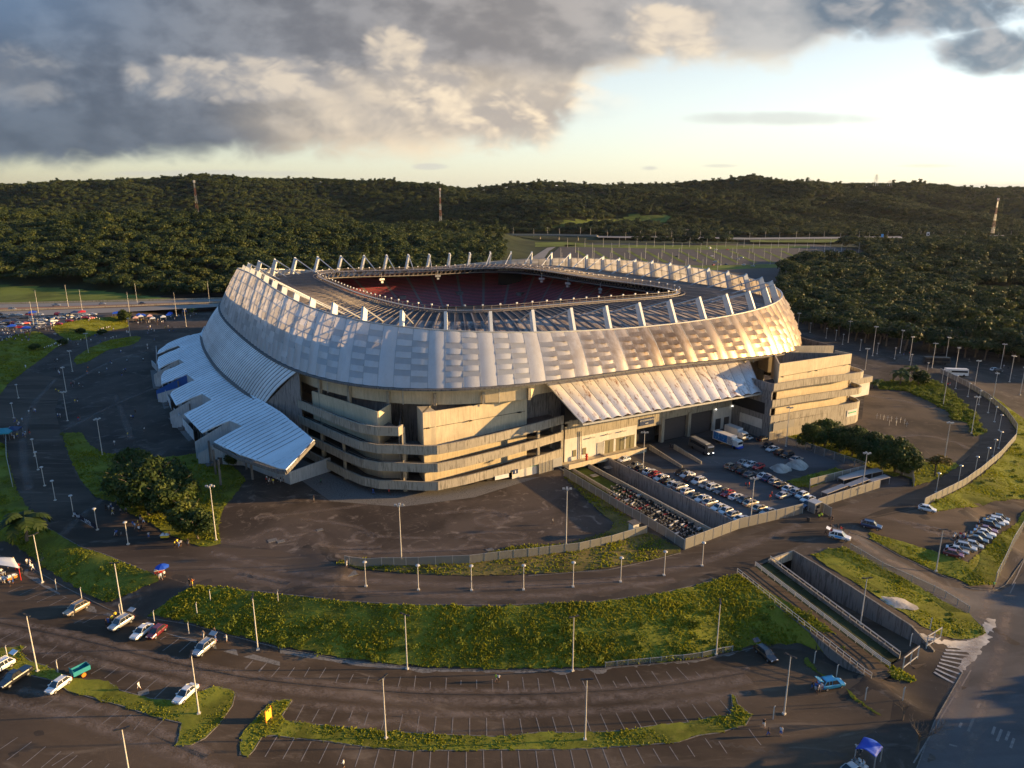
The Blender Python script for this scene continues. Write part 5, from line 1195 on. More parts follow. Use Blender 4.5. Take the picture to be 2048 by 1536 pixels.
def tower_right():
    T = empty('ramp_tower', (*l2w(55, -110), 0), PHI, 'sunlit cream concrete ramp tower with rounded corner, behind the row of dark round trees', 'ramp tower')
    def fin(mb, name, mat):
        mb.v = [(x - 55, y + 110, z) for x, y, z in mb.v]; return mb.build(name, M[mat], T)
    path = [(33.2, -119.9, 0), (45, -120.6, 0), (58, -121.6, -.2), (68, -122.4, -.5), (72.5, -122.3, -.7), (75.3, -121.2, -.9), (77.2, -118.8, -1.0), (78.4, -114, -1.), (79, -104, -1.), (79, -92, -.8), (78, -84, -.5)]
    pts = [(p[0], p[1]) for p in path]
    for k, zt in enumerate((18.2, 12.9, 7.9)):
        z = [zt + p[2] for p in path]
        fin(MB().wall(pts, [q - 2.15 for q in z], z, .35), 'parapet', 'concrete'); fin(MB().wall(pts, [q - .02 for q in z], [q + .1 for q in z], .5), 'parapet_coping', 'concrete')
        poly = pts + [(66, -84), (66, -110), (33.2, -110)]
        fin(MB().prism(poly, zt - 2.6, zt - 2.1), 'ramp_slab', 'slab')
        fin(MB().wall([(33.2, -119.9), (33.2, -106)], zt - 2.5, zt, .35), 'parapet', 'concrete_wall')
    fin(MB().wall(pts, [3.0] * 11, [5.5] * 11, .3), 'mesh_screen', 'concrete'); g_ = MB()
    for k in range(12): g_.box((35 + 2.2 * k, -120.2 - .06 * k * 1.2, 4.4), (.22, .3, 3.0))
    fin(g_, 'mesh_frame', 'galv'); fin(MB().box((47, -120.55, 4.3), (26, .25, 2.6)), 'ventilation_panel', 'grey_panel')
    fin(MB().wall(pts, [0] * 11, [3.1] * 11, .45), 'plinth', 'concrete'); fin(MB().box((70, -122.55, 4.0), (5.2, .2, 2.2)), 'kiosk_wall', 'white_wall'); fin(MB().box((70, -122.7, 4.2), (4.0, .1, .45)), 'green_strip', 'teal_green')
    # two wedge enclosures rising above the ramp
    A_, B_, C_ = (37.7, -117.6), (72.6, -118.0), (50, -105)
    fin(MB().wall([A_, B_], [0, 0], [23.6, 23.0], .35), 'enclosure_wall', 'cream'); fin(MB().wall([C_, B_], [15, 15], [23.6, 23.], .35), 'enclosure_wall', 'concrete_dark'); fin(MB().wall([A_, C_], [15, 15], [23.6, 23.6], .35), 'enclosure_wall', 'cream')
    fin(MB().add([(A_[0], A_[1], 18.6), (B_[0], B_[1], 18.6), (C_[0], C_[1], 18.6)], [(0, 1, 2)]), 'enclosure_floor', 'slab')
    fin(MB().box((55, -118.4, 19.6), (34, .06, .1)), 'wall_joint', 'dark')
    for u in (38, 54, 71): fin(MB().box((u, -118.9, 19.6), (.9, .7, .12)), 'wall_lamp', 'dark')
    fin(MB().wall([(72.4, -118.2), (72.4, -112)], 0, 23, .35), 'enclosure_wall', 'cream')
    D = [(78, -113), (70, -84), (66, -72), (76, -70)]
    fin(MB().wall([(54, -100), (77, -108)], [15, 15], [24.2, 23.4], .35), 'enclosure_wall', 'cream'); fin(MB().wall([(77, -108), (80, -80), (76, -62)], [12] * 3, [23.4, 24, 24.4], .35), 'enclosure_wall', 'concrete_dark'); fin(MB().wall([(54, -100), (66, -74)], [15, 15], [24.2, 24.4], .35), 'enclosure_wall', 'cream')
    fin(MB().add([(54, -100, 18), (77, -108, 18), (80, -80, 18), (76, -62, 18), (66, -74, 18)], [(0, 1, 2, 3, 4)]), 'enclosure_floor', 'slab')
    for p in [(34, -117.5), (76.4, -116), (78, -106)]: fin(MB().beam((p[0], p[1], 0), (p[0], p[1], 16), .7, .7), 'column', 'concrete')
    fin(MB().prism([(34, -118), (72, -118), (72, -100), (34, -104)], 0, 5.2), 'core_block', 'concrete_wall')
    # low annex with a flat roof further right
M['grey_panel'] = flat('grey_panel', (.24, .23, .21), .6)
tower_right()
def annex():
    a = empty('annex_building', (*l2w(96, -92), 0), PHI, 'low flat roofed annex with white wall between ramp tower and palms', 'building')
    MB().box((0, 0, 2.6), (26, 22, 5.2)).build('wall', M['white_wall'], a); MB().box((0, 0, 6.2), (27, 23, 2.2)).build('parapet', M['concrete'], a)
    MB().box((0, 0, 7.33), (25.6, 21.6, .1)).build('roof', M['slab'], a); MB().box((-4, -11.1, 2.), (3, .2, 3.6)).build('door', M['galv'], a); MB().box((5, -11.1, 3.), (4, .2, 1.4)).build('window', M['dark'], a)
annex()

# ================================================================== trench, motorcycle park and tunnel
def local_obj(mb, name, mat, kind=None, **kw):
    mb.v = [(*l2w(x, y), z) for x, y, z in mb.v]; o = mb.build(name, M[mat]); 
    if kind: o['kind'] = kind
    if kw: tag(o, **kw)
    return o
def cutting():
    zf = lambda u, v: -.9
    local_obj(MB().quad((-36, -157, -.9), (-27.6, -157, -.9), (-27.6, -104, -.9), (-36, -104, -.9)), 'motorcycle_park', 'asphalt_lot', 'structure')
    local_obj(MB().quad((-27.4, -157, -5.6), (-20.8, -157, -5.6), (-20.8, -100, -5.6), (-27.4, -100, -5.6)), 'trench_road', 'asphalt_lot', 'structure')
    sheet('grass', [(-35.6, -106), (-28.4, -106), (-28.4, -131), (-35.6, -125)], M['grass'], .06, 1., True, zf=zf, kind='stuff')
    local_obj(MB().wall([(-20.75, -104), (-20.75, -157)], -5.7, .95, .45), 'retaining_wall', 'concrete_wall', label='long stained retaining wall between car court and sunken trench', cat='retaining wall')
    local_obj(MB().wall([(-27.5, -108.5), (-27.5, -157)], -5.7, .35, .4), 'retaining_wall', 'concrete', label='low kerb wall between motorcycle rows and sunken trench', cat='retaining wall')
    local_obj(MB().wall([(-36.1, -104), (-36.1, -157.2)], -1.2, .15, .3), 'kerb_wall', 'concrete', 'structure')
    local_obj(MB().wall([(-33.0, -107), (-33.6, -130)], -1.0, .1, .3), 'kerb_wall', 'concrete', 'structure')
    local_obj(MB().wall([(-27.6, -157.1), (-20.5, -157.1)], -5.7, .6, .5), 'trench_end_wall', 'concrete', label='short concrete wall closing the near end of the sunken trench', cat='wall')
    local_obj(MB().wall([(-36.2, -157.1), (-27.6, -157.1)], -1.2, .05, .3), 'kerb_wall', 'concrete', 'structure')
    # tunnel cutting
    zr = lambda v: float(np.interp(v, [-201, -190, -180, -172], [-5., -3.1, -1.4, 0.]))
    vs = list(range(-172, -202, -3)) + [-201]
    w = MB()
    for a, b in zip(vs[:-1], vs[1:]): w.quad((-37, a, zr(a)), (-37, b, zr(b)), (-31.9, b, zr(b)), (-31.9, a, zr(a)))
    w.quad((-37, -201, -5), (-37, -203, -5.25), (-31.9, -203, -5.3), (-31.9, -201, -5))
    local_obj(w, 'ramp_path', 'asphalt_lot', 'structure')
    w = MB()
    for a, b in zip(vs[:-1], vs[1:]): w.quad((-31.9, a, zr(a) - .05), (-31.9, b, zr(b) - .05), (-27.3, b, zr(b) - .25), (-27.3, a, zr(a) - .35))
    local_obj(w, 'weeds', 'weeds', 'stuff')
    local_obj(MB().wall([(-37.1, v) for v in vs], [zr(v) - 3.4 for v in vs], [zr(v) - .03 for v in vs], .3), 'ramp_edge_wall', 'concrete_dark', 'structure')
    local_obj(MB().quad((-27.3, -172, -5.6), (-27.3, -204, -5.5), (-20.2, -204, -5.5), (-20.2, -172, -5.6)), 'tunnel_road', 'asphalt_lot', 'structure')
    local_obj(MB().quad((-27.3, -150, -5.61), (-27.3, -172, -5.61), (-20.2, -172, -5.61), (-20.2, -150, -5.61)), 'tunnel_road', 'asphalt_lot', 'structure')
    local_obj(MB().wall([(-27.4, -172), (-27.4, -201)], [-5.8, -5.8], [.5, -4.6], .35), 'parapet_wall', 'concrete_dark', label='sloping parapet wall between grass strip and tunnel road', cat='wall')
    z = [0.15, -.35, -1.2, -2.1, -3.0]
    local_obj(MB().wall([(-20.2, -172), (-20.2, -178), (-20.2, -185), (-20.2, -192), (-20.2, -198.5), (-20.2, -203)], -6.3, [q + .45 for q in z] + [-5.0], .4), 'retaining_wall', 'concrete_dark', label='tall streaked retaining wall beside the tunnel road, under the grass wedge', cat='retaining wall')
    local_obj(MB().box((-23.8, -171.9, -.6), (7.6, .5, 1.9)), 'portal_beam', 'concrete', label='concrete beam over the tunnel mouth at the edge of the ring road', cat='beam')
    local_obj(MB().wall([(-27.4, -165), (-27.4, -171.8)], -5.7, -.2, .3).wall([(-20.2, -165), (-20.2, -171.8)], -5.7, -.2, .3).wall([(-27.4, -164), (-20.2, -164)], -5.7, -.2, .3), 'tunnel_wall', 'dark', label='dark inside walls of the tunnel below the ring road', cat='tunnel wall')
    # rails
    def rail(u, z0f, n, label, h=1.1, va=-172, vb=-202, double=False, du=0.):
        r = empty('handrail', (*l2w(u, (va + vb) / 2), z0f((va + vb) / 2)), PHI, label, 'railing'); P = []
        mid = (u, (va + vb) / 2, z0f((va + vb) / 2))
        def L(p): return (p[0] - mid[0], p[1] - mid[1], p[2] - mid[2])
        for i in range(n + 1):
            v = va + (vb - va) * i / n; P.append((u + du * i / n, v, z0f(v)))
        mb = MB()
        for a, b in zip(P[:-1], P[1:]):
            for dz in ([.55, h] if not double else [.4, .7, h]): mb.beam(L((a[0], a[1], a[2] + dz)), L((b[0], b[1], b[2] + dz)), .08 if not double else .11, .08 if not double else .10)
        mb.build('rail', M['galv'], r); pm = MB().beam((0, 0, 0), (0, 0, h), .09, .09).mesh('post', [M['galv']])
        for p in P: q = link('post', pm, r); q.location = L(p)
    rail(-37.1, zr, 22, 'thin metal railing between shrubby slope and dark ramp path')
    rail(-31.9, lambda v: zr(v) + .1, 18, 'heavy double railing between ramp path and grass strip', 1.0, double=True)
    rail(-27.4, lambda v: float(np.interp(v, [-201, -172], [-4.6, .5])), 20, 'thin railing on top of the sloping parapet wall', .7, vb=-201)
cutting()
# ================================================================== vegetation
nr = np.random.default_rng(11)
def leaf_cloud(cent, rad, nl, size, rs, up=.35, flat_=1.):
    """random leaf quads on the shells of a set of lobes -> verts, faces, tone"""
    cent = np.asarray(cent, float); rad = np.asarray(rad, float); k = rs.choice(len(cent), nl, p=(rad[:, 0] * rad[:, 1]) / (rad[:, 0] * rad[:, 1]).sum())
    d = rs.normal(size=(nl, 3)); d[:, 2] += up; d /= np.linalg.norm(d, axis=1)[:, None]
    rr_ = rs.uniform(.62, 1.06, nl)[:, None]; p = cent[k] + d * rad[k] * rr_
    n = d + rs.normal(size=(nl, 3)) * .55; n[:, 2] += .35; n /= np.linalg.norm(n, axis=1)[:, None]
    a = np.cross(n, rs.normal(size=(nl, 3))); a /= np.linalg.norm(a, axis=1)[:, None]; b = np.cross(n, a)
    s = (size * rs.uniform(.55, 1.35, nl))[:, None]; a = a * s; b = b * s * rs.uniform(.5, 1., nl)[:, None]
    v = np.stack([p - a - b * .5, p + a * .2 - b, p + a + b * .4, p - a * .3 + b], 1).reshape(-1, 3)
    f = np.arange(nl * 4).reshape(-1, 4); lt = rs.uniform(0, 1, len(cent)); tone = np.clip(.72 * lt[k] + .32 * rs.uniform(0, 1, nl) - .02, 0, 1); return v, f, tone
def crown_mesh(name, seed, R_, H_, lobes, nl, size, mat, kind='dome'):
    rs = np.random.default_rng(seed); cs = []; rd = []
    for i in range(lobes):
        th = rs.uniform(0, 2 * np.pi); q = math.sqrt(rs.uniform(0, 1)) * R_ * .68
        if kind == 'umbrella': z = H_ * (.62 + .2 * rs.uniform()) - .10 * q; r = R_ * rs.uniform(.26, .42); rd.append((r, r, r * .5))
        elif kind == 'tall': z = H_ * rs.uniform(.3, .95); q *= .6; r = R_ * rs.uniform(.32, .5); rd.append((r, r, r * 1.1))
        elif kind == 'bush': z = H_ * (.16 + .62 * math.sqrt(max(0, 1 - (q / R_) ** 2)) * rs.uniform(.2, 1.05)); r = R_ * rs.uniform(.32, .46); rd.append((r, r, r * .85))
        else: z = H_ * (.42 + .42 * math.sqrt(max(0, 1 - (q / R_) ** 2)) * rs.uniform(.55, 1.05)); r = R_ * rs.uniform(.30, .48); rd.append((r, r, r * .72))
        cs.append((q * math.cos(th), q * math.sin(th), z))
    v, f, t = leaf_cloud(cs, rd, nl, size, rs); return np_mesh(name, v, f, [mat], False, t)
def trunk_mesh(name, seed, H_, R_, r0=.35):
    rs = random.Random(seed); mb = MB(); top = Vector((rs.uniform(-.4, .4), rs.uniform(-.4, .4), H_ * .45)); mb.tube((0, 0, -.6), top, r0, r0 * .7, 7)
    for i in range(5):
        a = 2 * math.pi * i / 5 + rs.uniform(-.4, .4); e = top + Vector((math.cos(a) * R_ * .5, math.sin(a) * R_ * .5, H_ * rs.uniform(.22, .38))); mb.tube(top - Vector((0, 0, rs.uniform(0, H_ * .1))), e, r0 * .45, r0 * .16, 5)
        mb.tube(e, e + Vector((math.cos(a + .6) * R_ * .25, math.sin(a + .6) * R_ * .25, H_ * .1)), r0 * .16, r0 * .06, 4)
    return mb.mesh(name, [M['bark']])
CROWNS = [crown_mesh('crown_mesh', 1, 6.0, 10.5, 12, 900, .54, M['leaf']), crown_mesh('crown_mesh', 2, 6.8, 9.5, 15, 1000, .54, M['leaf']), crown_mesh('crown_mesh', 3, 6.6, 9.0, 11, 800, .54, M['leaf'], 'umbrella'), crown_mesh('crown_mesh', 4, 4.4, 12.0, 12, 760, .54, M['leaf'], 'tall')]
TRUNKS = [trunk_mesh('trunk_mesh', 1, 10.5, 6.), trunk_mesh('trunk_mesh', 2, 9.5, 6.5), trunk_mesh('trunk_mesh', 3, 9., 6.5), trunk_mesh('trunk_mesh', 4, 13., 4.)]
def tree(name, x, y, z, k, s, rz, label, group=None, cat='tree', crown=None, trunk=None, sz=1.):
    t = empty(name, (x, y, z - .2), rz, label, cat, group); t.scale = (s, s, s * sz)
    link('trunk', trunk or TRUNKS[k], t); link('crown', crown or CROWNS[k], t); return t
def gh(x, y):
    u, v = w2l(x, y)
    if U0 + 4 < u < U1 - 4 and V0 + 4 < v < V1 - 4: return hl(u, v)
    h = float(far_h(np.array([x]), np.array([y]))[0]); return max(h, 3.4) if (x < -150 and y < 560) else h
def wpx(x, y, z):
    d = y * CP + (CAMH - z) * SP; return (1024 + F * x / d, 768 + F * ((CAMH - z) * CP - y * SP) / d)
LOTP = np.array([(1125, 487), (1200, 486), (1380, 490), (1500, 489), (1620, 488), (1720, 500), (1745, 520), (1700, 527), (1600, 523), (1560, 560), (1500, 575), (1000, 575), (1000, 520), (1060, 490)])
def forest_ok(px, py, x, y):
    if px < -260 or px > 2300 or y > 2260: return False
    if px < 470:      # left slopes above the road
        lim = np.interp(px, [-260, 0, 100, 200, 285, 380, 470], [560, 566, 571, 579, 589, 598, 600])
        return py < lim
    if y < 432 and px < 1560: return False
    if inside(np.array([[px, py]]), LOTP)[0]: return False
    if 1010 < px < 1130 and 468 < py < 530: return False
    if 960 < px < 1200 and 470 < py < 492: return False                   # ground under the flyover
    if 1180 < px < 2300 and 474 < py < 487: return False
    if 1480 < px < 1800 and 487 < py < 494: return False
    if 1230 < px < 1340 and 430 < py < 450: return False                  # clearing with bright grass
    if 1110 < px < 1240 and 440 < py < 452: return False
    if px < 1030: return y > 432
    if px < 1560: return py < 500
    if px < 1790: low = np.interp(px, [1560, 1600, 1700, 1800], [640, 655, 684, 700])
    else: low = np.interp(px, [1790, 1900, 2048, 2300], [700, 714, 735, 780])
    if 1930 < px < 2100 and 578 < py < 596: return False
    return py < low
pts = []
def seed_band(y0, y1, sp, s0, s1):
    X1 = .82 * y1 + 60; xs = np.arange(-X1, X1, sp); ys = np.arange(y0, y1, sp)
    for x in xs:
        for y in ys:
            jx = x + nr.uniform(-.42, .42) * sp; jy = y + nr.uniform(-.42, .42) * sp
            if abs(jx) > .82 * jy + 60: continue
            z = gh(jx, jy); px, py = wpx(jx, jy, z)
            if not forest_ok(px, py, jx, jy): continue
            pts.append((jx, jy, z, nr.uniform(s0, s1), nr.uniform(0, 6.28), math.hypot(jx, jy), px, py))
seed_band(300, 620, 8.6, .6, 1.45); seed_band(620, 1150, 10.5, .65, 1.7); seed_band(1150, 1650, 14., .8, 1.9); seed_band(1650, 2260, 18., 1.2, 1.9)
pts.sort(key=lambda p: p[5])
def vis(p): return not (480 < p[6] < 1560 and p[7] > 505)
near = [p for p in pts if vis(p) and -20 < p[6] < 2070][:240]; nearset = set(id(p) for p in near)
GT = {0: 'broad dense crown', 1: 'wide rounded crown', 2: 'flat layered umbrella crown', 3: 'tall narrow crown'}
for i, p in enumerate(near):
    k = int(nr.choice([0, 1, 2, 3], p=[.3, .3, .3, .1])); right = p[6] > 1024
    tree('forest_tree', p[0], p[1], p[2], k, p[3], p[4], 'green forest tree with ' + GT[k] + (' in the wood behind the ring of lamps' if right else ' on the wooded slope above the highway'), 'trees with ' + GT[k] + (' in the wood by the ring' if right else ' on the slope above the highway'))
rest = [p for p in pts if id(p) not in nearset]
def forest_object(P):
    me = bpy.data.meshes.new('forest'); me.from_pydata([(p[0], p[1], p[2] - .4 - (2.6 * p[3] if p[1] > 1150 else 0)) for p in P], [], [])
    a = me.attributes.new('rz', 'FLOAT', 'POINT'); a.data.foreach_set('value', np.array([p[4] for p in P], np.float32))
    a = me.attributes.new('sc', 'FLOAT', 'POINT'); a.data.foreach_set('value', np.array([p[3] for p in P], np.float32))
    a = me.attributes.new('kd', 'INT', 'POINT'); a.data.foreach_set('value', np.array([int(nr.choice([0, 1, 2, 3], p=[.33, .33, .26, .08])) for _ in P], np.int32))
    o = link('forest', me); tag(o, 'dark green tropical forest covering the hills and the plain', None, None, 'stuff')
    ng = bpy.data.node_groups.new('forest_scatter', 'GeometryNodeTree'); ng.interface.new_socket('Geometry', in_out='INPUT', socket_type='NodeSocketGeometry'); ng.interface.new_socket('Geometry', in_out='OUTPUT', socket_type='NodeSocketGeometry')
    N = ng.nodes; L = ng.links; gi = N.new('NodeGroupInput'); go = N.new('NodeGroupOutput'); jn = N.new('GeometryNodeJoinGeometry')
    def attr(n, t):
        x = N.new('GeometryNodeInputNamedAttribute'); x.data_type = t; x.inputs[0].default_value = n; return x.outputs[0]
    rz, s_, kd = attr('rz', 'FLOAT'), attr('sc', 'FLOAT'), attr('kd', 'INT')
    rot = N.new('ShaderNodeCombineXYZ'); L.new(rz, rot.inputs[2])
    crowns = [next(o for o in col.objects if o.name.startswith('crown') and o.data is c) for c in CROWNS]
    for k in range(4):
        oi = N.new('GeometryNodeObjectInfo'); oi.inputs[0].default_value = crowns[k]; oi.transform_space = 'ORIGINAL'; oi.inputs['As Instance'].default_value = True
        eq = N.new('FunctionNodeCompare'); eq.data_type = 'INT'; eq.operation = 'EQUAL'; L.new(kd, eq.inputs[2]); eq.inputs[3].default_value = k
        ip = N.new('GeometryNodeInstanceOnPoints'); L.new(gi.outputs[0], ip.inputs['Points']); L.new(eq.outputs[0], ip.inputs['Selection']); L.new(oi.outputs['Geometry'], ip.inputs['Instance']); L.new(rot.outputs[0], ip.inputs['Rotation']); L.new(s_, ip.inputs['Scale'])
        L.new(ip.outputs[0], jn.inputs[0])
    L.new(jn.outputs[0], go.inputs[0]); md = o.modifiers.new('scatter', 'NODES'); md.node_group = ng; return o
forest_object(rest)
print('forest', len(rest), 'single', len(near))

# --- palms
def palm_meshes(seed, H_=6., n=16, L_=3.4):
    rs = random.Random(seed); mb = MB(); p = Vector((0, 0, -.3))
    for i in range(5): q = p + Vector((rs.uniform(-.1, .15), rs.uniform(-.1, .1), H_ / 5)); mb.tube(p, q, .22 - .02 * i, .2 - .02 * i, 7); p = q
    tr = mb.mesh('palm_trunk', [M['bark']]); V = []; T = []
    for i in range(n):
        a = 2 * math.pi * i / n + rs.uniform(-.2, .2); el = rs.uniform(.1, 1.15); d = Vector((math.cos(a), math.sin(a), 0)); s = Vector((-d.y, d.x, 0)); tone = rs.uniform(.2, .9); pr = p.copy(); L = L_ * rs.uniform(.8, 1.15)
        for k in range(9):
            t = k / 8; e = el - 1.9 * t; nx = pr + (d * math.cos(e) + Vector((0, 0, math.sin(e)))) * (L / 8); w = .85 * math.sin(math.pi * min(1, .15 + .85 * t)) * (L / 3.4)
            for sg in (-1, 1): V += [tuple(pr), tuple(nx), tuple(nx + s * sg * w + d * .25 - Vector((0, 0, .28))), tuple(pr + s * sg * w * .9 + d * .25 - Vector((0, 0, .28)))]; T.append(tone + rs.uniform(-.15, .15))
            pr = nx
    f = np.arange(len(V)).reshape(-1, 4); return tr, np_mesh('palm_fronds', V, f, [M['leaf_near']], False, np.clip(T, 0, 1))
def palm(px, py, s, seed, label, H_=6.):
    x, y, z = gp(px, py); tr, fr = palm_meshes(seed, H_); t = empty('palm_tree', (x, y, z), seed * 1.3, label, 'palm tree'); t.scale = (s,) * 3; link('trunk', tr, t); link('fronds', fr, t)
palm(56, 1082, 1.75, 1, 'wide palm tree on the grass verge beside the near stretch of ring road', 3.4)
palm(387, 632, .9, 2, 'small palm behind the vendor tents at the far edge of the plaza', 4.5)
palm(1800, 770, 1.35, 3, 'broad green palm in front of the low annex building', 3.8)
palm(1745, 776, 1.0, 4, 'low palm squeezed between ramp tower and annex wall', 2.5)
palm(1822, 758, 1.1, 5, 'taller palm at the far side of the annex palms', 4.2)

# --- single trees close by
NC = [crown_mesh('crown_near', 21, 3.4, 6.4, 20, 4400, .22, M['leaf_near'], 'bush'), crown_mesh('crown_near', 22, 3.8, 6.8, 24, 5000, .22, M['leaf_near'], 'bush'), crown_mesh('crown_near', 23, 3.0, 5.6, 17, 3400, .22, M['leaf_near'], 'bush')]
NT2 = [trunk_mesh('trunk_near', 21, 6.4, 3.4, .22), trunk_mesh('trunk_near', 22, 6.8, 3.8, .22), trunk_mesh('trunk_near', 23, 5.6, 3., .2)]
def ntree(px, py, k, s, label, name='round_tree', group=None, sz=1.):
    x, y, z = gp(px, py); s *= 1.22; return tree(name, x, y, z, 0, s, px * .37, label, group, 'tree', NC[k], NT2[k], sz)
for i, (px, py, k, s) in enumerate([(262, 1010, 1, 1.35), (300, 1030, 1, 1.45), (345, 1040, 0, 1.35), (322, 1000, 1, 1.5), (284, 985, 0, 1.3), (375, 1062, 2, 1.25), (360, 1015, 0, 1.4), (398, 1078, 2, 1.1), (270, 962, 1, 1.2), (250, 985, 2, 1.2)]):
    ntree(px, py, k, s, ORD[i] + ' tree, nearest the canopy first, in the dark clump inside the left ring bend', group='trees of the dark clump inside the ring road', name='round_tree')
for i, (px, py, k, s) in enumerate([(1622, 898, 0, 1.15), (1648, 893, 1, 1.15), (1680, 905, 0, 1.1), (1705, 912, 1, 1.15), (1735, 925, 1, 1.2), (1762, 938, 0, 1.25), (1790, 945, 1, 1.25), (1805, 950, 2, 1.2), (1768, 915, 2, 1.15), (1725, 900, 2, 1.05)]):
    ntree(px, py, k, s, ORD[i] + ' round dark tree along the court fence, counted from the sunlit ramp tower', group='round dark trees along the court fence')
ntree(462, 930, 2, .75, 'small dark tree growing in front of the ribbed side canopy')
ntree(252, 645, 2, 1.25, 'yellow green tree at the end of the grassy bank by the vendor tents')
for i, (px, py) in enumerate([(70, 700), (125, 690), (205, 670), (160, 668)]): ntree(px, py, 2, .8, ['dark bush low on the bank beside the crowd stairs', 'dark shrub beside the foot of the bank stairs', 'rounded dark shrub on the second grass bank', 'small shrub beside the upper stairs'][i], 'bush', sz=.7)
ntree(1838, 770, 2, 1.0, 'brownish leafy tree next to the annex palms')
def orange_tree():
    x, y, z = gp(1870, 952); c = crown_mesh('crown_open', 31, 3.2, 5.6, 9, 620, .22, M['leaf_autumn'], 'umbrella'); tree('sparse_tree', x, y, z, 0, 1.25, 1., 'sparse yellow and rust leaved tree beside the grassy tip of the side plaza', None, 'tree', c, NT2[0])
orange_tree()
def bare_tree(px, py, H_, label, seed):
    rs = random.Random(seed); x, y, z = gp(px, py); mb = MB()
    def br(p, d, L, r, k):
        q = p + d * L; mb.tube(p, q, r, r * .62, 5 if k else 6, cap=False)
        if k >= 5: return
        for _ in range(3 if k < 3 else 2):
            nd = (d + Vector((rs.uniform(-1, 1), rs.uniform(-1, 1), rs.uniform(-.15, .7))) * .75).normalized(); br(q, nd, L * rs.uniform(.6, .82), r * .6, k + 1)
    t = empty('bare_tree', (x, y, z), 0, label, 'tree'); br(Vector((0, 0, -.2)), Vector((.05, 0, 1)), H_ * .28, H_ * .026, 0); mb.build('branches', M['bark'], t)
bare_tree(1832, 1508, 9., 'large leafless tree beside the street below the crossing', 4)
bare_tree(1805, 1440, 4.5, 'thin leafless sapling on the bare ground above the big leafless tree', 9)

# --- grass tufts and shrubs on the verges
def scatter(keys, dens, h0, h1, mat, name, seed, label=None, avoid=None):
    rs = np.random.default_rng(seed); P = []
    for k in keys:
        q = GR[k]; x0, y0 = q.min(0); x1, y1 = q.max(0); n = int((x1 - x0) * (y1 - y0) * dens); g = rs.uniform((x0, y0), (x1, y1), (n, 2)); g = g[inside(g, q)]; P.append(g)
    P = np.concatenate(P); n = len(P); Z = np.array([hl(a, b) for a, b in P]); X = CX + P[:, 0] * cph - P[:, 1] * sph; Y = CY + P[:, 0] * sph + P[:, 1] * cph
    cl = .5 + .5 * np.sin(P[:, 0] * .35 + 2 * np.sin(P[:, 1] * .22)) * np.cos(P[:, 1] * .31 + 1.3 * np.sin(P[:, 0] * .17))
    V = []; T = []
    for b in range(3):
        a = rs.uniform(0, 2 * np.pi, n); w = rs.uniform(.10, .24, n) * (.7 + cl * .6); h = rs.uniform(h0, h1, n) * (.5 + cl); dx, dy = np.cos(a) * w, np.sin(a) * w; lx, ly = rs.normal(0, .14, n), rs.normal(0, .14, n)
        V.append(np.stack([np.stack([X - dx, Y - dy, Z - .02], 1), np.stack([X + dx, Y + dy, Z - .02], 1), np.stack([X + dx * .4 + lx, Y + dy * .4 + ly, Z + h], 1), np.stack([X - dx * .4 + lx, Y - dy * .4 + ly, Z + h * .9], 1)], 1)); T.append(np.clip(cl * .75 + rs.uniform(-.25, .35, n), 0, 1))
    v = np.concatenate(V).reshape(-1, 3); f = np.arange(len(v)).reshape(-1, 4); o = link(name, np_mesh(name, v, f, [mat], False, np.concatenate(T))); tag(o, label, None, None, 'stuff'); return n
print(scatter(['emb'], 10., .16, .42, M['tuft'], 'tall_grass', 5, 'tall tangled grass on the embankment'))
print(scatter(['tri', 'isl1', 'isl2', 'wedge', 'rlot', 'isl3', 'isl4', 'rout'], 9., .08, .24, M['tuft'], 'grass', 6, 'short tufted grass on verges and islands'))
print(scatter(['inl', 'berm', 'hedge', 'undr', 'solar', 'court', 'oval', 'bank1', 'bank2'], 3.5, .15, .40, M['tuft'], 'grass', 8, 'rough grass round the stadium plaza'))
def shrubs(keys, dens, r0, r1, seed, name, label, side=None):
    rs = np.random.default_rng(seed); V = []; Fa = []; T = []; o = 0
    for k in keys:
        q = GR[k]; x0, y0 = q.min(0); x1, y1 = q.max(0); n = int((x1 - x0) * (y1 - y0) * dens); g = rs.uniform((x0, y0), (x1, y1), (n, 2)); g = g[inside(g, q)]
        for a, b in g:
            z = hl(a, b)
            if side and not side(a, b, z) : continue
            r = rs.uniform(r0, r1); x, y = l2w(a, b); m = 4; c = [(x + rs.normal(0, r * .4), y + rs.normal(0, r * .4), z + r * rs.uniform(.2, .7)) for _ in range(m)]; rd = [(r * .6, r * .6, r * .5)] * m
            v, f, t = leaf_cloud(c, rd, int(70 * r / .8), .17, rs); V.append(v); Fa.append(f + o); o += len(v); T.append(np.clip(t * .45 + rs.uniform(0, .25), 0, 1))
    ob = link(name, np_mesh(name, np.concatenate(V), np.concatenate(Fa), [M['shrub']], False, np.concatenate(T))); tag(ob, label, None, None, 'stuff')
shrubs(['emb'], .16, .45, 1.25, 3, 'undergrowth', 'shrubby undergrowth low on the embankment', lambda a, b, z: (z < -2.2 and rng.random() < .8) or rng.random() < .05)
shrubs(['hedge'], .55, .6, 1.3, 4, 'undergrowth', 'dense hedge of shrubs along the curved side plaza bank')
shrubs(['rout', 'tri'], .035, .4, .9, 5, 'undergrowth', 'scattered shrubs on the outer grass banks')
shrubs(['inl', 'wedge', 'bank1'], .02, .4, .9, 6, 'undergrowth', 'scattered shrubs inside the ring road')
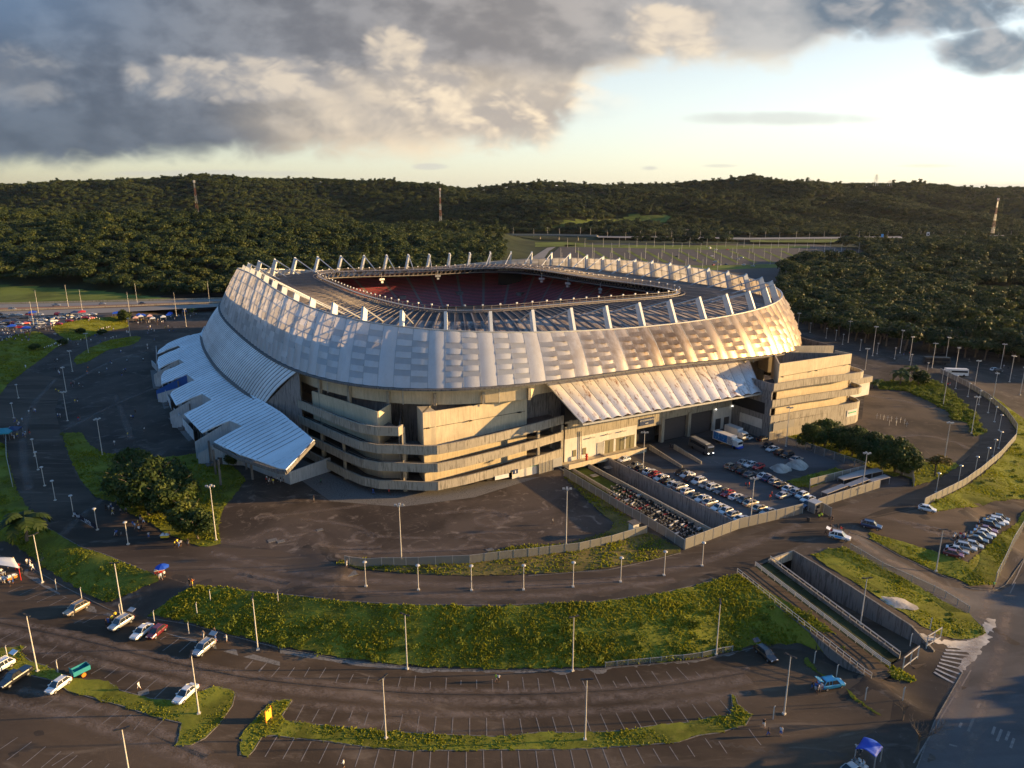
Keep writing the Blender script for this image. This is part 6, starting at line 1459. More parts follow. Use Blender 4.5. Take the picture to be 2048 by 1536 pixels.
# the wall of trees beyond the street throws its shade over the lower right corner
for i, (x, y, s) in enumerate([(118, 84, 1.5), (122, 92, 1.5), (131, 101, 1.2), (115, 77, 1.6), (113, 70, 1.5), (143, 112, 1.1), (152, 133, 1.), (111, 62, 1.6), (125, 80, 1.6), (124, 70, 1.6)]):
    tree('roadside_tree', x, y, -6., i % 3, s, i, 'broad tree standing beyond the far side of the street', 'trees beyond the street')
# ================================================================== street furniture
def pole_mesh(h, r0, r1): return MB().tube((0, 0, 0), (0, 0, h), r0, r1, 7).box((0, 0, .12), (.5, .5, .24)).mesh('post_mesh', [M['pole']])
RING_P = pole_mesh(5.2, .09, .07); RING_H = MB().lathe([(.10, -.10), (.40, 0), (.46, .09), (.38, .22), (.15, .30)], 10).mesh('lamp_head', [M['lamp_glass']])
TALL_P = pole_mesh(11.2, .13, .07)
def heads_mesh(n, on=False):
    mb = MB(); mb.beam((-.8, 0, 0), (.8, 0, 0), .1, .1)
    for i in range(n):
        a = 2 * math.pi * i / n; mb.box((.75 * math.cos(a), .45 * math.sin(a), .1), (.5, .42, .34), a)
    return mb.mesh('floodlight_head', [M['galv']])
FLOOD_H = heads_mesh(4); TWIN_H = MB().beam((-.75, 0, .05), (.75, 0, .15), .26, .1).box((-.7, 0, .12), (.5, .3, .12)).box((.7, 0, .2), (.5, .3, .12)).mesh('twin_lamp_head', [M['blackpl']])
def lamp(px, py, kind, label, group, rz=0., h=None, pos=None):
    x, y, z = pos if pos else gp(px, py); o = empty({'ring': 'lamp_post', 'flood': 'floodlight_pole', 'twin': 'lamp_post', 'road': 'lamp_post'}[kind], (x, y, z), rz, label, 'lamp post', group)
    if kind == 'ring': link('pole', RING_P, o); q = link('lamp_head', RING_H, o); q.location = (0, 0, 5.2)
    elif kind == 'flood': p = link('pole', TALL_P, o); q = link('floodlight_head', FLOOD_H, o); s = (h or 11.2) / 11.2; p.scale = (1, 1, s); q.location = (0, 0, 11.2 * s)
    else: p = link('pole', TALL_P, o); q = link('lamp_head', TWIN_H, o); s = (h or 11.2) / 11.2; p.scale = (1, 1, s); q.location = (0, 0, 11.2 * s)
    return o
for i, q in enumerate([(732, 1173), (837, 1180), (943, 1181), (1047, 1180), (1146, 1174), (1241, 1164), (1328, 1151), (1404, 1132)]):
    lamp(*q, 'ring', ORD[i] + ' short dome lamp from the vendor umbrella along the near ring road', 'dome lamps along the near ring road')
for i, q in enumerate([(1872, 985), (1916, 968.5), (1949, 950), (1972, 931), (1986, 913.6), (1997, 897), (1998, 861), (1988.6, 844), (1976, 826), (1957, 809.6), (1935.6, 793.8), (1911, 777.7), (1883.5, 765), (1853, 750), (1821, 732), (1789, 718), (1754, 708), (1720, 701), (1685, 689), (1671, 680.6), (1652, 676.5), (1620, 665)]):
    lamp(*q, 'ring', ORD[i] + ' short dome lamp round the right bend of the ring, counted from the near end', 'dome lamps round the right bend of the ring road')
for i, q in enumerate([(256.5, 1089), (195, 1060), (147.7, 1032.5), (110.7, 1001), (89.4, 972), (76.6, 940), (69.7, 912.7), (28, 836), (37, 796.5)]):
    lamp(*q, 'ring', ORD[i] + ' short dome lamp up the left bend of the ring, counted from the near end', 'dome lamps up the left bend of the ring road')
for (bx, by, ty, lab, nm) in [(803, 1120, 1010, 'tall floodlight pole on the middle of the near plaza edge', 'flood'), (1132, 1089, 978, 'tall floodlight pole on the plaza next to the court fence', 'flood'), (432.6, 1081, 973, 'tall floodlight pole on the grass tip right of the dark tree clump', 'flood'), (1285.5, 945, 867, 'floodlight pole in front of the dark gateway', 'flood'), (1500.5, 1044.6, 958, 'floodlight pole between the silver cars by the court fence', 'flood'), (1724, 981, 908, 'floodlight pole behind the solar panel sheds', 'flood'), (1571.5, 893, 818, 'slim floodlight pole in front of the sunlit ramp tower', 'flood'), (1889, 916, 848, 'floodlight pole beside the sparse rust leaved tree', 'flood'), (1942.6, 867, 797, 'floodlight pole beside the end of the hedge', 'flood'), (1886, 812, 746, 'floodlight pole standing in the hedge bank', 'flood'), (1730, 740, 700, 'lit floodlight pole at the rounded corner of the sunlit tower', 'flood'), (1745, 712, 657, 'floodlight pole next to the annex far side', 'flood'), (1595, 662, 629, 'floodlight pole just behind the bright end of the stadium', 'flood')]:
    x, y, z = gp(bx, by); d = y * CP + (CAMH - z) * SP; h = max(6., (by - ty) / (F / d) / .93); lamp(bx, by, nm, lab, 'tall floodlight poles', 0, min(h, 14))
for i, (bx, by) in enumerate([(1948.6, 776), (1984.7, 805), (2019, 764), (2001, 737), (1910, 746), (1891, 722), (1864, 736), (1819, 721), (1800, 706), (1696, 685), (2040, 790)]):
    lamp(bx, by, 'flood', ORD[i] + ' floodlight pole scattered over the far right car park', 'floodlight poles of the far right car park', i, 11)
for i, (bx, by, h) in enumerate([(135.4, 841.6, 10), (205, 910, 11), (132.6, 783, 9.5), (145, 743, 9), (177, 706, 9.5), (260.6, 672, 9.5), (372.7, 653, 10)]):
    lamp(bx, by, 'flood', ORD[i] + ' floodlight pole across the shaded left plaza, counted from the camera', 'floodlight poles of the shaded left plaza', i, h)
for i, (bx, by) in enumerate([(245, 1228), (85, 1165), (516, 1300), (814.5, 1338), (1145, 1342), (1432, 1309), (1568, 1428), (1170, 1480), (772, 1477), (398, 1428), (75, 1343), (266, 1592)]):
    lamp(bx, by, 'twin', ['lamp post behind the silver car with raised tailgate', 'lamp post above the vendor canopy with red legs', 'lamp post at the foot of the embankment near the red hatchback', 'lamp post at the foot of the embankment, on the stadium axis', 'lamp post at the foot of the embankment, midway to the tunnel', 'lamp post at the foot of the embankment nearest the black estate car', 'lamp post beside the electric blue car', 'lamp post near the far tip of the long grass island', 'lamp post midway along the long grass island', 'lamp post in front of the white saloon on the hooked grass island', 'lamp post behind the black pickup', 'nearest lamp post, cut by the bottom edge of the view'][i], 'lamp posts of the lower car park', i * .9, 10.6)
lamp(1721, 1248, 'twin', 'lamp post standing between tunnel road and parapet wall', 'lamp posts near the tunnel', 0, 9.6, pos=(*l2w(*glz(1721, 1248, -4.5)), -4.5))
lamp(1872, 1142.7, 'twin', 'lamp post on the grass kerb of the side road', 'lamp posts near the tunnel', 0, 9.6)
for i, (bx, by) in enumerate([(136.7, 613), (275, 609), (419, 604), (165, 624), (77.4, 627), (260, 631), (353, 631.6), (68, 653)]):
    x, y = gz(bx, by, 4.); lamp(0, 0, 'road', ORD[i] + ' tall lamp post along the distant highway on the left', 'lamp posts along the left highway', 0, 14., pos=(x, y, 4.))
for i, (x_, top) in enumerate([(1242 + 30 * k, 0) for k in range(0)]): pass

# --- fences
def fence(name, pts, h, label, mat='fence_mesh', step=3., dz=0., zfix=None, cat='fence', base=.12, post_w=.12, group=None):
    P = [tuple(q) for q in pts]; W = [gp(*q)[:2] for q in P] if zfix is None else [l2w(*q) for q in P]; path = []
    for a, b in zip(W[:-1], W[1:]):
        k = max(1, round(math.hypot(b[0] - a[0], b[1] - a[1]) / step))
        for t in range(k): s = t / k; path.append((a[0] + (b[0] - a[0]) * s, a[1] + (b[1] - a[1]) * s))
    path.append(W[-1]); z = [(hw(*p) if zfix is None else zfix) + dz for p in path]; c = path[len(path) // 2]; c = (c[0], c[1], z[len(path) // 2]); r = empty(name, c, 0, label, cat, group)
    L = [(p[0] - c[0], p[1] - c[1]) for p in path]; zz = [q - c[2] for q in z]
    MB().wall(L, [q + .03 for q in zz], [q + h for q in zz], .04).build('panel', M[mat], r)
    mb = MB(); 
    for a, b, za, zb in zip(L[:-1], L[1:], zz[:-1], zz[1:]): mb.beam((a[0], a[1], za + h), (b[0], b[1], zb + h), .07, .07)
    mb.build('top_rail', M['galv'], r)
    pm = MB().beam((0, 0, -.1), (0, 0, h + .08), post_w, post_w).mesh('post', [M['galv']])
    for p, q in zip(L, zz): o = link('post', pm, r); o.location = (p[0], p[1], q)
    return r
fence('mesh_fence', crop(1100, 800, 3.4133, [(95, 520), (915, 1022)]), 2.3, 'grey mesh fence between the plaza grass and the motorcycle park')
fence('mesh_fence', crop(1100, 800, 3.4133, [(920, 1022), (1290, 880), (1722, 775)]), 2.6, 'pale solid looking mesh fence closing the near side of the car court')
fence('mesh_fence', crop(1100, 800, 3.4133, [(1915, 800), (1820, 745), (1830, 735), (2250, 600)]), 2.4, 'grey mesh gate and fence in front of the solar panel sheds')
fence('mesh_fence', [(1827, 973), (1824, 957), (1790, 944)], 2.2, 'short mesh fence at the far corner of the solar panel sheds')
fence('mesh_fence', crop(1480, 560, 3.6056, [(500, 1530), (500, 1490), (900, 1390)]), 2.2, 'mesh fence between court lawn and solar panel sheds')
fence('mesh_fence', crop(1480, 560, 3.6056, [(215, 1150), (470, 1225), (900, 1375)]), 2.4, 'long mesh fence under the round dark trees', 'fence_open')
fence('mesh_fence', crop(500, 900, 3.4133, [(650, 780), (680, 785), (900, 793), (1150, 790), (1500, 775), (1900, 730), (2048, 712)]) + crop(1100, 800, 3.4133, [(200, 1030), (420, 980), (660, 910)]), 1.9, 'long curved mesh fence on the dry grass berm of the plaza')
fence('mesh_fence', [(1848, 1012), (1905, 984), (1960, 949), (2000, 915), (2031, 880), (2033, 860), (2011, 829), (1976, 799), (1932, 772), (1880, 746)], 2.1, 'curved mesh fence round the outside of the right ring bend')
fence('mesh_fence', [(26, 975), (14, 920), (12, 870)], 1.5, 'short dark fence on the left outer edge of the ring', 'fence_open')
fence('wire_fence', crop(1448, 860, 3.4133, [(2048, 660), (1900, 950), (1850, 1050)]), 2.6, 'rusty wire fence along the grass slope above the street', 'fence_open', base=0)
fence('wire_fence', crop(1448, 860, 3.4133, [(860, 820), (930, 860), (1080, 950), (1280, 1040), (1430, 1110), (1510, 1150), (1590, 1200), (1670, 1250)]), 1.5, 'low wire fence on posts along the grass wedge by the side road', 'fence_open', 6.)
fence('wire_fence', crop(1000, 1116, 3.657, [(770, 800), (855, 790), (935, 782), (1017, 775), (1098, 768), (1178, 760), (1258, 750), (1340, 745), (1480, 725), (1630, 690), (1700, 680)]), 1.0, 'low wooden post fence at the foot of the embankment by the parking bays', 'fence_open', 4.)
for i, q in enumerate(crop(0, 1116, 3.657, [(415, 235), (598, 298), (1130, 470), (1382, 555), (1442, 410), (1540, 315), (425, 840), (55, 730), (2035, 320), (880, 420)]) + crop(1488, 1116, 3.657, [(512, 770), (675, 870), (1160, 1040), (885, 1040), (212, 1180), (1215, 640), (1360, 525)])):
    x, y, z = gp(*q); s = MB().beam((0, 0, -.1), (0, 0, 2.3), .12, .12).beam((0, 0, 2.2), (.15, 0, 2.5), .1, .1).build('fence_post', M['pole']); s.location = (x, y, z); tag(s, 'lone pale concrete fence post left standing on the verge', 'post', 'lone concrete fence posts')
def gates():
    for i, (a, b) in enumerate([(crop(1448, 860, 3.4133, [(1380, 1490)])[0], crop(1448, 860, 3.4133, [(1475, 1430)])[0]), (crop(1488, 1116, 3.657, [(1160, 820)])[0], crop(1488, 1116, 3.657, [(1268, 735)])[0])]):
        p, q = gp(*a), gp(*b); r = empty('barrier_gate', p, 0, ['pale metal gate frame beside the spilt sand', 'pale metal gate frame at the foot of the ramp path'][i], 'gate'); mb = MB(); d = Vector(q) - Vector(p)
        for s in (0, .5, 1): mb.beam(d * s, d * s + Vector((0, 0, 2.6)), .14, .14)
        for h in (.5, 2.5): mb.beam(Vector((0, 0, h)), d + Vector((0, 0, h)), .12, .12)
        mb.build('frame', M['pole'], r)
gates()

# ================================================================== vehicles
PAINT = {}
def paint(c):
    k = {'white': (.74, .74, .72), 'silver': (.42, .42, .41), 'grey': (.13, .135, .14), 'black': (.018, .018, .02), 'red': (.42, .015, .02), 'maroon': (.16, .02, .03), 'gold': (.34, .27, .18), 'blue': (.02, .22, .48), 'navy': (.03, .05, .12), 'beige': (.46, .40, .30)}[c]
    if c not in PAINT: PAINT[c] = flat('paint_' + c, k, .28, .35 if c in ('silver', 'grey', 'gold', 'beige', 'blue') else .05, .6, .8, var=.04); 
    return PAINT[c]
def mirror_loft(st, prof):
    """st: stations (x, halfwidth, zlow, zbelt); returns MB"""
    mb = MB(); k = 10
    for (x, w, zl, zb) in st:
        half = [(.80, zl), (.98, zl + .10), (1.0, zl + .28), (.985, zb - .16), (.90, zb)]
        ring = [(x, w * a, z) for a, z in half] + [(x, -w * a, z) for a, z in half[::-1]]; mb.v += ring
    for i in range(len(st) - 1):
        for j in range(k): a = i * k + j; b = i * k + (j + 1) % k; mb.f.append((a, b, b + k, a + k)); mb.m.append(0)
    mb.f.append(tuple(range(k))); mb.f.append(tuple(range((len(st) - 1) * k + k - 1, (len(st) - 1) * k - 1, -1))); mb.m += [0, 0]; return mb
def make_car(kind):
    S = {'sedan': (4.55, .88, .92, 1.44, (1.02, .30, -.95, -1.72)), 'hatch': (3.95, .84, .93, 1.49, (1.05, .40, -1.20, -1.80)), 'suv': (4.5, .91, 1.06, 1.70, (1.10, .48, -1.55, -2.05)), 'estate': (4.6, .88, .93, 1.50, (1.05, .35, -1.75, -2.12)), 'pickup': (5.2, .92, 1.08, 1.78, (1.25, .65, -.55, -.80)), 'van': (4.8, .95, 1.15, 1.95, (1.95, 1.15, -2.15, -2.30))}[kind]
    L, W, B, H_, (x0, x1, x2, x3) = S; h = L / 2; lo = .22 if kind not in ('suv', 'pickup') else .32
    tail = B + .02 if kind != 'sedan' else B - .0
    st = [(-h, W * .80, lo + .12, tail - .12), (-h + .10, W * .93, lo + .04, tail), (-h * .72, W, lo, B + .02), (-.2, W, lo, B), (x0 - .1, W, lo, B - .02), (h * .62, W * .98, lo, B - .10), (h - .25, W * .93, lo + .02, B - .20), (h - .05, W * .80, lo + .08, B - .30), (h, W * .66, lo + .14, B - .38)]
    body = mirror_loft(st, None)
    if kind == 'pickup':
        body = mirror_loft([s if s[0] > -.9 else (s[0], s[1], s[2], s[3] - .02) for s in st], None)
    cab = MB(); wb, wt = W * .90, W * .72
    A_ = [(x0, wb, B - .04), (x1, wt, H_ - .03), (x2, wt, H_ - .03), (x3, wb, B)]
    cab.v = [(x, s * w, z) for x, w, z in A_ for s in (1, -1)]; cab.f = [(0, 2, 3, 1), (2, 4, 5, 3), (4, 6, 7, 5), (0, 6, 4, 2), (1, 3, 5, 7)]; cab.m = [0] * 5
    rf = MB(); rf.add([(x1 - .04, wt - .02, H_ - .03), (x1 - .04, -wt + .02, H_ - .03), (x2, -wt, H_ - .03), (x2, wt, H_ - .03), (x1 - .15, wt - .1, H_ + .03), (x1 - .15, -wt + .1, H_ + .03), (x2 + .1, -wt + .1, H_ + .03), (x2 + .1, wt - .1, H_ + .03)], [(4, 5, 6, 7), (0, 1, 5, 4), (1, 2, 6, 5), (2, 3, 7, 6), (3, 0, 4, 7)])
    for s in (1, -1):
        rf.beam((x0, s * wb, B - .02), (x1, s * wt, H_), .07, .07); rf.beam((x2, s * wt, H_), (x3, s * wb, B), .10, .10); xm = (x1 + x2) / 2 + .1; rf.beam((xm, s * wt * 1.01, H_ - .02), (xm - .05, s * wb * 1.02, B), .09, .05)
        if kind in ('suv', 'estate', 'van'): rf.beam((x2 + .55, s * wt * 1.01, H_ - .02), (x2 + .45, s * wb * 1.02, B), .09, .05); rf.beam((x1, s * (wt - .05), H_ + .09), (x2, s * (wt - .05), H_ + .09), .05, .05)
        rf.box((x0 - .18, s * (W + .10), B + .05), (.16, .20, .14))
    if kind == 'pickup': 
        rf.box((-1.75, 0, B - .02), (1.7, W * 1.75, .06))
    wm = MB().tube((0, -.11, 0), (0, .11, 0), .33 if kind in ('suv', 'pickup') else .31, n=14, m=0).tube((0, -.125, 0), (0, .125, 0), .19, n=10, m=1)
    P = dict(body=body.mesh('car_body', [paint('white')], False), cab=cab.mesh('car_cabin', [M['glass']]), roof=rf.mesh('car_roof', [paint('white')]), wheel=wm.mesh('car_wheel', [M['tyre'], M['rim']]),
             hl=MB().box((0, 0, 0), (.22, .34, .16)).mesh('headlight', [M['headlight']]), tl=MB().box((0, 0, 0), (.12, .30, .22)).mesh('taillight', [M['taillight']]), kind=kind, S=S, h=h)
    P['tail'] = MB().box((0, 0, 0), (.06, W * 1.5, .9)).mesh('tailgate', [paint('white')]); return P
CARS = {k: make_car(k) for k in ('sedan', 'hatch', 'suv', 'estate', 'pickup', 'van')}
for P in CARS.values():
    for p in P['body'].polygons: p.use_smooth = False
def car(pos, rz, kind, color, label, group, far=False, open_=False, name='parked_car'):
    P = CARS[kind]; L, W, B, H_, xs = P['S']; r = empty(name, pos, rz, label, 'car' if kind not in ('pickup', 'van') else kind, group)
    def part(n, me, loc=(0, 0, 0), m=None):
        o = link(n, me, r); o.location = loc
        if m: o.material_slots[0].link = 'OBJECT'; o.material_slots[0].material = m
        return o
    part('body', P['body'], m=paint(color)); part('cabin_glass', P['cab']); part('roof', P['roof'], m=paint(color)); wx = L * .31
    for sx in (wx, -wx):
        for sy in (1, -1): part('wheel', P['wheel'], (sx, sy * (W - .10), .32))
    if not far:
        for sy in (1, -1): part('headlight', P['hl'], (P['h'] - .13, sy * W * .62, B - .33)); part('taillight', P['tl'], (-P['h'] + .03, sy * W * .72, B - .22))
    if open_:
        t = part('tailgate', P['tail'], (-P['h'] - .25, 0, H_ + .25), m=paint(color)); t.rotation_euler = (0, R(-70), 0)
    # follow the slope of the ground
    return r
def car_at(c, rz, *a, z=None, **k):
    x, y, zz = gp(*c); return car((x, y, (zz if z is None else z) + .03), rz, *a, **k)
def hdg(a, b):
    p, q = gp(*a), gp(*b); return math.atan2(q[1] - p[1], q[0] - p[0])
CNAME = {'sedan': 'saloon', 'hatch': 'hatchback', 'suv': 'tall crossover', 'estate': 'estate car', 'pickup': 'pickup', 'van': 'van'}
C1 = lambda q: crop(1100, 800, 3.4133, [(q[0], q[1] + 14)])[0]
kinds = ['sedan', 'hatch', 'hatch', 'sedan', 'hatch', 'suv']; cr = random.Random(12)
def row(lst, where, rz0, group, flip=.5, ref=None):
    n = {}
    for i, q in enumerate(lst):
        c = q[2]; k = q[3] if len(q) > 3 else cr.choice(kinds); j = n.get((c, k), 0); n[(c, k)] = j + 1; tot = sum(1 for _ in lst)
        car_at(C1(q), rz0 + (math.pi if cr.random() < flip else 0) + cr.uniform(-.04, .04), k, c, f'{c} {CNAME[k]}, {ORD[i]} from the far end of {where}', group)
row([(505, 405, 'white', 'hatch'), (580, 445, 'grey', 'sedan'), (622, 468, 'black', 'hatch'), (680, 488, 'white', 'sedan'), (710, 510, 'red', 'hatch'), (757, 530, 'white', 'sedan'), (803, 550, 'black', 'sedan'), (845, 575, 'white', 'hatch'), (887, 592, 'silver', 'suv'), (937, 622, 'white', 'hatch'), (983, 652, 'grey', 'sedan'), (1040, 675, 'white', 'sedan'), (1090, 698, 'silver', 'sedan'), (1150, 735, 'white', 'sedan'), (1197, 758, 'white', 'hatch'), (1255, 782, 'silver', 'hatch'), (1308, 812, 'white', 'sedan')], 'the row along the retaining wall', PHI + math.pi, 'cars parked along the retaining wall', .35)
row([(895, 495, 'black', 'hatch'), (938, 512, 'white', 'sedan'), (960, 538, 'black', 'sedan'), (1013, 555, 'white', 'suv'), (1060, 580, 'silver', 'hatch'), (1117, 597, 'white', 'suv'), (1165, 620, 'grey', 'sedan'), (1213, 640, 'red', 'hatch'), (1270, 660, 'white', 'sedan'), (1320, 683, 'grey', 'hatch'), (1368, 703, 'beige', 'sedan'), (1427, 738, 'beige', 'sedan'), (1485, 765, 'silver', 'sedan')], 'the middle row of the court', PHI + math.pi, 'cars in the middle row of the court', .4)
row([(1233, 450, 'beige', 'hatch'), (1268, 467, 'black', 'hatch'), (1315, 487, 'black', 'hatch'), (1365, 507, 'grey', 'sedan'), (1460, 517, 'white', 'sedan'), (1492, 535, 'navy', 'sedan'), (1537, 557, 'silver', 'hatch'), (1578, 580, 'black', 'sedan'), (1632, 605, 'white', 'sedan'), (1683, 627, 'silver', 'hatch'), (1717, 650, 'white', 'hatch'), (1757, 677, 'white', 'sedan')], 'the row beside the court lawn', PHI + math.pi, 'cars in the row beside the court lawn', .4)
row([(1322, 425, 'silver', 'sedan'), (1367, 440, 'white', 'sedan'), (1422, 455, 'red', 'hatch')], 'the short row next to the sand heaps', PHI + math.pi, 'three cars next to the sand heaps', .2)
row([(1593, 650, 'silver', 'sedan'), (1757, 715, 'navy', 'sedan')], 'the pair near the court gate', PHI + math.pi, 'cars near the court gate', .2)
row([(1345, 258, 'white', 'hatch'), (1455, 262, 'black', 'sedan'), (1485, 308, 'black', 'hatch'), (1517, 333, 'white', 'sedan'), (1572, 360, 'black', 'suv'), (1617, 375, 'black', 'suv'), (1680, 402, 'silver', 'sedan')], 'the line under the sunlit tower', PHI + math.pi, 'cars under the sunlit ramp tower', .4)
# right side lot
rl = crop(1448, 860, 3.4133, [(1530, 850), (1650, 885)]); hr = hdg(*rl)
for i, (q, c, k) in enumerate([((1565, 862), 'maroon', 'hatch'), ((1590, 835), 'silver', 'sedan'), ((1645, 818), 'silver', 'suv'), ((1700, 800), 'silver', 'hatch'), ((1725, 762), 'black', 'sedan'), ((1752, 737), 'grey', 'sedan'), ((1778, 718), 'white', 'sedan'), ((1790, 695), 'maroon', 'sedan'), ((1810, 668), 'black', 'suv'), ((1840, 645), 'silver', 'sedan'), ((1868, 638), 'white', 'suv'), ((1885, 616), 'black', 'hatch')]):
    car_at(crop(1448, 860, 3.4133, [q])[0], hr, k, c, f'{c} {CNAME[k]}, {ORD[i]} from the near end of the row on the side car park', 'cars on the side car park')
car_at((1854, 1022), hr, 'hatch', 'white', 'white hatchback alone at the end of the curved ring fence', 'lone cars by the ring road')
car_at((1742, 1056), hr, 'suv', 'navy', 'dark crossover parked at the corner of the side road', 'lone cars by the ring road')
sv = car_at((1679, 1078), hr, 'suv', 'white', 'white security vehicle with pale blue door panel, people round it', 'lone cars by the ring road', open_=True)
d_ = MB().box((-.2, -.925, .78), (1.4, .02, .42)).build('door_panel', M['teal'], sv); M['sky_blue'] = flat('sky_blue', (.08, .38, .75), .4); d_.data.materials[0] = M['sky_blue']
# lower car park
def fcar(f_, r_, kind, color, label, **k):
    """front and rear pixels on the ground"""
    h = hdg(r_, f_); c = ((f_[0] + r_[0]) / 2, (f_[1] + r_[1]) / 2); return car_at(c, h, kind, color, label, 'cars in the lower car park', **k)
K3 = lambda x, y: crop(0, 1116, 3.657, [(x, y)])[0]
fcar(K3(505, 425), K3(620, 360), 'suv', 'gold', 'golden people carrier parked apart at the kerb')
fcar(K3(835, 530), K3(940, 465), 'suv', 'silver', 'silver crossover with raised tailgate beside the lamp post', open_=True)
fcar(K3(985, 600), K3(1095, 515), 'sedan', 'white', 'white saloon next to the red hatchback')
fcar(K3(1105, 595), K3(1190, 525), 'hatch', 'maroon', 'dark red hatchback beside the white saloon')
fcar(K3(1440, 720), K3(1545, 640), 'suv', 'silver', 'silver crossover with open boot and people behind it', open_=True)
fcar(K3(1300, 1070), K3(1420, 960), 'sedan', 'white', 'white saloon parked against the hooked grass island')
fcar(K3(365, 1000), K3(495, 905), 'hatch', 'white', 'white compact car in front of the turquoise trailer')
fcar(K3(35, 950), K3(190, 845), 'pickup', 'black', 'black pickup standing on the grass strip')
fcar(K3(-60, 860), K3(60, 790), 'suv', 'white', 'white crossover with raised tailgate at the edge of the view', open_=True)
car_at((1531, 1313), hdg((1510, 1290), (1550, 1325)), 'estate', 'black', 'black estate car with open boot at the end of the bays', 'cars in the lower car park', open_=True)
car_at((1662, 1374), hdg((1630, 1380), (1690, 1366)), 'suv', 'blue', 'electric blue crossover with open boot and people behind it', 'cars in the lower car park', open_=True)
car_at((1706, 1545), hdg((1690, 1560), (1730, 1540)), 'sedan', 'silver', 'pale car below the blue canopy, cut by the frame', 'cars in the lower car park')
def vehicles_big():
    # turquoise trailer
    x, y, z = gp(162, 1350); r = empty('trailer', (x, y, z), hdg(K3(560, 860), K3(640, 820)), 'small turquoise cargo trailer with orange wheels and slatted sides', 'trailer')
    MB().box((0, 0, .75), (2.6, 1.5, .12)).box((0, .75, 1.15), (2.6, .06, .7)).box((0, -.75, 1.15), (2.6, .06, .7)).box((1.3, 0, 1.15), (.06, 1.5, .7)).box((-1.3, 0, 1.35), (.06, 1.5, 1.1)).build('box', M['teal'], r)
    MB().beam((-1.2, 0, .7), (-2.6, 0, .5), .1, .1).build('drawbar', M['galv'], r)
    for s in (1, -1): MB().tube((0.1, s * .8, .36), (.1, s * .98, .36), .36, n=14).build('wheel', M['orange'], r)
    # coach
    a, b = crop(1250, 820, 8.192, [(1120, 620)])[0], crop(1250, 820, 8.192, [(1400, 770)])[0]; p, q = gp(*a), gp(*b); h = math.atan2(q[1] - p[1], q[0] - p[0]); L = 11.
    c = ((p[0] + q[0]) / 2, (p[1] + q[1]) / 2 + 1.0, 0.02); r = empty('coach', c, h, 'dark coach with its front lights on in the court near the loading doors', 'bus')
    L = min(12.5, math.hypot(q[0] - p[0], q[1] - p[1]) + 1)
    st = [(-L / 2, 1.15, .4, 3.1), (-L / 2 + .3, 1.25, .35, 3.25), (L / 2 - 1.2, 1.25, .35, 3.25), (L / 2 - .25, 1.2, .35, 3.05), (L / 2, 1.05, .45, 2.6)]; mirror_loft(st, None).build('body', paint('grey'), r)
    MB().box((-.3, 0, 2.35), (L - 1.6, 2.56, .95)).build('side_glass', M['glass'], r); MB().box((L / 2 - .02, 0, 2.05), (.14, 2.0, 1.2)).build('windscreen', M['glass'], r); MB().box((-.6, 0, 3.32), (L * .8, 1.6, .18)).build('roof_unit', M['galv'], r)
    for sx in (L * .32, -L * .28):
        for s in (1, -1): MB().tube((sx, s * 1.0, .5), (sx, s * 1.27, .5), .5, n=14).build('wheel', M['tyre'], r)
    for s in (1, -1): MB().box((L / 2 + .05, s * .85, .95), (.1, .3, .2)).build('headlight', M['lamp_on'], r)
    # box lorries
    def lorry(a, b, label, mural, L=9.5, dy=.8):
        p, q = gp(*a), gp(*b); h = math.atan2(q[1] - p[1], q[0] - p[0]); r = empty('lorry', ((p[0] + q[0]) / 2, (p[1] + q[1]) / 2 + dy, .02), h, label, 'lorry')
        MB().box((-1.2, 0, 2.2), (L - 2.6, 2.45, 2.6)).build('cargo_box', M['white_paint'], r); MB().box((0, 0, .75), (L, .9, .25)).build('chassis', M['blackpl'], r)
        cb = MB(); cb.prism([(L / 2 - 2.2, -1.15), (L / 2 - .15, -1.15), (L / 2 - .15, 1.15), (L / 2 - 2.2, 1.15)], .95, 2.5); cb.prism([(L / 2 - 2.2, -1.1), (L / 2 - .5, -1.1), (L / 2 - .5, 1.1), (L / 2 - 2.2, 1.1)], 2.5, 2.75); cb.build('cab', M['white_paint'], r)
        MB().box((L / 2 - .1, 0, 2.0), (.06, 1.95, .75)).build('windscreen', M['glass'], r); MB().box((L / 2 - 1.0, 0, .7), (2.4, 2.2, .6)).build('lower_cab', M['blue_tarp'] if mural else M['blackpl'], r)
        for sx in (L / 2 - 1.3, -L * .22, -L * .33):
            for s in (1, -1): MB().tube((sx, s * .85, .5), (sx, s * 1.18, .5), .5, n=14).build('wheel', M['tyre'], r)
        if mural:
            m, g, bs, out = new_mat('mural'); co = g.n('ShaderNodeTexCoord').outputs['Object']; n = g.noise(co, .9, 4, .6, dist=2.5); n2 = g.noise(co, .45, 2)
            c_ = g.mix(g.ss(n, .48, .56), (.02, .13, .42), (.03, .30, .62)); c_ = g.mix(g.ss(n, .62, .66), c_, (.55, .62, .68)); g.l.new(c_, bs.inputs['Base Color'])
            MB().box((-1.9, -1.245, 2.25), (L - 4.6, .03, 2.3)).box((-1.2 - (L - 2.6) / 2 - .02, 0, 2.2), (.03, 2.3, 2.4)).build('mural_panel', m, r)
            st_ = MB(); 
            for k in range(4): x0 = L / 2 - 4.2 + .45 * k; st_.beam((x0, -1.27, 1.1), (x0 + .9, -1.27, 3.3), .03, .1, up=(0, 1, 0)); st_.beam((x0 + .9, -1.275, 1.1), (x0, -1.275, 3.3), .03, .1, up=(0, 1, 0))
            st_.build('diamond_pattern', M['navy'], r)
    lorry(crop(1250, 820, 8.192, [(1500, 520)])[0], crop(1250, 820, 8.192, [(1880, 660)])[0], 'white lorry with a blue mural on its side, parked in the court', True, 10.)
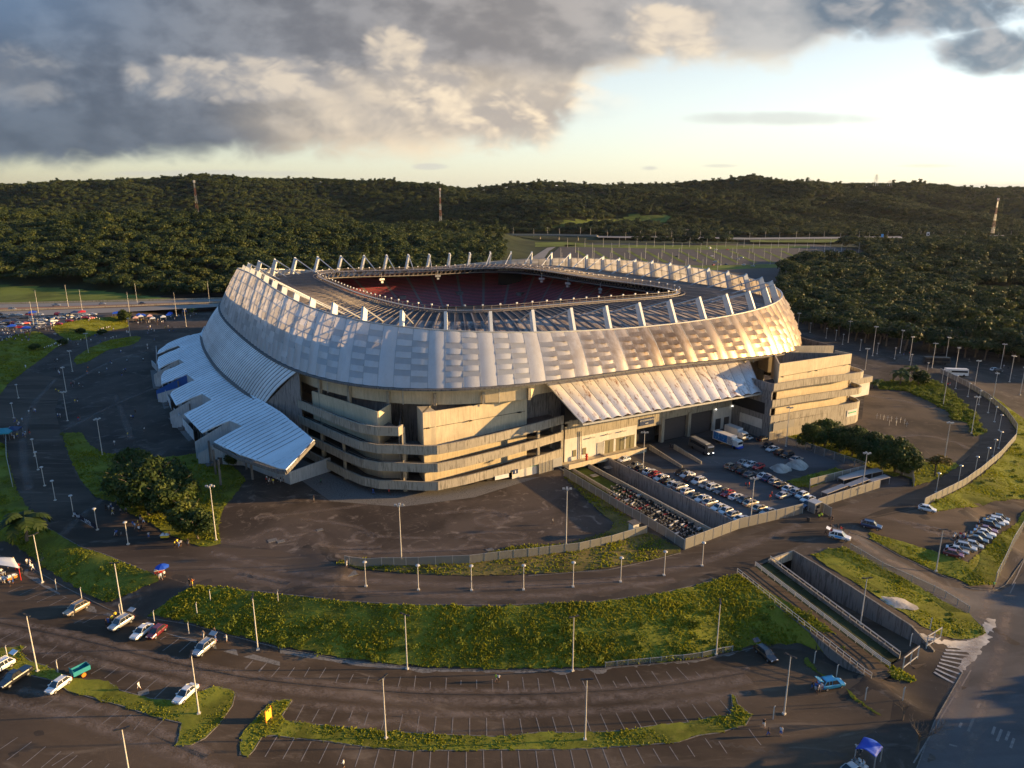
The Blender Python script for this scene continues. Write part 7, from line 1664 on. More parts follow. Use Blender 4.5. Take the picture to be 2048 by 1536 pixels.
    lorry(crop(1250, 820, 8.192, [(1700, 420)])[0], crop(1250, 820, 8.192, [(1960, 520)])[0], 'smaller plain white lorry behind the blue mural lorry', False, 8.)
    # two low walls of the service ramp, booth, sand heaps, sheds
    for a, b, lab in ((crop(1250, 820, 8.192, [(400, 650)])[0], crop(1250, 820, 8.192, [(935, 960)])[0], 'low concrete wall of the court ramp, nearer the retaining wall'), (crop(1250, 820, 8.192, [(800, 640)])[0], crop(1250, 820, 8.192, [(1250, 890)])[0], 'low concrete wall of the court ramp, nearer the coach')):
        p, q = gp(*a), gp(*b); tag(MB().wall([p[:2], q[:2]], 0, [1.6, .9], .3).build('ramp_wall', M['concrete']), lab, 'wall')
    for i, (q, r_, h) in enumerate([((1690, 455), 2.6, 2.0), ((1575, 478), 2.4, 1.8)]):
        x, y, z = gp(*crop(1100, 800, 3.4133, [q])[0]); mb = MB(); rs = random.Random(i); rings = [(1., 0), (.8, .35), (.45, .8), (.12, 1.)]; n = 18
        for k, (rr_, hh) in enumerate(rings):
            for j in range(n): a = 2 * math.pi * j / n; w = rr_ * r_ * (1 + .18 * math.sin(3 * a + i) + rs.uniform(-.06, .06)); mb.v.append((w * math.cos(a) * 1.2, w * math.sin(a), hh * h + (rs.uniform(-.06, .06) if k else -.05)))
        for k in range(3):
            for j in range(n): mb.f.append((k * n + j, k * n + (j + 1) % n, (k + 1) * n + (j + 1) % n, (k + 1) * n + j)); mb.m.append(0)
        mb.f.append(tuple(range(3 * n, 4 * n))); mb.m.append(0); o = mb.build('sand_heap', M['sand'], smooth=True); o.location = (x, y, z); tag(o, ['white sand heap nearer the court lawn', 'white sand heap nearer the red hatchback'][i], 'sand heap')
    x, y, z = gp(*crop(1448, 860, 3.4133, [(1170, 1180)])[0]); mb = MB(); rs = random.Random(5); n = 20
    for k, (rr_, hh) in enumerate([(1., 0), (.75, .2), (.4, .42), (.12, .5)]):
        for j in range(n): a = 2 * math.pi * j / n; w = rr_ * 2.5 * (1 + .25 * math.sin(2 * a) + rs.uniform(-.1, .1)); mb.v.append((w * math.cos(a) * 1.4, w * math.sin(a) * .8, hh + rs.uniform(-.05, .05)))
    for k in range(3):
        for j in range(n): mb.f.append((k * n + j, k * n + (j + 1) % n, (k + 1) * n + (j + 1) % n, (k + 1) * n + j)); mb.m.append(0)
    mb.f.append(tuple(range(3 * n, 4 * n))); mb.m.append(0); o = mb.build('sand_heap', M['sand'], smooth=True); o.location = (x, y, z + .05); o.rotation_euler = (R(4), R(6), -.6); tag(o, 'pale sand heap on the grass wedge above the tunnel wall', 'sand heap')
    x, y, z = gp(*crop(1100, 800, 3.4133, [(570, 905)])[0]); r = empty('guard_hut', (x, y, z), PHI, 'tiny white hut with flat dark roof on the berm by the fence', 'hut'); MB().box((0, 0, 1.2), (1.6, 1.6, 2.4)).build('wall', M['white_wall'], r); MB().box((0, 0, 2.5), (2.2, 2.2, .18)).build('roof', M['slab'], r); MB().box((0, -.82, 1.), (.7, .05, 1.9)).build('door', M['galv'], r)
    # solar panel sheds
    M['panel'] = sheet_metal('shed_roof', (.50, .46, .42), .6, .5)
    for i, (q0, q1, q2, q3) in enumerate([((660, 450), (800, 400), (840, 430), (700, 480)), ((770, 350), (940, 300), (1010, 340), (810, 385)), ((820, 400), (950, 350), (990, 385), (860, 430)), ((960, 370), (1090, 335), (1130, 370), (1010, 395)), ((960, 300), (1040, 290), (1080, 325), (1010, 335))]):
        P = [gp(*crop(1448, 860, 3.4133, [q])[0]) for q in (q0, q1, q2, q3)]; c = [sum(p[k] for p in P) / 4 for k in range(3)]; r = empty('panel_shed', c, 0, ORD[i] + ' low sloping shed roof inside the fenced strip by the court gate', 'shed', 'low shed roofs in the fenced strip'); H = [1.2, 1.4, 2.0, 1.8]
        mb = MB(); mb.add([(p[0] - c[0], p[1] - c[1], h) for p, h in zip(P, H)] + [(p[0] - c[0], p[1] - c[1], h - .12) for p, h in zip(P, H)], [(0, 1, 2, 3), (7, 6, 5, 4), (0, 4, 5, 1), (1, 5, 6, 2), (2, 6, 7, 3), (3, 7, 4, 0)]); mb.build('roof', M['panel'], r)
        mb = MB()
        for p, h in zip(P, H): mb.beam(((p[0] - c[0]) * .95, (p[1] - c[1]) * .95, 0), ((p[0] - c[0]) * .95, (p[1] - c[1]) * .95, h - .1), .1, .1)
        mb.build('leg_frame', M['galv'], r)
    # yellow sign board on the long island
    x, y, z = gp(538, 1442); r = empty('notice_board', (x, y, z), R(70), 'yellow notice board on the tip of the long grass island', 'sign'); MB().box((0, 0, 1.2), (1.2, .12, 1.6)).build('board', M['yellow'], r); MB().beam((-.6, 0, 0), (-.6, 0, 2.3), .08, .2).beam((.6, 0, 0), (.6, 0, 2.3), .08, .2).build('frame', M['orange'], r); MB().box((0.1, -.08, 1.8), (.25, .03, .3)).build('emblem', M['blackpl'], r)
    # supporters' banner tied between two lamps
    a, b = Vector(gp(148, 1034)), Vector(gp(194, 1061)); d = (b - a); L = d.length; rz = math.atan2(d.y, d.x); r = empty('banner', a, rz, 'long black banner with white painted letters tied between two dome lamps', 'banner')
    M['banner'] = flat('banner_black', (.015, .015, .03), .8); w = MB()
    for k in range(12): x0, x1 = L * k / 12, L * (k + 1) / 12; w.quad((x0, .06 * math.sin(k), .25), (x1, .06 * math.sin(k + 1), .25), (x1, .06 * math.sin(k + 1), 1.7 - .12 * math.sin(math.pi * (k + 1) / 12)), (x0, .06 * math.sin(k), 1.7 - .12 * math.sin(math.pi * k / 12)))
    w.build('cloth', M['banner'], r); lt = MB(); M['banner_white'] = flat('banner_white', (.75, .8, .85), .7, var=0)
    for s in (-1, 1):
        x = L * .52
        for (x0, z0, x1, z1) in [(0, 1.45, 0, .7), (0, .7, .5, .55), (.5, .55, .6, 1.4), (1.0, 1.45, 1.0, .6), (1.0, 1.4, 1.5, .9), (1.7, .6, 1.75, 1.4), (1.75, 1.4, 2.2, 1.35), (2.4, 1.35, 2.5, .6), (2.4, 1.35, 2.95, 1.2), (2.95, 1.2, 2.5, 1.0), (2.5, 1.0, 3.0, .6)]: lt.beam((x + x0, s * .07, z0), (x + x1, s * .07, z1), .02, .15, up=(0, 0, 1) if abs(x1 - x0) > .25 else (1, 0, 0))
        for k in range(5): lt.box((.5 + k * .7, s * .08, 1.0 + .2 * math.sin(k * 2)), (.38, .02, .6))
        for k in range(12): lt.box((L * .35 + k * .55, s * .085, .42), (.26, .02, .14))
    lt.build('painted_letters', M['banner_white'], r)
    # red hydrant against the white front
    o = MB().tube((0, 0, 0), (0, 0, 1.9), .32, .28, 10).tube((0, 0, 1.9), (0, 0, 2.1), .4, .2, 10).beam((-.5, 0, 1.3), (.5, 0, 1.3), .2, .2).build('fire_hydrant', M['red']); o.location = (*l2w(-26.9, -106.5), .5); tag(o, 'red standing hydrant in front of the sunlit white service wall', 'hydrant')
    # planters and barrels
    x, y, z = gp(*crop(1100, 800, 3.4133, [(1763, 830)])[0]); o = MB().tube((0, 0, 0), (0, 0, 1.1), .35, .4, 10).build('waste_bin', M['blackpl']); o.location = (x, y, z); tag(o, 'black bin standing alone outside the court gate', 'bin')
    x, y, z = gp(*crop(1100, 800, 3.4133, [(1800, 760)])[0]); r = empty('gate_booth', (x, y, z), PHI, 'small grey gatekeeper booth at the court entrance', 'booth'); MB().box((0, 0, 1.25), (2.2, 2.0, 2.5)).build('wall', M['grey_panel'], r); MB().box((0, 0, 2.6), (2.6, 2.4, .15)).build('roof', M['galv'], r); MB().box((0, -1.02, 1.6), (1.2, .05, .8)).build('window', M['glass'], r)
vehicles_big()

# --- motorcycles
def moto_meshes():
    fr = MB().beam((-.55, 0, .62), (.35, 0, .68), .2, .2).beam((.35, 0, .68), (.62, 0, .32), .09, .09).beam((-.5, 0, .45), (.1, 0, .35), .22, .28).box((-.35, 0, .80), (.75, .26, .10)).box((.18, 0, .82), (.42, .30, .22), taper=.7).box((-.72, 0, .72), (.3, .2, .12)).mesh('motorcycle_body', [M['blackpl']])
    wh = MB().tube((0, -.06, 0), (0, .06, 0), .30, n=12, m=0).tube((0, -.065, 0), (0, .065, 0), .14, n=8, m=1).mesh('motorcycle_wheel', [M['tyre'], M['rim']])
    hb = MB().beam((.48, -.36, 1.02), (.48, .36, 1.02), .05, .05).beam((.62, 0, .32), (.45, 0, 1.05), .07, .07).box((.58, 0, .92), (.14, .2, .18)).mesh('motorcycle_handlebar', [M['galv']]); return fr, wh, hb
MO = moto_meshes(); mk = random.Random(4)
def moto(x, y, z, rz, label, group, c):
    r = empty('motorcycle', (x, y, z), rz, label, 'motorcycle', group); b = link('body', MO[0], r); b.material_slots[0].link = 'OBJECT'; b.material_slots[0].material = c
    for sx in (.66, -.62): w = link('wheel', MO[1], r); w.location = (sx, 0, .3)
    link('handlebar', MO[2], r)
rows_ = [(-35.0, -127, -156.5, 'outer row by the fence'), (-33.4, -127, -156.5, 'second row from the fence'), (-31.0, -124, -156.5, 'third row from the fence'), (-29.0, -124, -156.5, 'inner row by the kerb wall')]
for ui, va, vb, nm in rows_:
    v = va
    while v > vb:
        c, cn = mk.choice([(M['blackpl'], 'black'), (M['blackpl'], 'black'), (M['blackpl'], 'black'), (paint('black'), 'dark'), (paint('maroon'), 'dark red'), (paint('grey'), 'grey'), (paint('white'), 'white'), (paint('black'), 'dark')]); u = ui + mk.uniform(-.25, .25)
        if mk.random() < .93: moto(*l2w(u, v), -.88, PHI + mk.uniform(-.25, .25) + (math.pi if ui > -32 else 0), f'{cn} motorcycle tightly parked in the {nm}', f'{cn} motorcycles in the {nm}', c)
        v -= mk.uniform(.85, 1.2)
# ================================================================== people
def person_mesh(pose, seed=0):
    """one continuous skinned body; limbs taper, then faces are sorted into skin, shirt, trousers, hair, shoes"""
    J = {}; E = []
    def j(n, x, y, z, r, p=None):
        J[n] = (len(J), (x, y, z), r)
        if p: E.append((J[p][0], J[n][0]))
    s = {'stand': 0, 'walk': .28, 'arms': .06, 'sit': 0, 'lean': .1}[pose]; lean = .12 if pose == 'lean' else 0.
    j('pelvis', 0, 0, .95, .145); j('waist', lean * .3, 0, 1.10, .125, 'pelvis'); j('chest', lean * .8, 0, 1.32, .155, 'waist'); j('neck', lean, 0, 1.48, .06, 'chest'); j('head', lean + .01, 0, 1.60, .10, 'neck'); j('crown', lean + .0, 0, 1.70, .085, 'head')
    for sg, k in ((1, 'l'), (-1, 'r')):
        j('hip' + k, 0, sg * .10, .88, .10, 'pelvis')
        if pose == 'sit': j('knee' + k, .42, sg * .13, .52, .068, 'hip' + k); j('ank' + k, .44, sg * .13, .10, .045, 'knee' + k); j('toe' + k, .58, sg * .14, .05, .035, 'ank' + k)
        else: j('knee' + k, s * sg * .55 + .03, sg * .11, .49, .068, 'hip' + k); j('ank' + k, s * sg * 1.0 - (.06 if s and sg < 0 else 0), sg * .12, .09 + (.05 if s > .2 and sg < 0 else 0), .042, 'knee' + k); j('toe' + k, s * sg + .16, sg * .13, .05, .035, 'ank' + k)
        j('sh' + k, lean * .8, sg * .19, 1.40, .072, 'chest')
        if pose == 'arms': j('el' + k, .18, sg * .28, 1.18, .045, 'sh' + k); j('wr' + k, .42, sg * .16, 1.24, .032, 'el' + k); j('ha' + k, .50, sg * .13, 1.26, .036, 'wr' + k)
        else: a = -s * sg * .6; j('el' + k, a * .5 - .02, sg * .25, 1.13, .045, 'sh' + k); j('wr' + k, a + .08, sg * .26, .90, .032, 'el' + k); j('ha' + k, a + .12, sg * .25, .82, .036, 'wr' + k)
    me = bpy.data.meshes.new('p'); me.from_pydata([q[1] for q in J.values()], E, []); o = bpy.data.objects.new('p', me); col.objects.link(o)
    m = o.modifiers.new('s', 'SKIN'); sv = me.skin_vertices[0].data
    for n, (i, c, r) in J.items(): sv[i].radius = (r * (1.0 if 'chest' not in n and 'pelvis' not in n else .75), r * (1. if n not in ('chest', 'pelvis') else 1.15)); 
    sv[0].use_root = True; m2 = o.modifiers.new('d', 'SUBSURF'); m2.levels = 1; m2.render_levels = 1
    bpy.context.view_layer.update(); out = bpy.data.meshes.new_from_object(o.evaluated_get(bpy.context.evaluated_depsgraph_get())); bpy.data.objects.remove(o)
    return out
SKIN = [flat('skin_a', (.30, .16, .10), .6, var=0), flat('skin_b', (.14, .07, .045), .6, var=0), flat('skin_c', (.42, .25, .17), .6, var=0)]
CL = {'white': (.72, .72, .70), 'black': (.02, .02, .022), 'red': (.55, .03, .03), 'grey': (.2, .2, .2), 'blue': (.04, .12, .40), 'yellow': (.75, .60, .05), 'orange': (.80, .20, .03), 'lime': (.50, .75, .05), 'pale blue': (.35, .5, .65), 'green': (.03, .30, .12), 'striped': (.45, .45, .45)}
CLM = {k: flat('cloth_' + k.replace(' ', '_'), v, .8, var=0) for k, v in CL.items()}; HAIR = flat('hair', (.015, .012, .01), .7, var=0)
POSE = {}
def body(pose):
    if pose not in POSE:
        me = person_mesh(pose); 
        for _ in range(4): me.materials.append(HAIR)
        hi = [.64 if pose == 'sit' else .93]
        for p in me.polygons:
            c = p.center; z = c.z; y = abs(c.y); p.use_smooth = True
            if z > 1.66 or (z > 1.58 and c.x < -.03): mi = 3
            elif z > 1.46: mi = 0
            elif z > .98 or (pose == 'sit' and z > .9): mi = 0 if (y > .215 and z < 1.2) or (pose == 'arms' and c.x > .22) else 1
            elif y > .2 and z > .7: mi = 0
            elif z > .40: mi = 2
            elif z > .12: mi = 0
            else: mi = 3
            p.material_index = mi
        POSE[pose] = me
    return POSE[pose]
pr_ = random.Random(21); PCOUNT = [0]
VERB = {'stand': 'standing', 'walk': 'walking', 'arms': 'reaching forward', 'lean': 'leaning', 'sit': 'sitting'}
def person(x, y, z, where, shirt=None, trs=None, pose=None, rz=None, group=None, single=None):
    shirt = shirt or pr_.choice(['white'] * 6 + ['black'] * 4 + ['red', 'grey', 'blue', 'pale blue', 'grey', 'yellow']); trs = trs or pr_.choice(['black', 'black', 'grey', 'blue', 'white']); pose = pose or pr_.choice(['stand', 'walk', 'arms', 'lean', 'stand', 'walk'])
    o = link('person', body(pose)); o.location = (x, y, z + .02); o.rotation_euler = (0, 0, rz if rz is not None else pr_.uniform(0, 6.28)); s = pr_.uniform(.93, 1.06); o.scale = (s, s, s)
    for i, m in enumerate((pr_.choice(SKIN), CLM[shirt], CLM[trs], HAIR)): o.material_slots[i].link = 'OBJECT'; o.material_slots[i].material = m
    tag(o, single or f'person in {shirt} shirt {VERB[pose]} {where}', 'person', group or f'{shirt} shirts {VERB[pose]} {where}'); PCOUNT[0] += 1; return o
def folk(px, py, where, **k): x, y, z = gp(px, py); return person(x, y, z, where, **k)
def cluster(px, py, rx, ry, n, where, **k):
    for _ in range(n):
        a = pr_.uniform(0, 6.28); r = math.sqrt(pr_.random()); folk(px + rx * r * math.cos(a), py + ry * r * math.sin(a), where, **k)
A0 = lambda x, y: crop(0, 960, 3.657, [(x, y)])[0]
B0 = lambda x, y: crop(0, 600, 5.12, [(x, y)])[0]
# round the dark clump and the ring road on the left
for q in [(815, 210), (825, 260), (800, 225), (775, 225), (855, 190), (885, 250), (925, 245), (830, 240)]: folk(*A0(*q), 'in the group under the dark tree clump')
for q in [(845, 410), (855, 415), (888, 410), (975, 345), (1010, 340), (1030, 300), (1020, 385), (1040, 375), (990, 360), (1050, 320)]: folk(*A0(*q), 'by the dome lamp below the tree clump')
folk(*A0(1090, 428), 'alone on the ring road beside the tree clump', shirt='striped'); folk(*A0(1243, 425), 'by the small cart', shirt='red', single='person in red shirt behind the small cart under the trees')
for q in [(1280, 495), (1310, 495), (1325, 485), (1300, 480)]: folk(*A0(*q), 'in the little group of four past the tree clump')
folk(*A0(1378, 480), 'alone at the grass tip by the tall floodlight pole', shirt='black')
folk(*A0(1408, 775), 'on the side road crossing', shirt='orange', trs='yellow', single='person in orange shirt and yellow shorts where the side road meets the ring'); folk(*A0(1390, 778), 'beside the person in orange', shirt='black')
for q in [(1165, 725), (1180, 735), (1205, 715), (1150, 700)]: folk(*A0(*q), 'round the stall under the blue umbrella')
for q in [(200, 625), (222, 630), (243, 665), (228, 660)]: folk(*A0(*q), 'on the path behind the vendor canopy', shirt='white' if q[0] < 240 else None)
for q in [(15, 700), (75, 785), (105, 610), (140, 660), (160, 690), (10, 760), (60, 650), (100, 760)]: folk(*A0(*q), 'under the vendor canopy with red legs')
for q in [(780, 1075), (795, 1060), (825, 1045), (850, 1020)]: folk(*A0(*q), 'beside the crossover with raised tailgate')
for q in [(1490, 1160), (1570, 1135), (1580, 1190), (1575, 1180), (1660, 1185)]: folk(*A0(*q), 'behind the crossover with open boot')
B3 = lambda x, y: crop(0, 1116, 3.657, [(x, y)])[0]
folk(*B3(1018, 965), '', shirt='white', trs='white', pose='walk', single='person in white walking across the bays by the hooked island')
folk(*crop(480, 1116, 3.657, [(1892, 908)])[0], '', shirt='white', trs='black', pose='walk', single='person in white walking at the foot of the embankment'); folk(*crop(480, 1116, 3.657, [(1873, 905)])[0], '', shirt='lime', single='small person in lime shirt next to the walker below the embankment')
folk(*crop(480, 1116, 3.657, [(760, 1545)])[0], '', shirt='white', single='person in white shirt at the bottom edge between the bays')
for i, q in enumerate([(143, 1240), (175, 1305), (268, 1300)]): folk(*crop(1488, 1116, 3.657, [q])[0], '', shirt=['black', 'black', 'white'][i], single=['person in black top nearest the long island tip', 'person in black top and light trousers by the kerb', 'person in white shirt and cap walking beside two others'][i])
for q in [(520, 975), (545, 985), (565, 975), (535, 995), (495, 960)]: folk(*crop(1488, 1116, 3.657, [q])[0], 'behind the electric blue crossover')
folk(*crop(1488, 1116, 3.657, [(1822, 225)])[0], '', shirt='green', trs='black', single='person in green shirt on the pavement corner by the street')
for q in [(820, 1425), (850, 1440), (805, 1520), (840, 1530), (870, 1545)]: folk(*crop(1488, 1116, 3.657, [q])[0], 'under and below the blue canopy', shirt='white' if q[0] > 810 else None)
for q in [(120, 640), (125, 655), (140, 650)]: pass
C2_ = lambda x, y: crop(500, 900, 3.4133, [(x, y)])[0]
for q in [(112, 225), (130, 240), (150, 215), (160, 235), (190, 220), (210, 225), (230, 220), (118, 215), (135, 228)]: folk(*C2_(*q), 'under the corner of the side canopy')
folk(*C2_(437, 355), '', shirt='black', trs='grey', single='person in dark clothes alone in the shade of the ramp tower'); folk(*C2_(842, 305), '', shirt='blue', single='person in blue on the apron under the ramp tower'); folk(*C2_(950, 305), '', shirt='red', pose='sit', single='person in red on the apron under the ramp tower'); folk(*C2_(660, 800), '', shirt='white', pose='lean', single='person in white at the pointed end of the plaza fence'); folk(*C2_(1106 + 960, 510), '', shirt='grey', single='person walking alone on the sunlit near plaza')
folk(*crop(500, 900, 3.4133, [(485, 235)])[0], '', shirt='green', single='person in green in the shade beside the side canopy')
D1 = lambda x, y: crop(1100, 800, 3.4133, [(x, y)])[0]
for i, q in enumerate([(820, 335), (833, 335)]): folk(*D1(*q), '', shirt='black', trs='black', single=['person in black in front of the loading doors', 'second person in black beside the first at the loading doors'][i])
for i, q in enumerate([(1335, 600), (1357, 600), (1500, 685), (1512, 665)]): folk(*D1(*q), '', shirt='red', trs='black', single=['person in red at the lamp side of the court', 'person in red with a companion in the court lane', 'person in red near the silver saloon of the court', 'person in pink red near the court gate cars'][i])
for i, q in enumerate([(1833, 818), (1852, 812)]): folk(*D1(*q), '', shirt='lime', trs='black', single=['steward in lime vest outside the court gate', 'second steward in lime vest at the open gate leaf'][i])
for q in [(1905, 830), (1925, 832), (1815, 790), (1770, 770)]: folk(*D1(*q), 'at the court gate', shirt='black', trs='black')
for q in [(1880, 925), (1912, 895), (1915, 925), (1960, 890), (1985, 905), (1998, 915)]: folk(*D1(*q), 'round the white security vehicle', shirt=pr_.choice(['black', 'red', 'black']))
for q in [(1575, 740), (1590, 765), (1610, 740), (1635, 745), (1650, 735), (1565, 755)]: folk(*crop(1448, 860, 3.4133, [q])[0], 'beside the side car park row', shirt=pr_.choice(['red', 'red', 'black', 'white']))
for q in [(1495, 770), (1512, 765)]: folk(*crop(1480, 560, 3.6056, [q])[0], 'strolling on the right ring road', shirt='red')
# shaded plaza
for q in [(903, 715), (895, 760)]: folk(*B0(*q), 'on the shaded left plaza', shirt='orange')
for q in [(1132, 650), (1145, 660), (1303, 640), (1097, 725), (1267, 740), (1288, 735), (1020, 770), (1250, 785), (1240, 545), (1372, 500), (575, 945), (605, 960), (770, 1058), (797, 1050), (300, 1170), (320, 1135), (355, 1150), (365, 1155), (595, 1200), (620, 1205), (805, 1240), (822, 1235), (1310, 1405), (1175, 1490), (1345, 1220), (1365, 1225), (1388, 1165), (1480, 1350), (570, 730), (600, 750), (612, 765), (730, 880), (745, 890), (755, 860), (765, 865), (745, 905), (812, 885), (850, 900), (560, 635), (590, 632), (975, 380), (990, 380), (1300, 340), (1315, 345), (1510, 480), (1515, 510), (1470, 630), (265, 700), (1515, 350), (1500, 330), (1525, 320)]:
    folk(*B0(*q), 'scattered over the shaded left plaza', shirt='yellow' if q == (1310, 1405) else ('red' if q[0] == 805 else None))
for q in [(830, 430), (850, 420), (870, 410), (890, 430), (910, 400), (935, 430), (780, 460), (800, 465), (700, 420), (685, 440), (730, 440), (715, 425), (1030, 440), (1080, 410), (1140, 410), (1160, 400), (1195, 395), (625, 480), (560, 370), (575, 370), (565, 355)]: folk(*B0(*q), 'in the stream along the far ring road bend')
for q in [(460, 510), (480, 500), (500, 495), (520, 490), (535, 480), (560, 470), (575, 465), (605, 490), (1010, 330), (1040, 315), (1060, 310), (1095, 300), (1115, 295), (1130, 290), (1165, 315)]: folk(*B0(*q), 'along the foot of the grass banks', shirt='white')
for q in [(1080, 360), (1100, 350), (1110, 370), (1130, 380), (1210, 360), (1230, 350), (1240, 380), (1260, 360), (1270, 380), (1290, 390), (1130, 450), (1150, 330), (1185, 320), (1195, 315)]: folk(*crop(0, 560, 3.657, [q])[0], 'milling near the far end of the side canopy')
# crowd round the left tents
for q in [(150, 1260), (160, 1255), (180, 1270), (200, 1290), (190, 1310), (110, 1340), (130, 1350), (90, 1370), (60, 1370), (10, 1380), (30, 1375), (130, 1420), (150, 1430), (180, 1410), (240, 1400), (260, 1410), (265, 1385), (300, 1370), (310, 1390), (230, 1250), (120, 1400), (75, 1380), (160, 1330)]: folk(*B0(*q), 'round the dark tent on the left outer kerb')
def crowd_far():
    for i in range(90):
        q = (pr_.uniform(-5, 62), pr_.uniform(662, 684)) if i < 55 else (pr_.uniform(60, 110), pr_.uniform(648, 664)) if i < 75 else (pr_.uniform(110, 200), pr_.uniform(634, 644))
        x, y = gz(*q, 4.); person(x, y, 4.0, 'in the crowd on the upper left car park')
    for i in range(34):
        q = (pr_.uniform(262, 400), 0); yy = 648 - (q[0] - 262) * .13 + pr_.uniform(-3, 4); folk(q[0], yy, 'between the vendor tents on the far plaza')
crowd_far()
print('people', PCOUNT[0])

# ================================================================== tents, umbrellas, stalls
def gazebo(px, py, mat, label, w=3., h=2.4, z=None, group='vendor tents along the far plaza edge', rz=.5, poles='galv'):
    if z is None: x, y, zz = gp(px, py)
    else: x, y = gz(px, py, z); zz = z
    r = empty('canopy_tent', (x, y, zz), rz, label, 'tent', group); a = w / 2; cn = [(-a, -a, h), (a, -a, h), (a, a, h), (-a, a, h)]
    m = MB(); m.v = cn + [(0, 0, h + .9)] + [(p[0], p[1], h - .3) for p in cn]; m.f = [(0, 1, 4), (1, 2, 4), (2, 3, 4), (3, 0, 4), (0, 5, 6, 1), (1, 6, 7, 2), (2, 7, 8, 3), (3, 8, 5, 0)]; m.m = [0] * 8; m.build('canopy', M[mat], r)
    leg = MB().beam((0, 0, 0), (0, 0, h), .07, .07).mesh('leg', [M[poles]])
    for p in cn: o = link('leg', leg, r); o.location = (p[0] * .97, p[1] * .97, 0)
    return r
for i, (px, py, m, z) in enumerate([(279, 637, 'blue_tarp', None), (287, 638, 'blue_tarp', None), (306, 644, 'white_tarp', None), (327, 641, 'white_tarp', None), (338, 637, 'blue_tarp', None), (341, 634, 'blue_tarp', None), (231, 634, 'blue_tarp', None), (236, 633, 'blue_tarp', None), (370, 630, 'navy', None), (282, 640, 'white_tarp', None), (272, 643, 'pink_tarp', None), (300, 639, 'pink_tarp', None)]):
    gazebo(px, py, m, ORD[i] + ' small ' + {'blue_tarp': 'blue', 'white_tarp': 'white', 'navy': 'dark', 'pink_tarp': 'pink'}[m] + ' vendor tent between the floodlight poles at the far plaza edge')
for i, (px, py, m, lab) in enumerate([(165, 631, 'red_tarp', 'bright red tent on the upper left car park'), (66, 632, 'blue_tarp', 'blue tent among the cars on the upper left car park'), (150, 632, 'navy', 'dark blue tent next to the bright red tent'), (25, 660, 'blue_tarp', 'blue tent in the middle of the dense crowd'), (54, 664, 'blue_tarp', 'blue tent at the edge of the dense crowd'), (14, 650, 'navy', 'dark tent far left among the parked cars')]): gazebo(px, py, m, lab, 4., z=4., group='tents on the upper left car park')
gazebo(8, 876, 'teal', 'dark green tent on the left outer kerb of the ring', 6., group=None, rz=.2); gazebo(28, 872, 'navy', 'second dark tent on the left outer kerb of the ring', 4., group=None, rz=.2)
def flat_canopy(pts, h, mat, label, legmat, name='canopy_tent', sag=0.):
    P = [gp(*q) for q in pts]; c = [sum(p[k] for p in P) / 4 for k in range(3)]; r = empty(name, c, 0, label, 'canopy'); n = 8; mb = MB(); a, b, cc, d = [Vector((p[0] - c[0], p[1] - c[1], 0)) for p in P]
    for i in range(n + 1):
        for j in range(n + 1): s, t = i / n, j / n; p = a.lerp(b, s).lerp(d.lerp(cc, s), t); mb.v.append((p.x, p.y, h + .5 * math.sin(math.pi * s) * (1 if sag == 0 else sag) + .08 * math.sin(9 * t + 5 * s)))
    for i in range(n):
        for j in range(n): k = i * (n + 1) + j; mb.f.append((k, k + n + 1, k + n + 2, k + 1)); mb.m.append(0)
    o = mb.build('sheet', M[mat], r, True); m = o.modifiers.new('t', 'SOLIDIFY'); m.thickness = .04
    leg = MB().beam((0, 0, 0), (0, 0, h), .12, .12).mesh('leg', [M[legmat]])
    for p in (a, b, cc, d): q = link('leg', leg, r); q.location = p * .96
flat_canopy(crop(1488, 1116, 3.657, [(800, 1500), (950, 1560), (1000, 1490), (860, 1420)]), 2.5, 'blue_tarp', 'large sagging blue tarpaulin canopy near the leafless tree', 'galv')
flat_canopy([A0(-130, 730), A0(160, 735), A0(120, 660), A0(-130, 680)], 2.9, 'white_tarp', 'pale blue vendor canopy with bright red legs', 'red')
def umbrella(px, py, mat, label):
    x, y, z = gp(px, py); r = empty('parasol', (x, y, z), 0, label, 'parasol'); MB().lathe([(1.35, 2.1), (.9, 2.45), (.05, 2.75), (.02, 2.76)], 8).build('canopy', M[mat], r); MB().tube((0, 0, 0), (0, 0, 2.7), .035).build('pole', M['galv'], r)
umbrella(*A0(1195, 705), 'blue_tarp', 'blue parasol over the snack stall at the grass corner')
def stall(px, py, mat, label, rz=.4):
    x, y, z = gp(px, py); r = empty('snack_cart', (x, y, z), rz, label, 'cart'); MB().box((0, 0, .75), (1.7, .8, .55)).build('counter', M[mat], r); MB().box((0, 0, 1.06), (1.9, .95, .07)).build('counter_top', M['white_paint'], r)
    MB().box((-.4, 0, 1.25), (.5, .5, .3)).box((.35, .1, 1.2), (.4, .4, .22)).build('glass_box', M['white_paint'], r)
    for s in (-.6, .6):
        for t in (-.35, .35): MB().tube((s, t, .22), (s, t + .08, .22), .22, n=10).build('wheel', M['tyre'], r)
stall(*A0(1170, 690), 'red', 'red and white snack cart under the blue parasol'); stall(*A0(1210, 432), 'yellow', 'small yellow and red cart at the edge of the tree clump', .1); stall(*A0(90, 735), 'orange', 'vendor cart with a white box beside the red legged canopy', 1.)
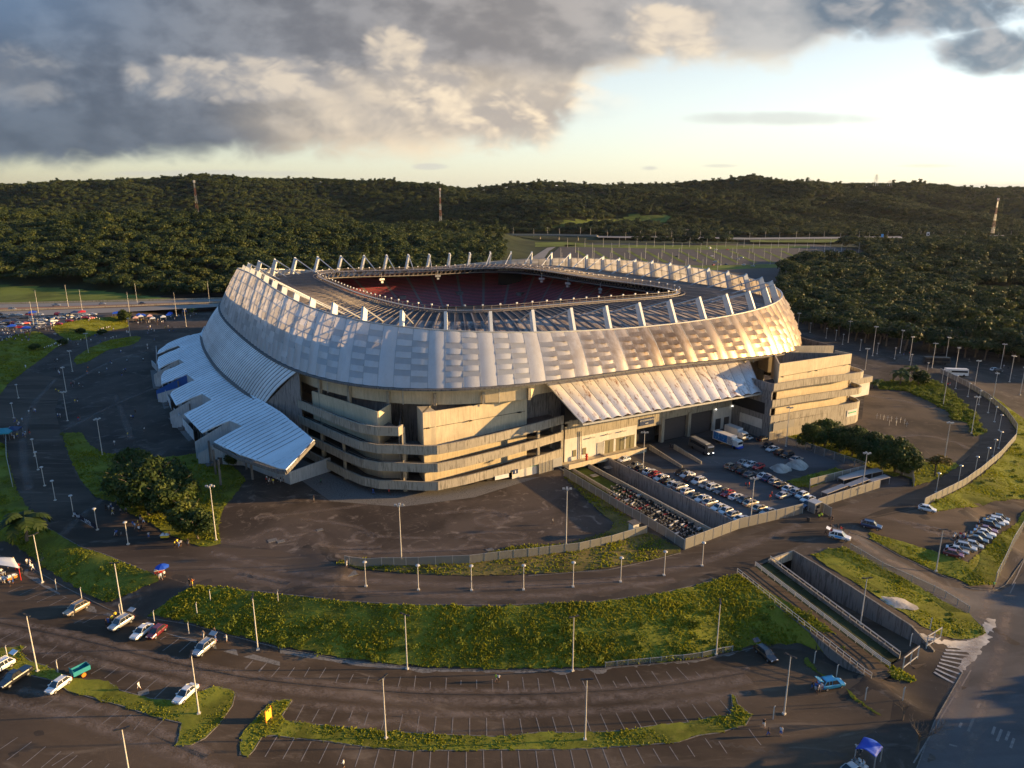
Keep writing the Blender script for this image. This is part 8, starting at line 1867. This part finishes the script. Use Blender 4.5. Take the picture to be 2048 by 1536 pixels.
for i, q in enumerate([(20, 700), (45, 745), (20, 735)]): x, y, z = gp(*A0(*q)); r = empty('plastic_table', (x, y, z), i, ['white plastic table below the red legged canopy', 'second plastic table at the open side of the red legged canopy', 'third plastic table near the kerb by the red legs'][i], 'table'); MB().box((0, 0, .72), (.9, .9, .05)).build('tabletop', M['white_paint'], r); MB().beam((-.35, -.35, 0), (-.35, -.35, .7), .05, .05).beam((.35, .35, 0), (.35, .35, .7), .05, .05).beam((-.35, .35, 0), (-.35, .35, .7), .05, .05).beam((.35, -.35, 0), (.35, -.35, .7), .05, .05).build('leg_frame', M['white_paint'], r)
# bare training frames on the side plaza
for i, q in enumerate([(985, 1000), (1010, 1005), (1035, 1010), (1063, 1015), (1075, 1050), (1090, 1020), (1125, 1025), (1155, 1030), (1185, 1040), (1200, 1060), (1125, 1050)]):
    x, y, z = gp(*crop(1480, 560, 3.6056, [q])[0]); o = MB().beam((0, 0, 0), (0, 0, 1.9), .1, .1).beam((-.4, 0, 1.2), (.4, 0, 1.2), .08, .08).build('barrier_post', M['pole']); o.location = (x, y, z); o.rotation_euler = (0, 0, i); tag(o, 'pale cross shaped barrier post standing on the brown side plaza', 'post', 'pale barrier posts on the side plaza')

# ================================================================== far surroundings
def far_car(px, py, z, rz, kind, color, label, group): x, y = gz(px, py, z); car((x, y, z + .03), rz, kind, color, label, group, far=True)
fr_ = random.Random(3)
# crowded upper left car park
k = 0
for (py, x0, x1) in [(631, 0, 200), (637, 8, 190), (643, 0, 150), (649, -5, 120), (656, -5, 95)]:
    x = x0 + fr_.uniform(0, 6)
    while x < x1:
        if fr_.random() < .72: c = fr_.choice(['white', 'white', 'silver', 'silver', 'grey', 'black', 'red', 'navy']); kd = fr_.choice(['hatch', 'sedan', 'suv']); far_car(x, py + fr_.uniform(-1, 1), 4., fr_.uniform(-.2, .2) + (1.2 if fr_.random() < .3 else 0.2), kd, c, f'{c} {CNAME[kd]} packed among others on the upper left car park', f'{c} {CNAME[kd]}s on the upper left car park'); k += 1
        x += fr_.uniform(9, 14)
for i, (px, py, z, kd, c) in enumerate([(113, 612, 4.3, 'pickup', 'silver'), (205, 609, 4.3, 'sedan', 'silver'), (25, 620, 4.2, 'suv', 'silver'), (285, 608, 4.2, 'sedan', 'grey')]): far_car(px, py, z, .05, kd, c, ['silver pickup driving on the far left highway lane', 'pale blue grey saloon driving on the highway', 'silver crossover on the nearer highway lane', 'dark car on the highway before the stadium'][i], 'cars on the left highway')
def far_sheet(name, pts, z, mat, kind='structure', off=.35, hgt=None):
    P = [gz(px, py, z) for px, py in pts]; mb = MB(); V = [(p[0], p[1], z + off) for p in P]; r = delaunay_2d_cdt([Vector(p) for p in P], [(i, (i + 1) % len(P)) for i in range(len(P))], [list(range(len(P)))], 1, 1e-4)
    mb.v = [(q.x, q.y, z + off) for q in r[0]]; mb.f = [tuple(t) for t in r[2]]; mb.m = [0] * len(mb.f); o = mb.build(name, M[mat]); tag(o, kind=kind); return o
M['far_asphalt'] = flat('far_asphalt', (.06, .05, .045), .9, var=.3, vscale=.05); M['far_concrete'] = flat('far_concrete', (.24, .22, .19), .8, var=.1, vscale=.05)
M['far_grass'] = ground_mat('far_grass', (.13, .16, .025), (.22, .20, .05), .6, .6)
M['orange_verge'] = flat('orange_verge', (.30, .16, .09), .9, var=.3, vscale=.1)
# left highway: two carriageways, verge, bright bank behind
far_sheet('highway', [(-150, 620), (250, 609), (480, 601), (480, 597), (250, 603), (-150, 612)], 4., 'far_concrete', off=.05); far_sheet('highway_verge', [(-150, 627), (250, 614), (480, 604), (480, 601), (250, 609), (-150, 620)], 4., 'orange_verge', off=.03); far_sheet('highway', [(-150, 640), (250, 624), (480, 611), (480, 605), (250, 615), (-150, 628)], 4., 'far_concrete', off=.04)
far_sheet('upper_parking_lot', [(-150, 690), (-20, 684), (36, 668), (71, 660), (101, 652), (175, 635), (235, 628), (235, 625), (-150, 641)], 4., 'asphalt_street', off=.06)
for i, (a, b) in enumerate([((-150, 611.5), (480, 596.8)), ((-150, 628), (480, 604.5))]):
    p, q = gz(*a, 4.), gz(*b, 4.); tag(MB().wall([p, q], 4., 4.9, .3).build('crash_barrier', M['concrete']), ['pale concrete crash barrier on the far edge of the left highway', 'pale concrete crash barrier in the middle of the left highway'][i], 'barrier')
# far car park with grass strips
far_sheet('far_parking_lot', [(1030, 575), (1125, 489), (1200, 487), (1500, 489), (1620, 488), (1720, 500), (1745, 520), (1700, 528), (1600, 526), (1560, 560), (1500, 580)], 0., 'far_asphalt')
for i in range(13):
    x0 = 1150 + 34 * i; far_sheet('grass_strip', [(x0, 502), (x0 + 8, 502), (x0 + 46 + i * 1.5, 526), (x0 + 36 + i * 1.5, 526)], 0., 'far_grass', off=.45)
far_sheet('grass_strip', [(1130, 490), (1130, 494), (1400, 500), (1620, 496), (1620, 492)], 0., 'far_grass', off=.45); far_sheet('grass_strip', [(1150, 526), (1400, 532), (1600, 528), (1600, 534), (1400, 542), (1150, 534)], 0., 'far_grass', off=.45); far_sheet('bright_field', [(1050, 485), (1130, 484), (1180, 488), (1130, 494), (1060, 494)], 0., 'far_grass', off=.45)
far_sheet('slip_road', [(1020, 522), (1052, 493), (1060, 493), (1045, 522)], 0., 'far_concrete', off=.5); far_sheet('slip_road', [(1060, 518), (1095, 496), (1112, 494), (1098, 503), (1088, 518)], 0., 'far_concrete', off=.5)
n = 0; lp = pole_mesh(13., .22, .14)
for r_, (y0, cnt, xa, xb) in enumerate([(495, 17, 1135, 1730), (506, 17, 1140, 1740), (518, 17, 1120, 1700), (530, 14, 1110, 1560), (545, 10, 1140, 1470)]):
    for i in range(cnt):
        px = xa + (xb - xa) * (i + .35 * (r_ % 2)) / cnt + fr_.uniform(-3, 3); x, y = gz(px, y0, 0); o = link('lamp_post', lp); o.location = (x, y, 0.3); tag(o, 'tall pale lamp post standing in the rows of the far car park', 'lamp post', 'lamp posts of the far car park'); n += 1
for i, (px, py, kd, c) in enumerate([(1420, 497, 'van', 'white'), (1432, 500, 'sedan', 'white'), (1455, 500, 'hatch', 'red'), (1353, 514, 'hatch', 'black'), (1390, 521, 'hatch', 'silver'), (1424, 513, 'hatch', 'white'), (1430, 525, 'van', 'white'), (1462, 515, 'sedan', 'white'), (1475, 519, 'sedan', 'silver'), (1483, 516, 'sedan', 'white'), (1440, 531, 'sedan', 'grey'), (1452, 530, 'sedan', 'navy'), (1487, 531, 'suv', 'white'), (1505, 533, 'sedan', 'silver'), (1427, 531, 'hatch', 'red'), (1680, 506, 'van', 'white'), (1729, 515, 'hatch', 'white')]): far_car(px, py, .35, fr_.uniform(0, 3), kd, c, ORD[i] + f' distant vehicle on the far car park, a {c} ' + CNAME[kd], 'vehicles on the far car park')
# flyover and highway
def band(name, pts, z, w, mat, thick=1.6, piers=True, label=None):
    P = [gz(px, py, z) for px, py in pts]; r = empty(name, (*P[0], 0), 0, label, 'bridge' if piers else 'road'); L = [(p[0] - P[0][0], p[1] - P[0][1]) for p in P]; MB().wall(L, z - thick, z, w).build('deck', M[mat], r)
    if piers:
        for s in (-1, 1): MB().wall([(p[0], p[1] + s * w / 2) for p in L], z + .003, z + .9, .35).build('parapet', M['concrete'], r)
        k = 0
        for a, b in zip(L[:-1], L[1:]):
            m = max(1, int(math.hypot(b[0] - a[0], b[1] - a[1]) / 32))
            for t in range(m): s = t / m; MB().tube((a[0] + (b[0] - a[0]) * s, a[1] + (b[1] - a[1]) * s, -1), (a[0] + (b[0] - a[0]) * s, a[1] + (b[1] - a[1]) * s, z - thick), 1.1, n=8).build('pier', M['concrete'], r)
    return r
band('flyover', [(750, 476), (820, 474.5), (880, 472), (985, 469), (1080, 469), (1195, 471)], 9., 11., 'far_concrete', label='pale concrete flyover on round piers behind the stadium')
far_sheet('highway', [(1195, 480), (1500, 484), (1800, 481), (2300, 474), (2300, 471), (1800, 477.5), (1500, 480.5), (1195, 476.5)], 0., 'far_concrete', off=4.2); far_sheet('highway_verge', [(1500, 484), (1800, 481), (1860, 481), (1860, 485), (1640, 489), (1500, 488)], 0., 'far_grass', off=3.)
for i in range(44):
    px = 690 + i * 31 + fr_.uniform(-7, 7); far = 470 if px < 1200 else 478; z = 8. if px < 1200 else 3.; x, y = gz(px, far - (i % 2) * 3, z); o = link('lamp_post', lp); o.location = (x, y, z - 2); tag(o, 'distant lamp post along the highway below the wooded ridge', 'lamp post', 'lamp posts along the distant highway')
for i, (px, py, kd, c) in enumerate([(1695, 474.5, 'van', 'white'), (1718, 479, 'van', 'white'), (1725, 479.6, 'hatch', 'black'), (1770, 475.5, 'sedan', 'white'), (1900, 476, 'sedan', 'silver'), (1360, 479, 'hatch', 'white')]): far_car(px, py, 4.3, .05, kd, c, ORD[i] + f' vehicle on the distant highway, a small {c} one', 'vehicles on the distant highway')
far_drape('bank_grass', [(-200, 574), (0, 572), (100, 577), (200, 584), (285, 594), (400, 603), (300, 604), (100, 607), (-200, 613)], M['far_grass'], -620, -120, 470, 720, 5)
far_drape('clearing_grass', [(1225, 440), (1260, 432), (1345, 431), (1350, 441), (1280, 447), (1225, 452)], M['far_grass'], 150, 480, 1150, 1900, 12, 3.)
far_drape('clearing_grass', [(1105, 446), (1180, 440), (1245, 446), (1235, 452), (1110, 454)], M['far_grass'], 40, 300, 1000, 1700, 12, 3.)
# masts and pylons
def mast(px, base_y, top_y, depth, label, w0, mat='mast'):
    x, y, zb = at_depth(px, base_y, depth); zt = at_depth(px, top_y, depth)[2]; h = zt - zb; r = empty('lattice_mast', (x, y, zb), .4, label, 'mast'); mb = MB(); n = max(6, int(h / 5)); rd = MB()
    for i in range(n):
        z0, z1 = h * i / n, h * (i + 1) / n; a0, a1 = w0 * (1 - .78 * i / n), w0 * (1 - .78 * (i + 1) / n); c = [(-1, -1), (1, -1), (1, 1), (-1, 1)]
        tgt = mb if (i // 2) % 2 == 0 else rd
        for k in range(4):
            p, q = c[k], c[(k + 1) % 4]; tgt.beam((p[0] * a0, p[1] * a0, z0), (p[0] * a1, p[1] * a1, z1), .24, .24); tgt.beam((p[0] * a0, p[1] * a0, z0), (q[0] * a1, q[1] * a1, z1), .13, .13); tgt.beam((p[0] * a0, p[1] * a0, z0), (q[0] * a0, q[1] * a0, z0), .2, .2)
    mb.build('white_sections', M['galv'], r); rd.build('red_sections', M['mast_red'], r)
    q = MB(); 
    for k in range(4): q.box((1.3 * math.cos(k * 1.57), 1.3 * math.sin(k * 1.57), h - 2), (.5, .5, 3.5))
    q.build('antenna', M['white_paint'], r)
M['mast_red'] = flat('mast_red', (.26, .13, .10), .6)
mast(396, 436, 360, 1050., 'red and white lattice mast on the wooded left hill', 2.0); mast(882, 468, 376, 1240., 'slender red and white mast behind the flyover', 2.0); mast(1985, 466, 396, 1250., 'lattice mast with rusty sections by the distant highway on the far right', 1.8)
def pylon(px, base_y, top_y, depth, label):
    x, y, zb = at_depth(px, base_y, depth); zt = at_depth(px, top_y, depth)[2]; h = zt - zb; r = empty('pylon', (x, y, zb), .2, label, 'pylon'); mb = MB()
    for s in (-1, 1):
        for t in (-1, 1): mb.beam((s * 4, t * 4, 0), (s * .8, t * .8, h), .5, .5)
    mb.build('lattice', M['galv'], r); a = MB()
    for z, w in ((h * .62, 9), (h * .78, 8), (h * .95, 6)): a.beam((-w, 0, z), (w, 0, z), .5, .6)
    a.build('cross_arm', M['galv'], r)
pylon(1751, 372, 349, 1900., 'tall power pylon on the skyline ridge'); pylon(1619, 372, 358, 1950., 'small hazy power pylon on the skyline left of the tall one'); pylon(1779, 372, 361, 1900., 'low double pylon beside the tall one on the skyline')
# small things along the distant highway
for i, (px, py, mat, lab, w, h) in enumerate([(1764, 477, 'sky_blue', 'small blue roadside billboard by the distant highway', 4, 7.5), (1855, 476, 'white_paint', 'tall white roadside totem by the distant highway', 5, 10)]):
    x, y = gz(px, py, 2.); r = empty('billboard', (x, y, 2.), 0, lab, 'billboard'); MB().box((0, 0, h * .6), (w, .5, h * .8)).build('board', M[mat], r); MB().beam((0, 0, -1), (0, 0, h * .3), .8, .8).build('pole', M['galv'], r)
    if i: MB().box((0, -.3, h * .62), (w * .55, .1, h * .3)).build('dark_panel', M['blackpl'], r)
x, y = gz(2015, 590, 3.); r = empty('shed', (x, y, 0), .3, 'long pale metal roofed shed among the trees on the right edge', 'building'); MB().box((0, 0, 2.5), (34, 20, 5)).build('wall', M['white_wall'], r)
rf = MB(); rf.add([(-18, -11, 5), (18, -11, 5), (18, 0, 8), (-18, 0, 8), (-18, 11, 5), (18, 11, 5)], [(0, 1, 2, 3), (3, 2, 5, 4), (0, 3, 4), (1, 5, 2)]); rf.build('roof', M['awning'], r)
x, y, z = at_depth(1370, 440, 1400.); z = gh(x, y); r = empty('house', (x, y, z), .3, 'tiny pale house in the sunlit clearing under the ridge', 'house'); MB().box((0, 0, 3), (14, 10, 7)).build('wall', M['cream'], r); MB().prism([(-8, -6), (8, -6), (8, 6), (-8, 6)], 6.5, 7.2).build('roof', M['concrete_dark'], r)
for i, (px, kd, c) in enumerate([(1872, 'bus', 0), (1911, 'van', 0)]):
    p = gp(px, 728 if i == 0 else 752); r = empty(['bus', 'box_lorry'][i], p, -.15, ['dark bus parked beyond the right ring bend', 'pale box lorry parked beyond the right ring bend'][i], 'bus' if i == 0 else 'lorry'); L = 11 if i == 0 else 9
    MB().box((0, 0, 1.9), (L, 2.5, 2.7), taper=.96).build('body', paint('black') if i == 0 else M['white_paint'], r); MB().box((0, 0, 2.2), (L * .9, 2.54, .8)).build('side_glass', M['glass'], r)
    for sx in (L * .3, -L * .3):
        for s in (1, -1): MB().tube((sx, s * 1.0, .5), (sx, s * 1.27, .5), .5, n=12).build('wheel', M['tyre'], r)
for i, q in enumerate([(1838, 655), (1860, 660)]): x, y, z = gp(*crop(1480, 560, 3.6056, [q])[0]); car((x, y, z), .1, 'hatch', ['white', 'black'][i], ['white hatchback on the far right car park', 'black hatchback on the far right car park'][i], None, far=True)
for i, q in enumerate([(1425, 665), (1300, 545), (1220, 540), (1180, 545), (1650, 590), (1900, 635), (1930, 650), (1000, 520)]): 
    if i > 1: folk(*crop(1480, 560, 3.6056, [q])[0], 'on the far right car park')
# haze
def haze():
    mb = MB(); x0, x1, y0, y1, z0, z1 = -3700, 3700, -300, 6100, HZ0, 175
    mb.add([(x0, y0, z0), (x1, y0, z0), (x1, y1, z0), (x0, y1, z0), (x0, y0, z1), (x1, y0, z1), (x1, y1, z1), (x0, y1, z1)], [(3, 2, 1, 0), (4, 5, 6, 7), (0, 1, 5, 4), (1, 2, 6, 5), (2, 3, 7, 6), (3, 0, 4, 7)])
    m = bpy.data.materials.new('haze'); m.use_nodes = True; t = m.node_tree; t.nodes.clear(); v = t.nodes.new('ShaderNodeVolumePrincipled'); v.inputs['Density'].default_value = .000013; v.inputs['Color'].default_value = (.85, .9, 1., 1); v.inputs['Anisotropy'].default_value = .4
    out = t.nodes.new('ShaderNodeOutputMaterial'); t.links.new(v.outputs[0], out.inputs['Volume']); o = mb.build('haze', m); tag(o, kind='stuff')
HZ0 = -220
haze()
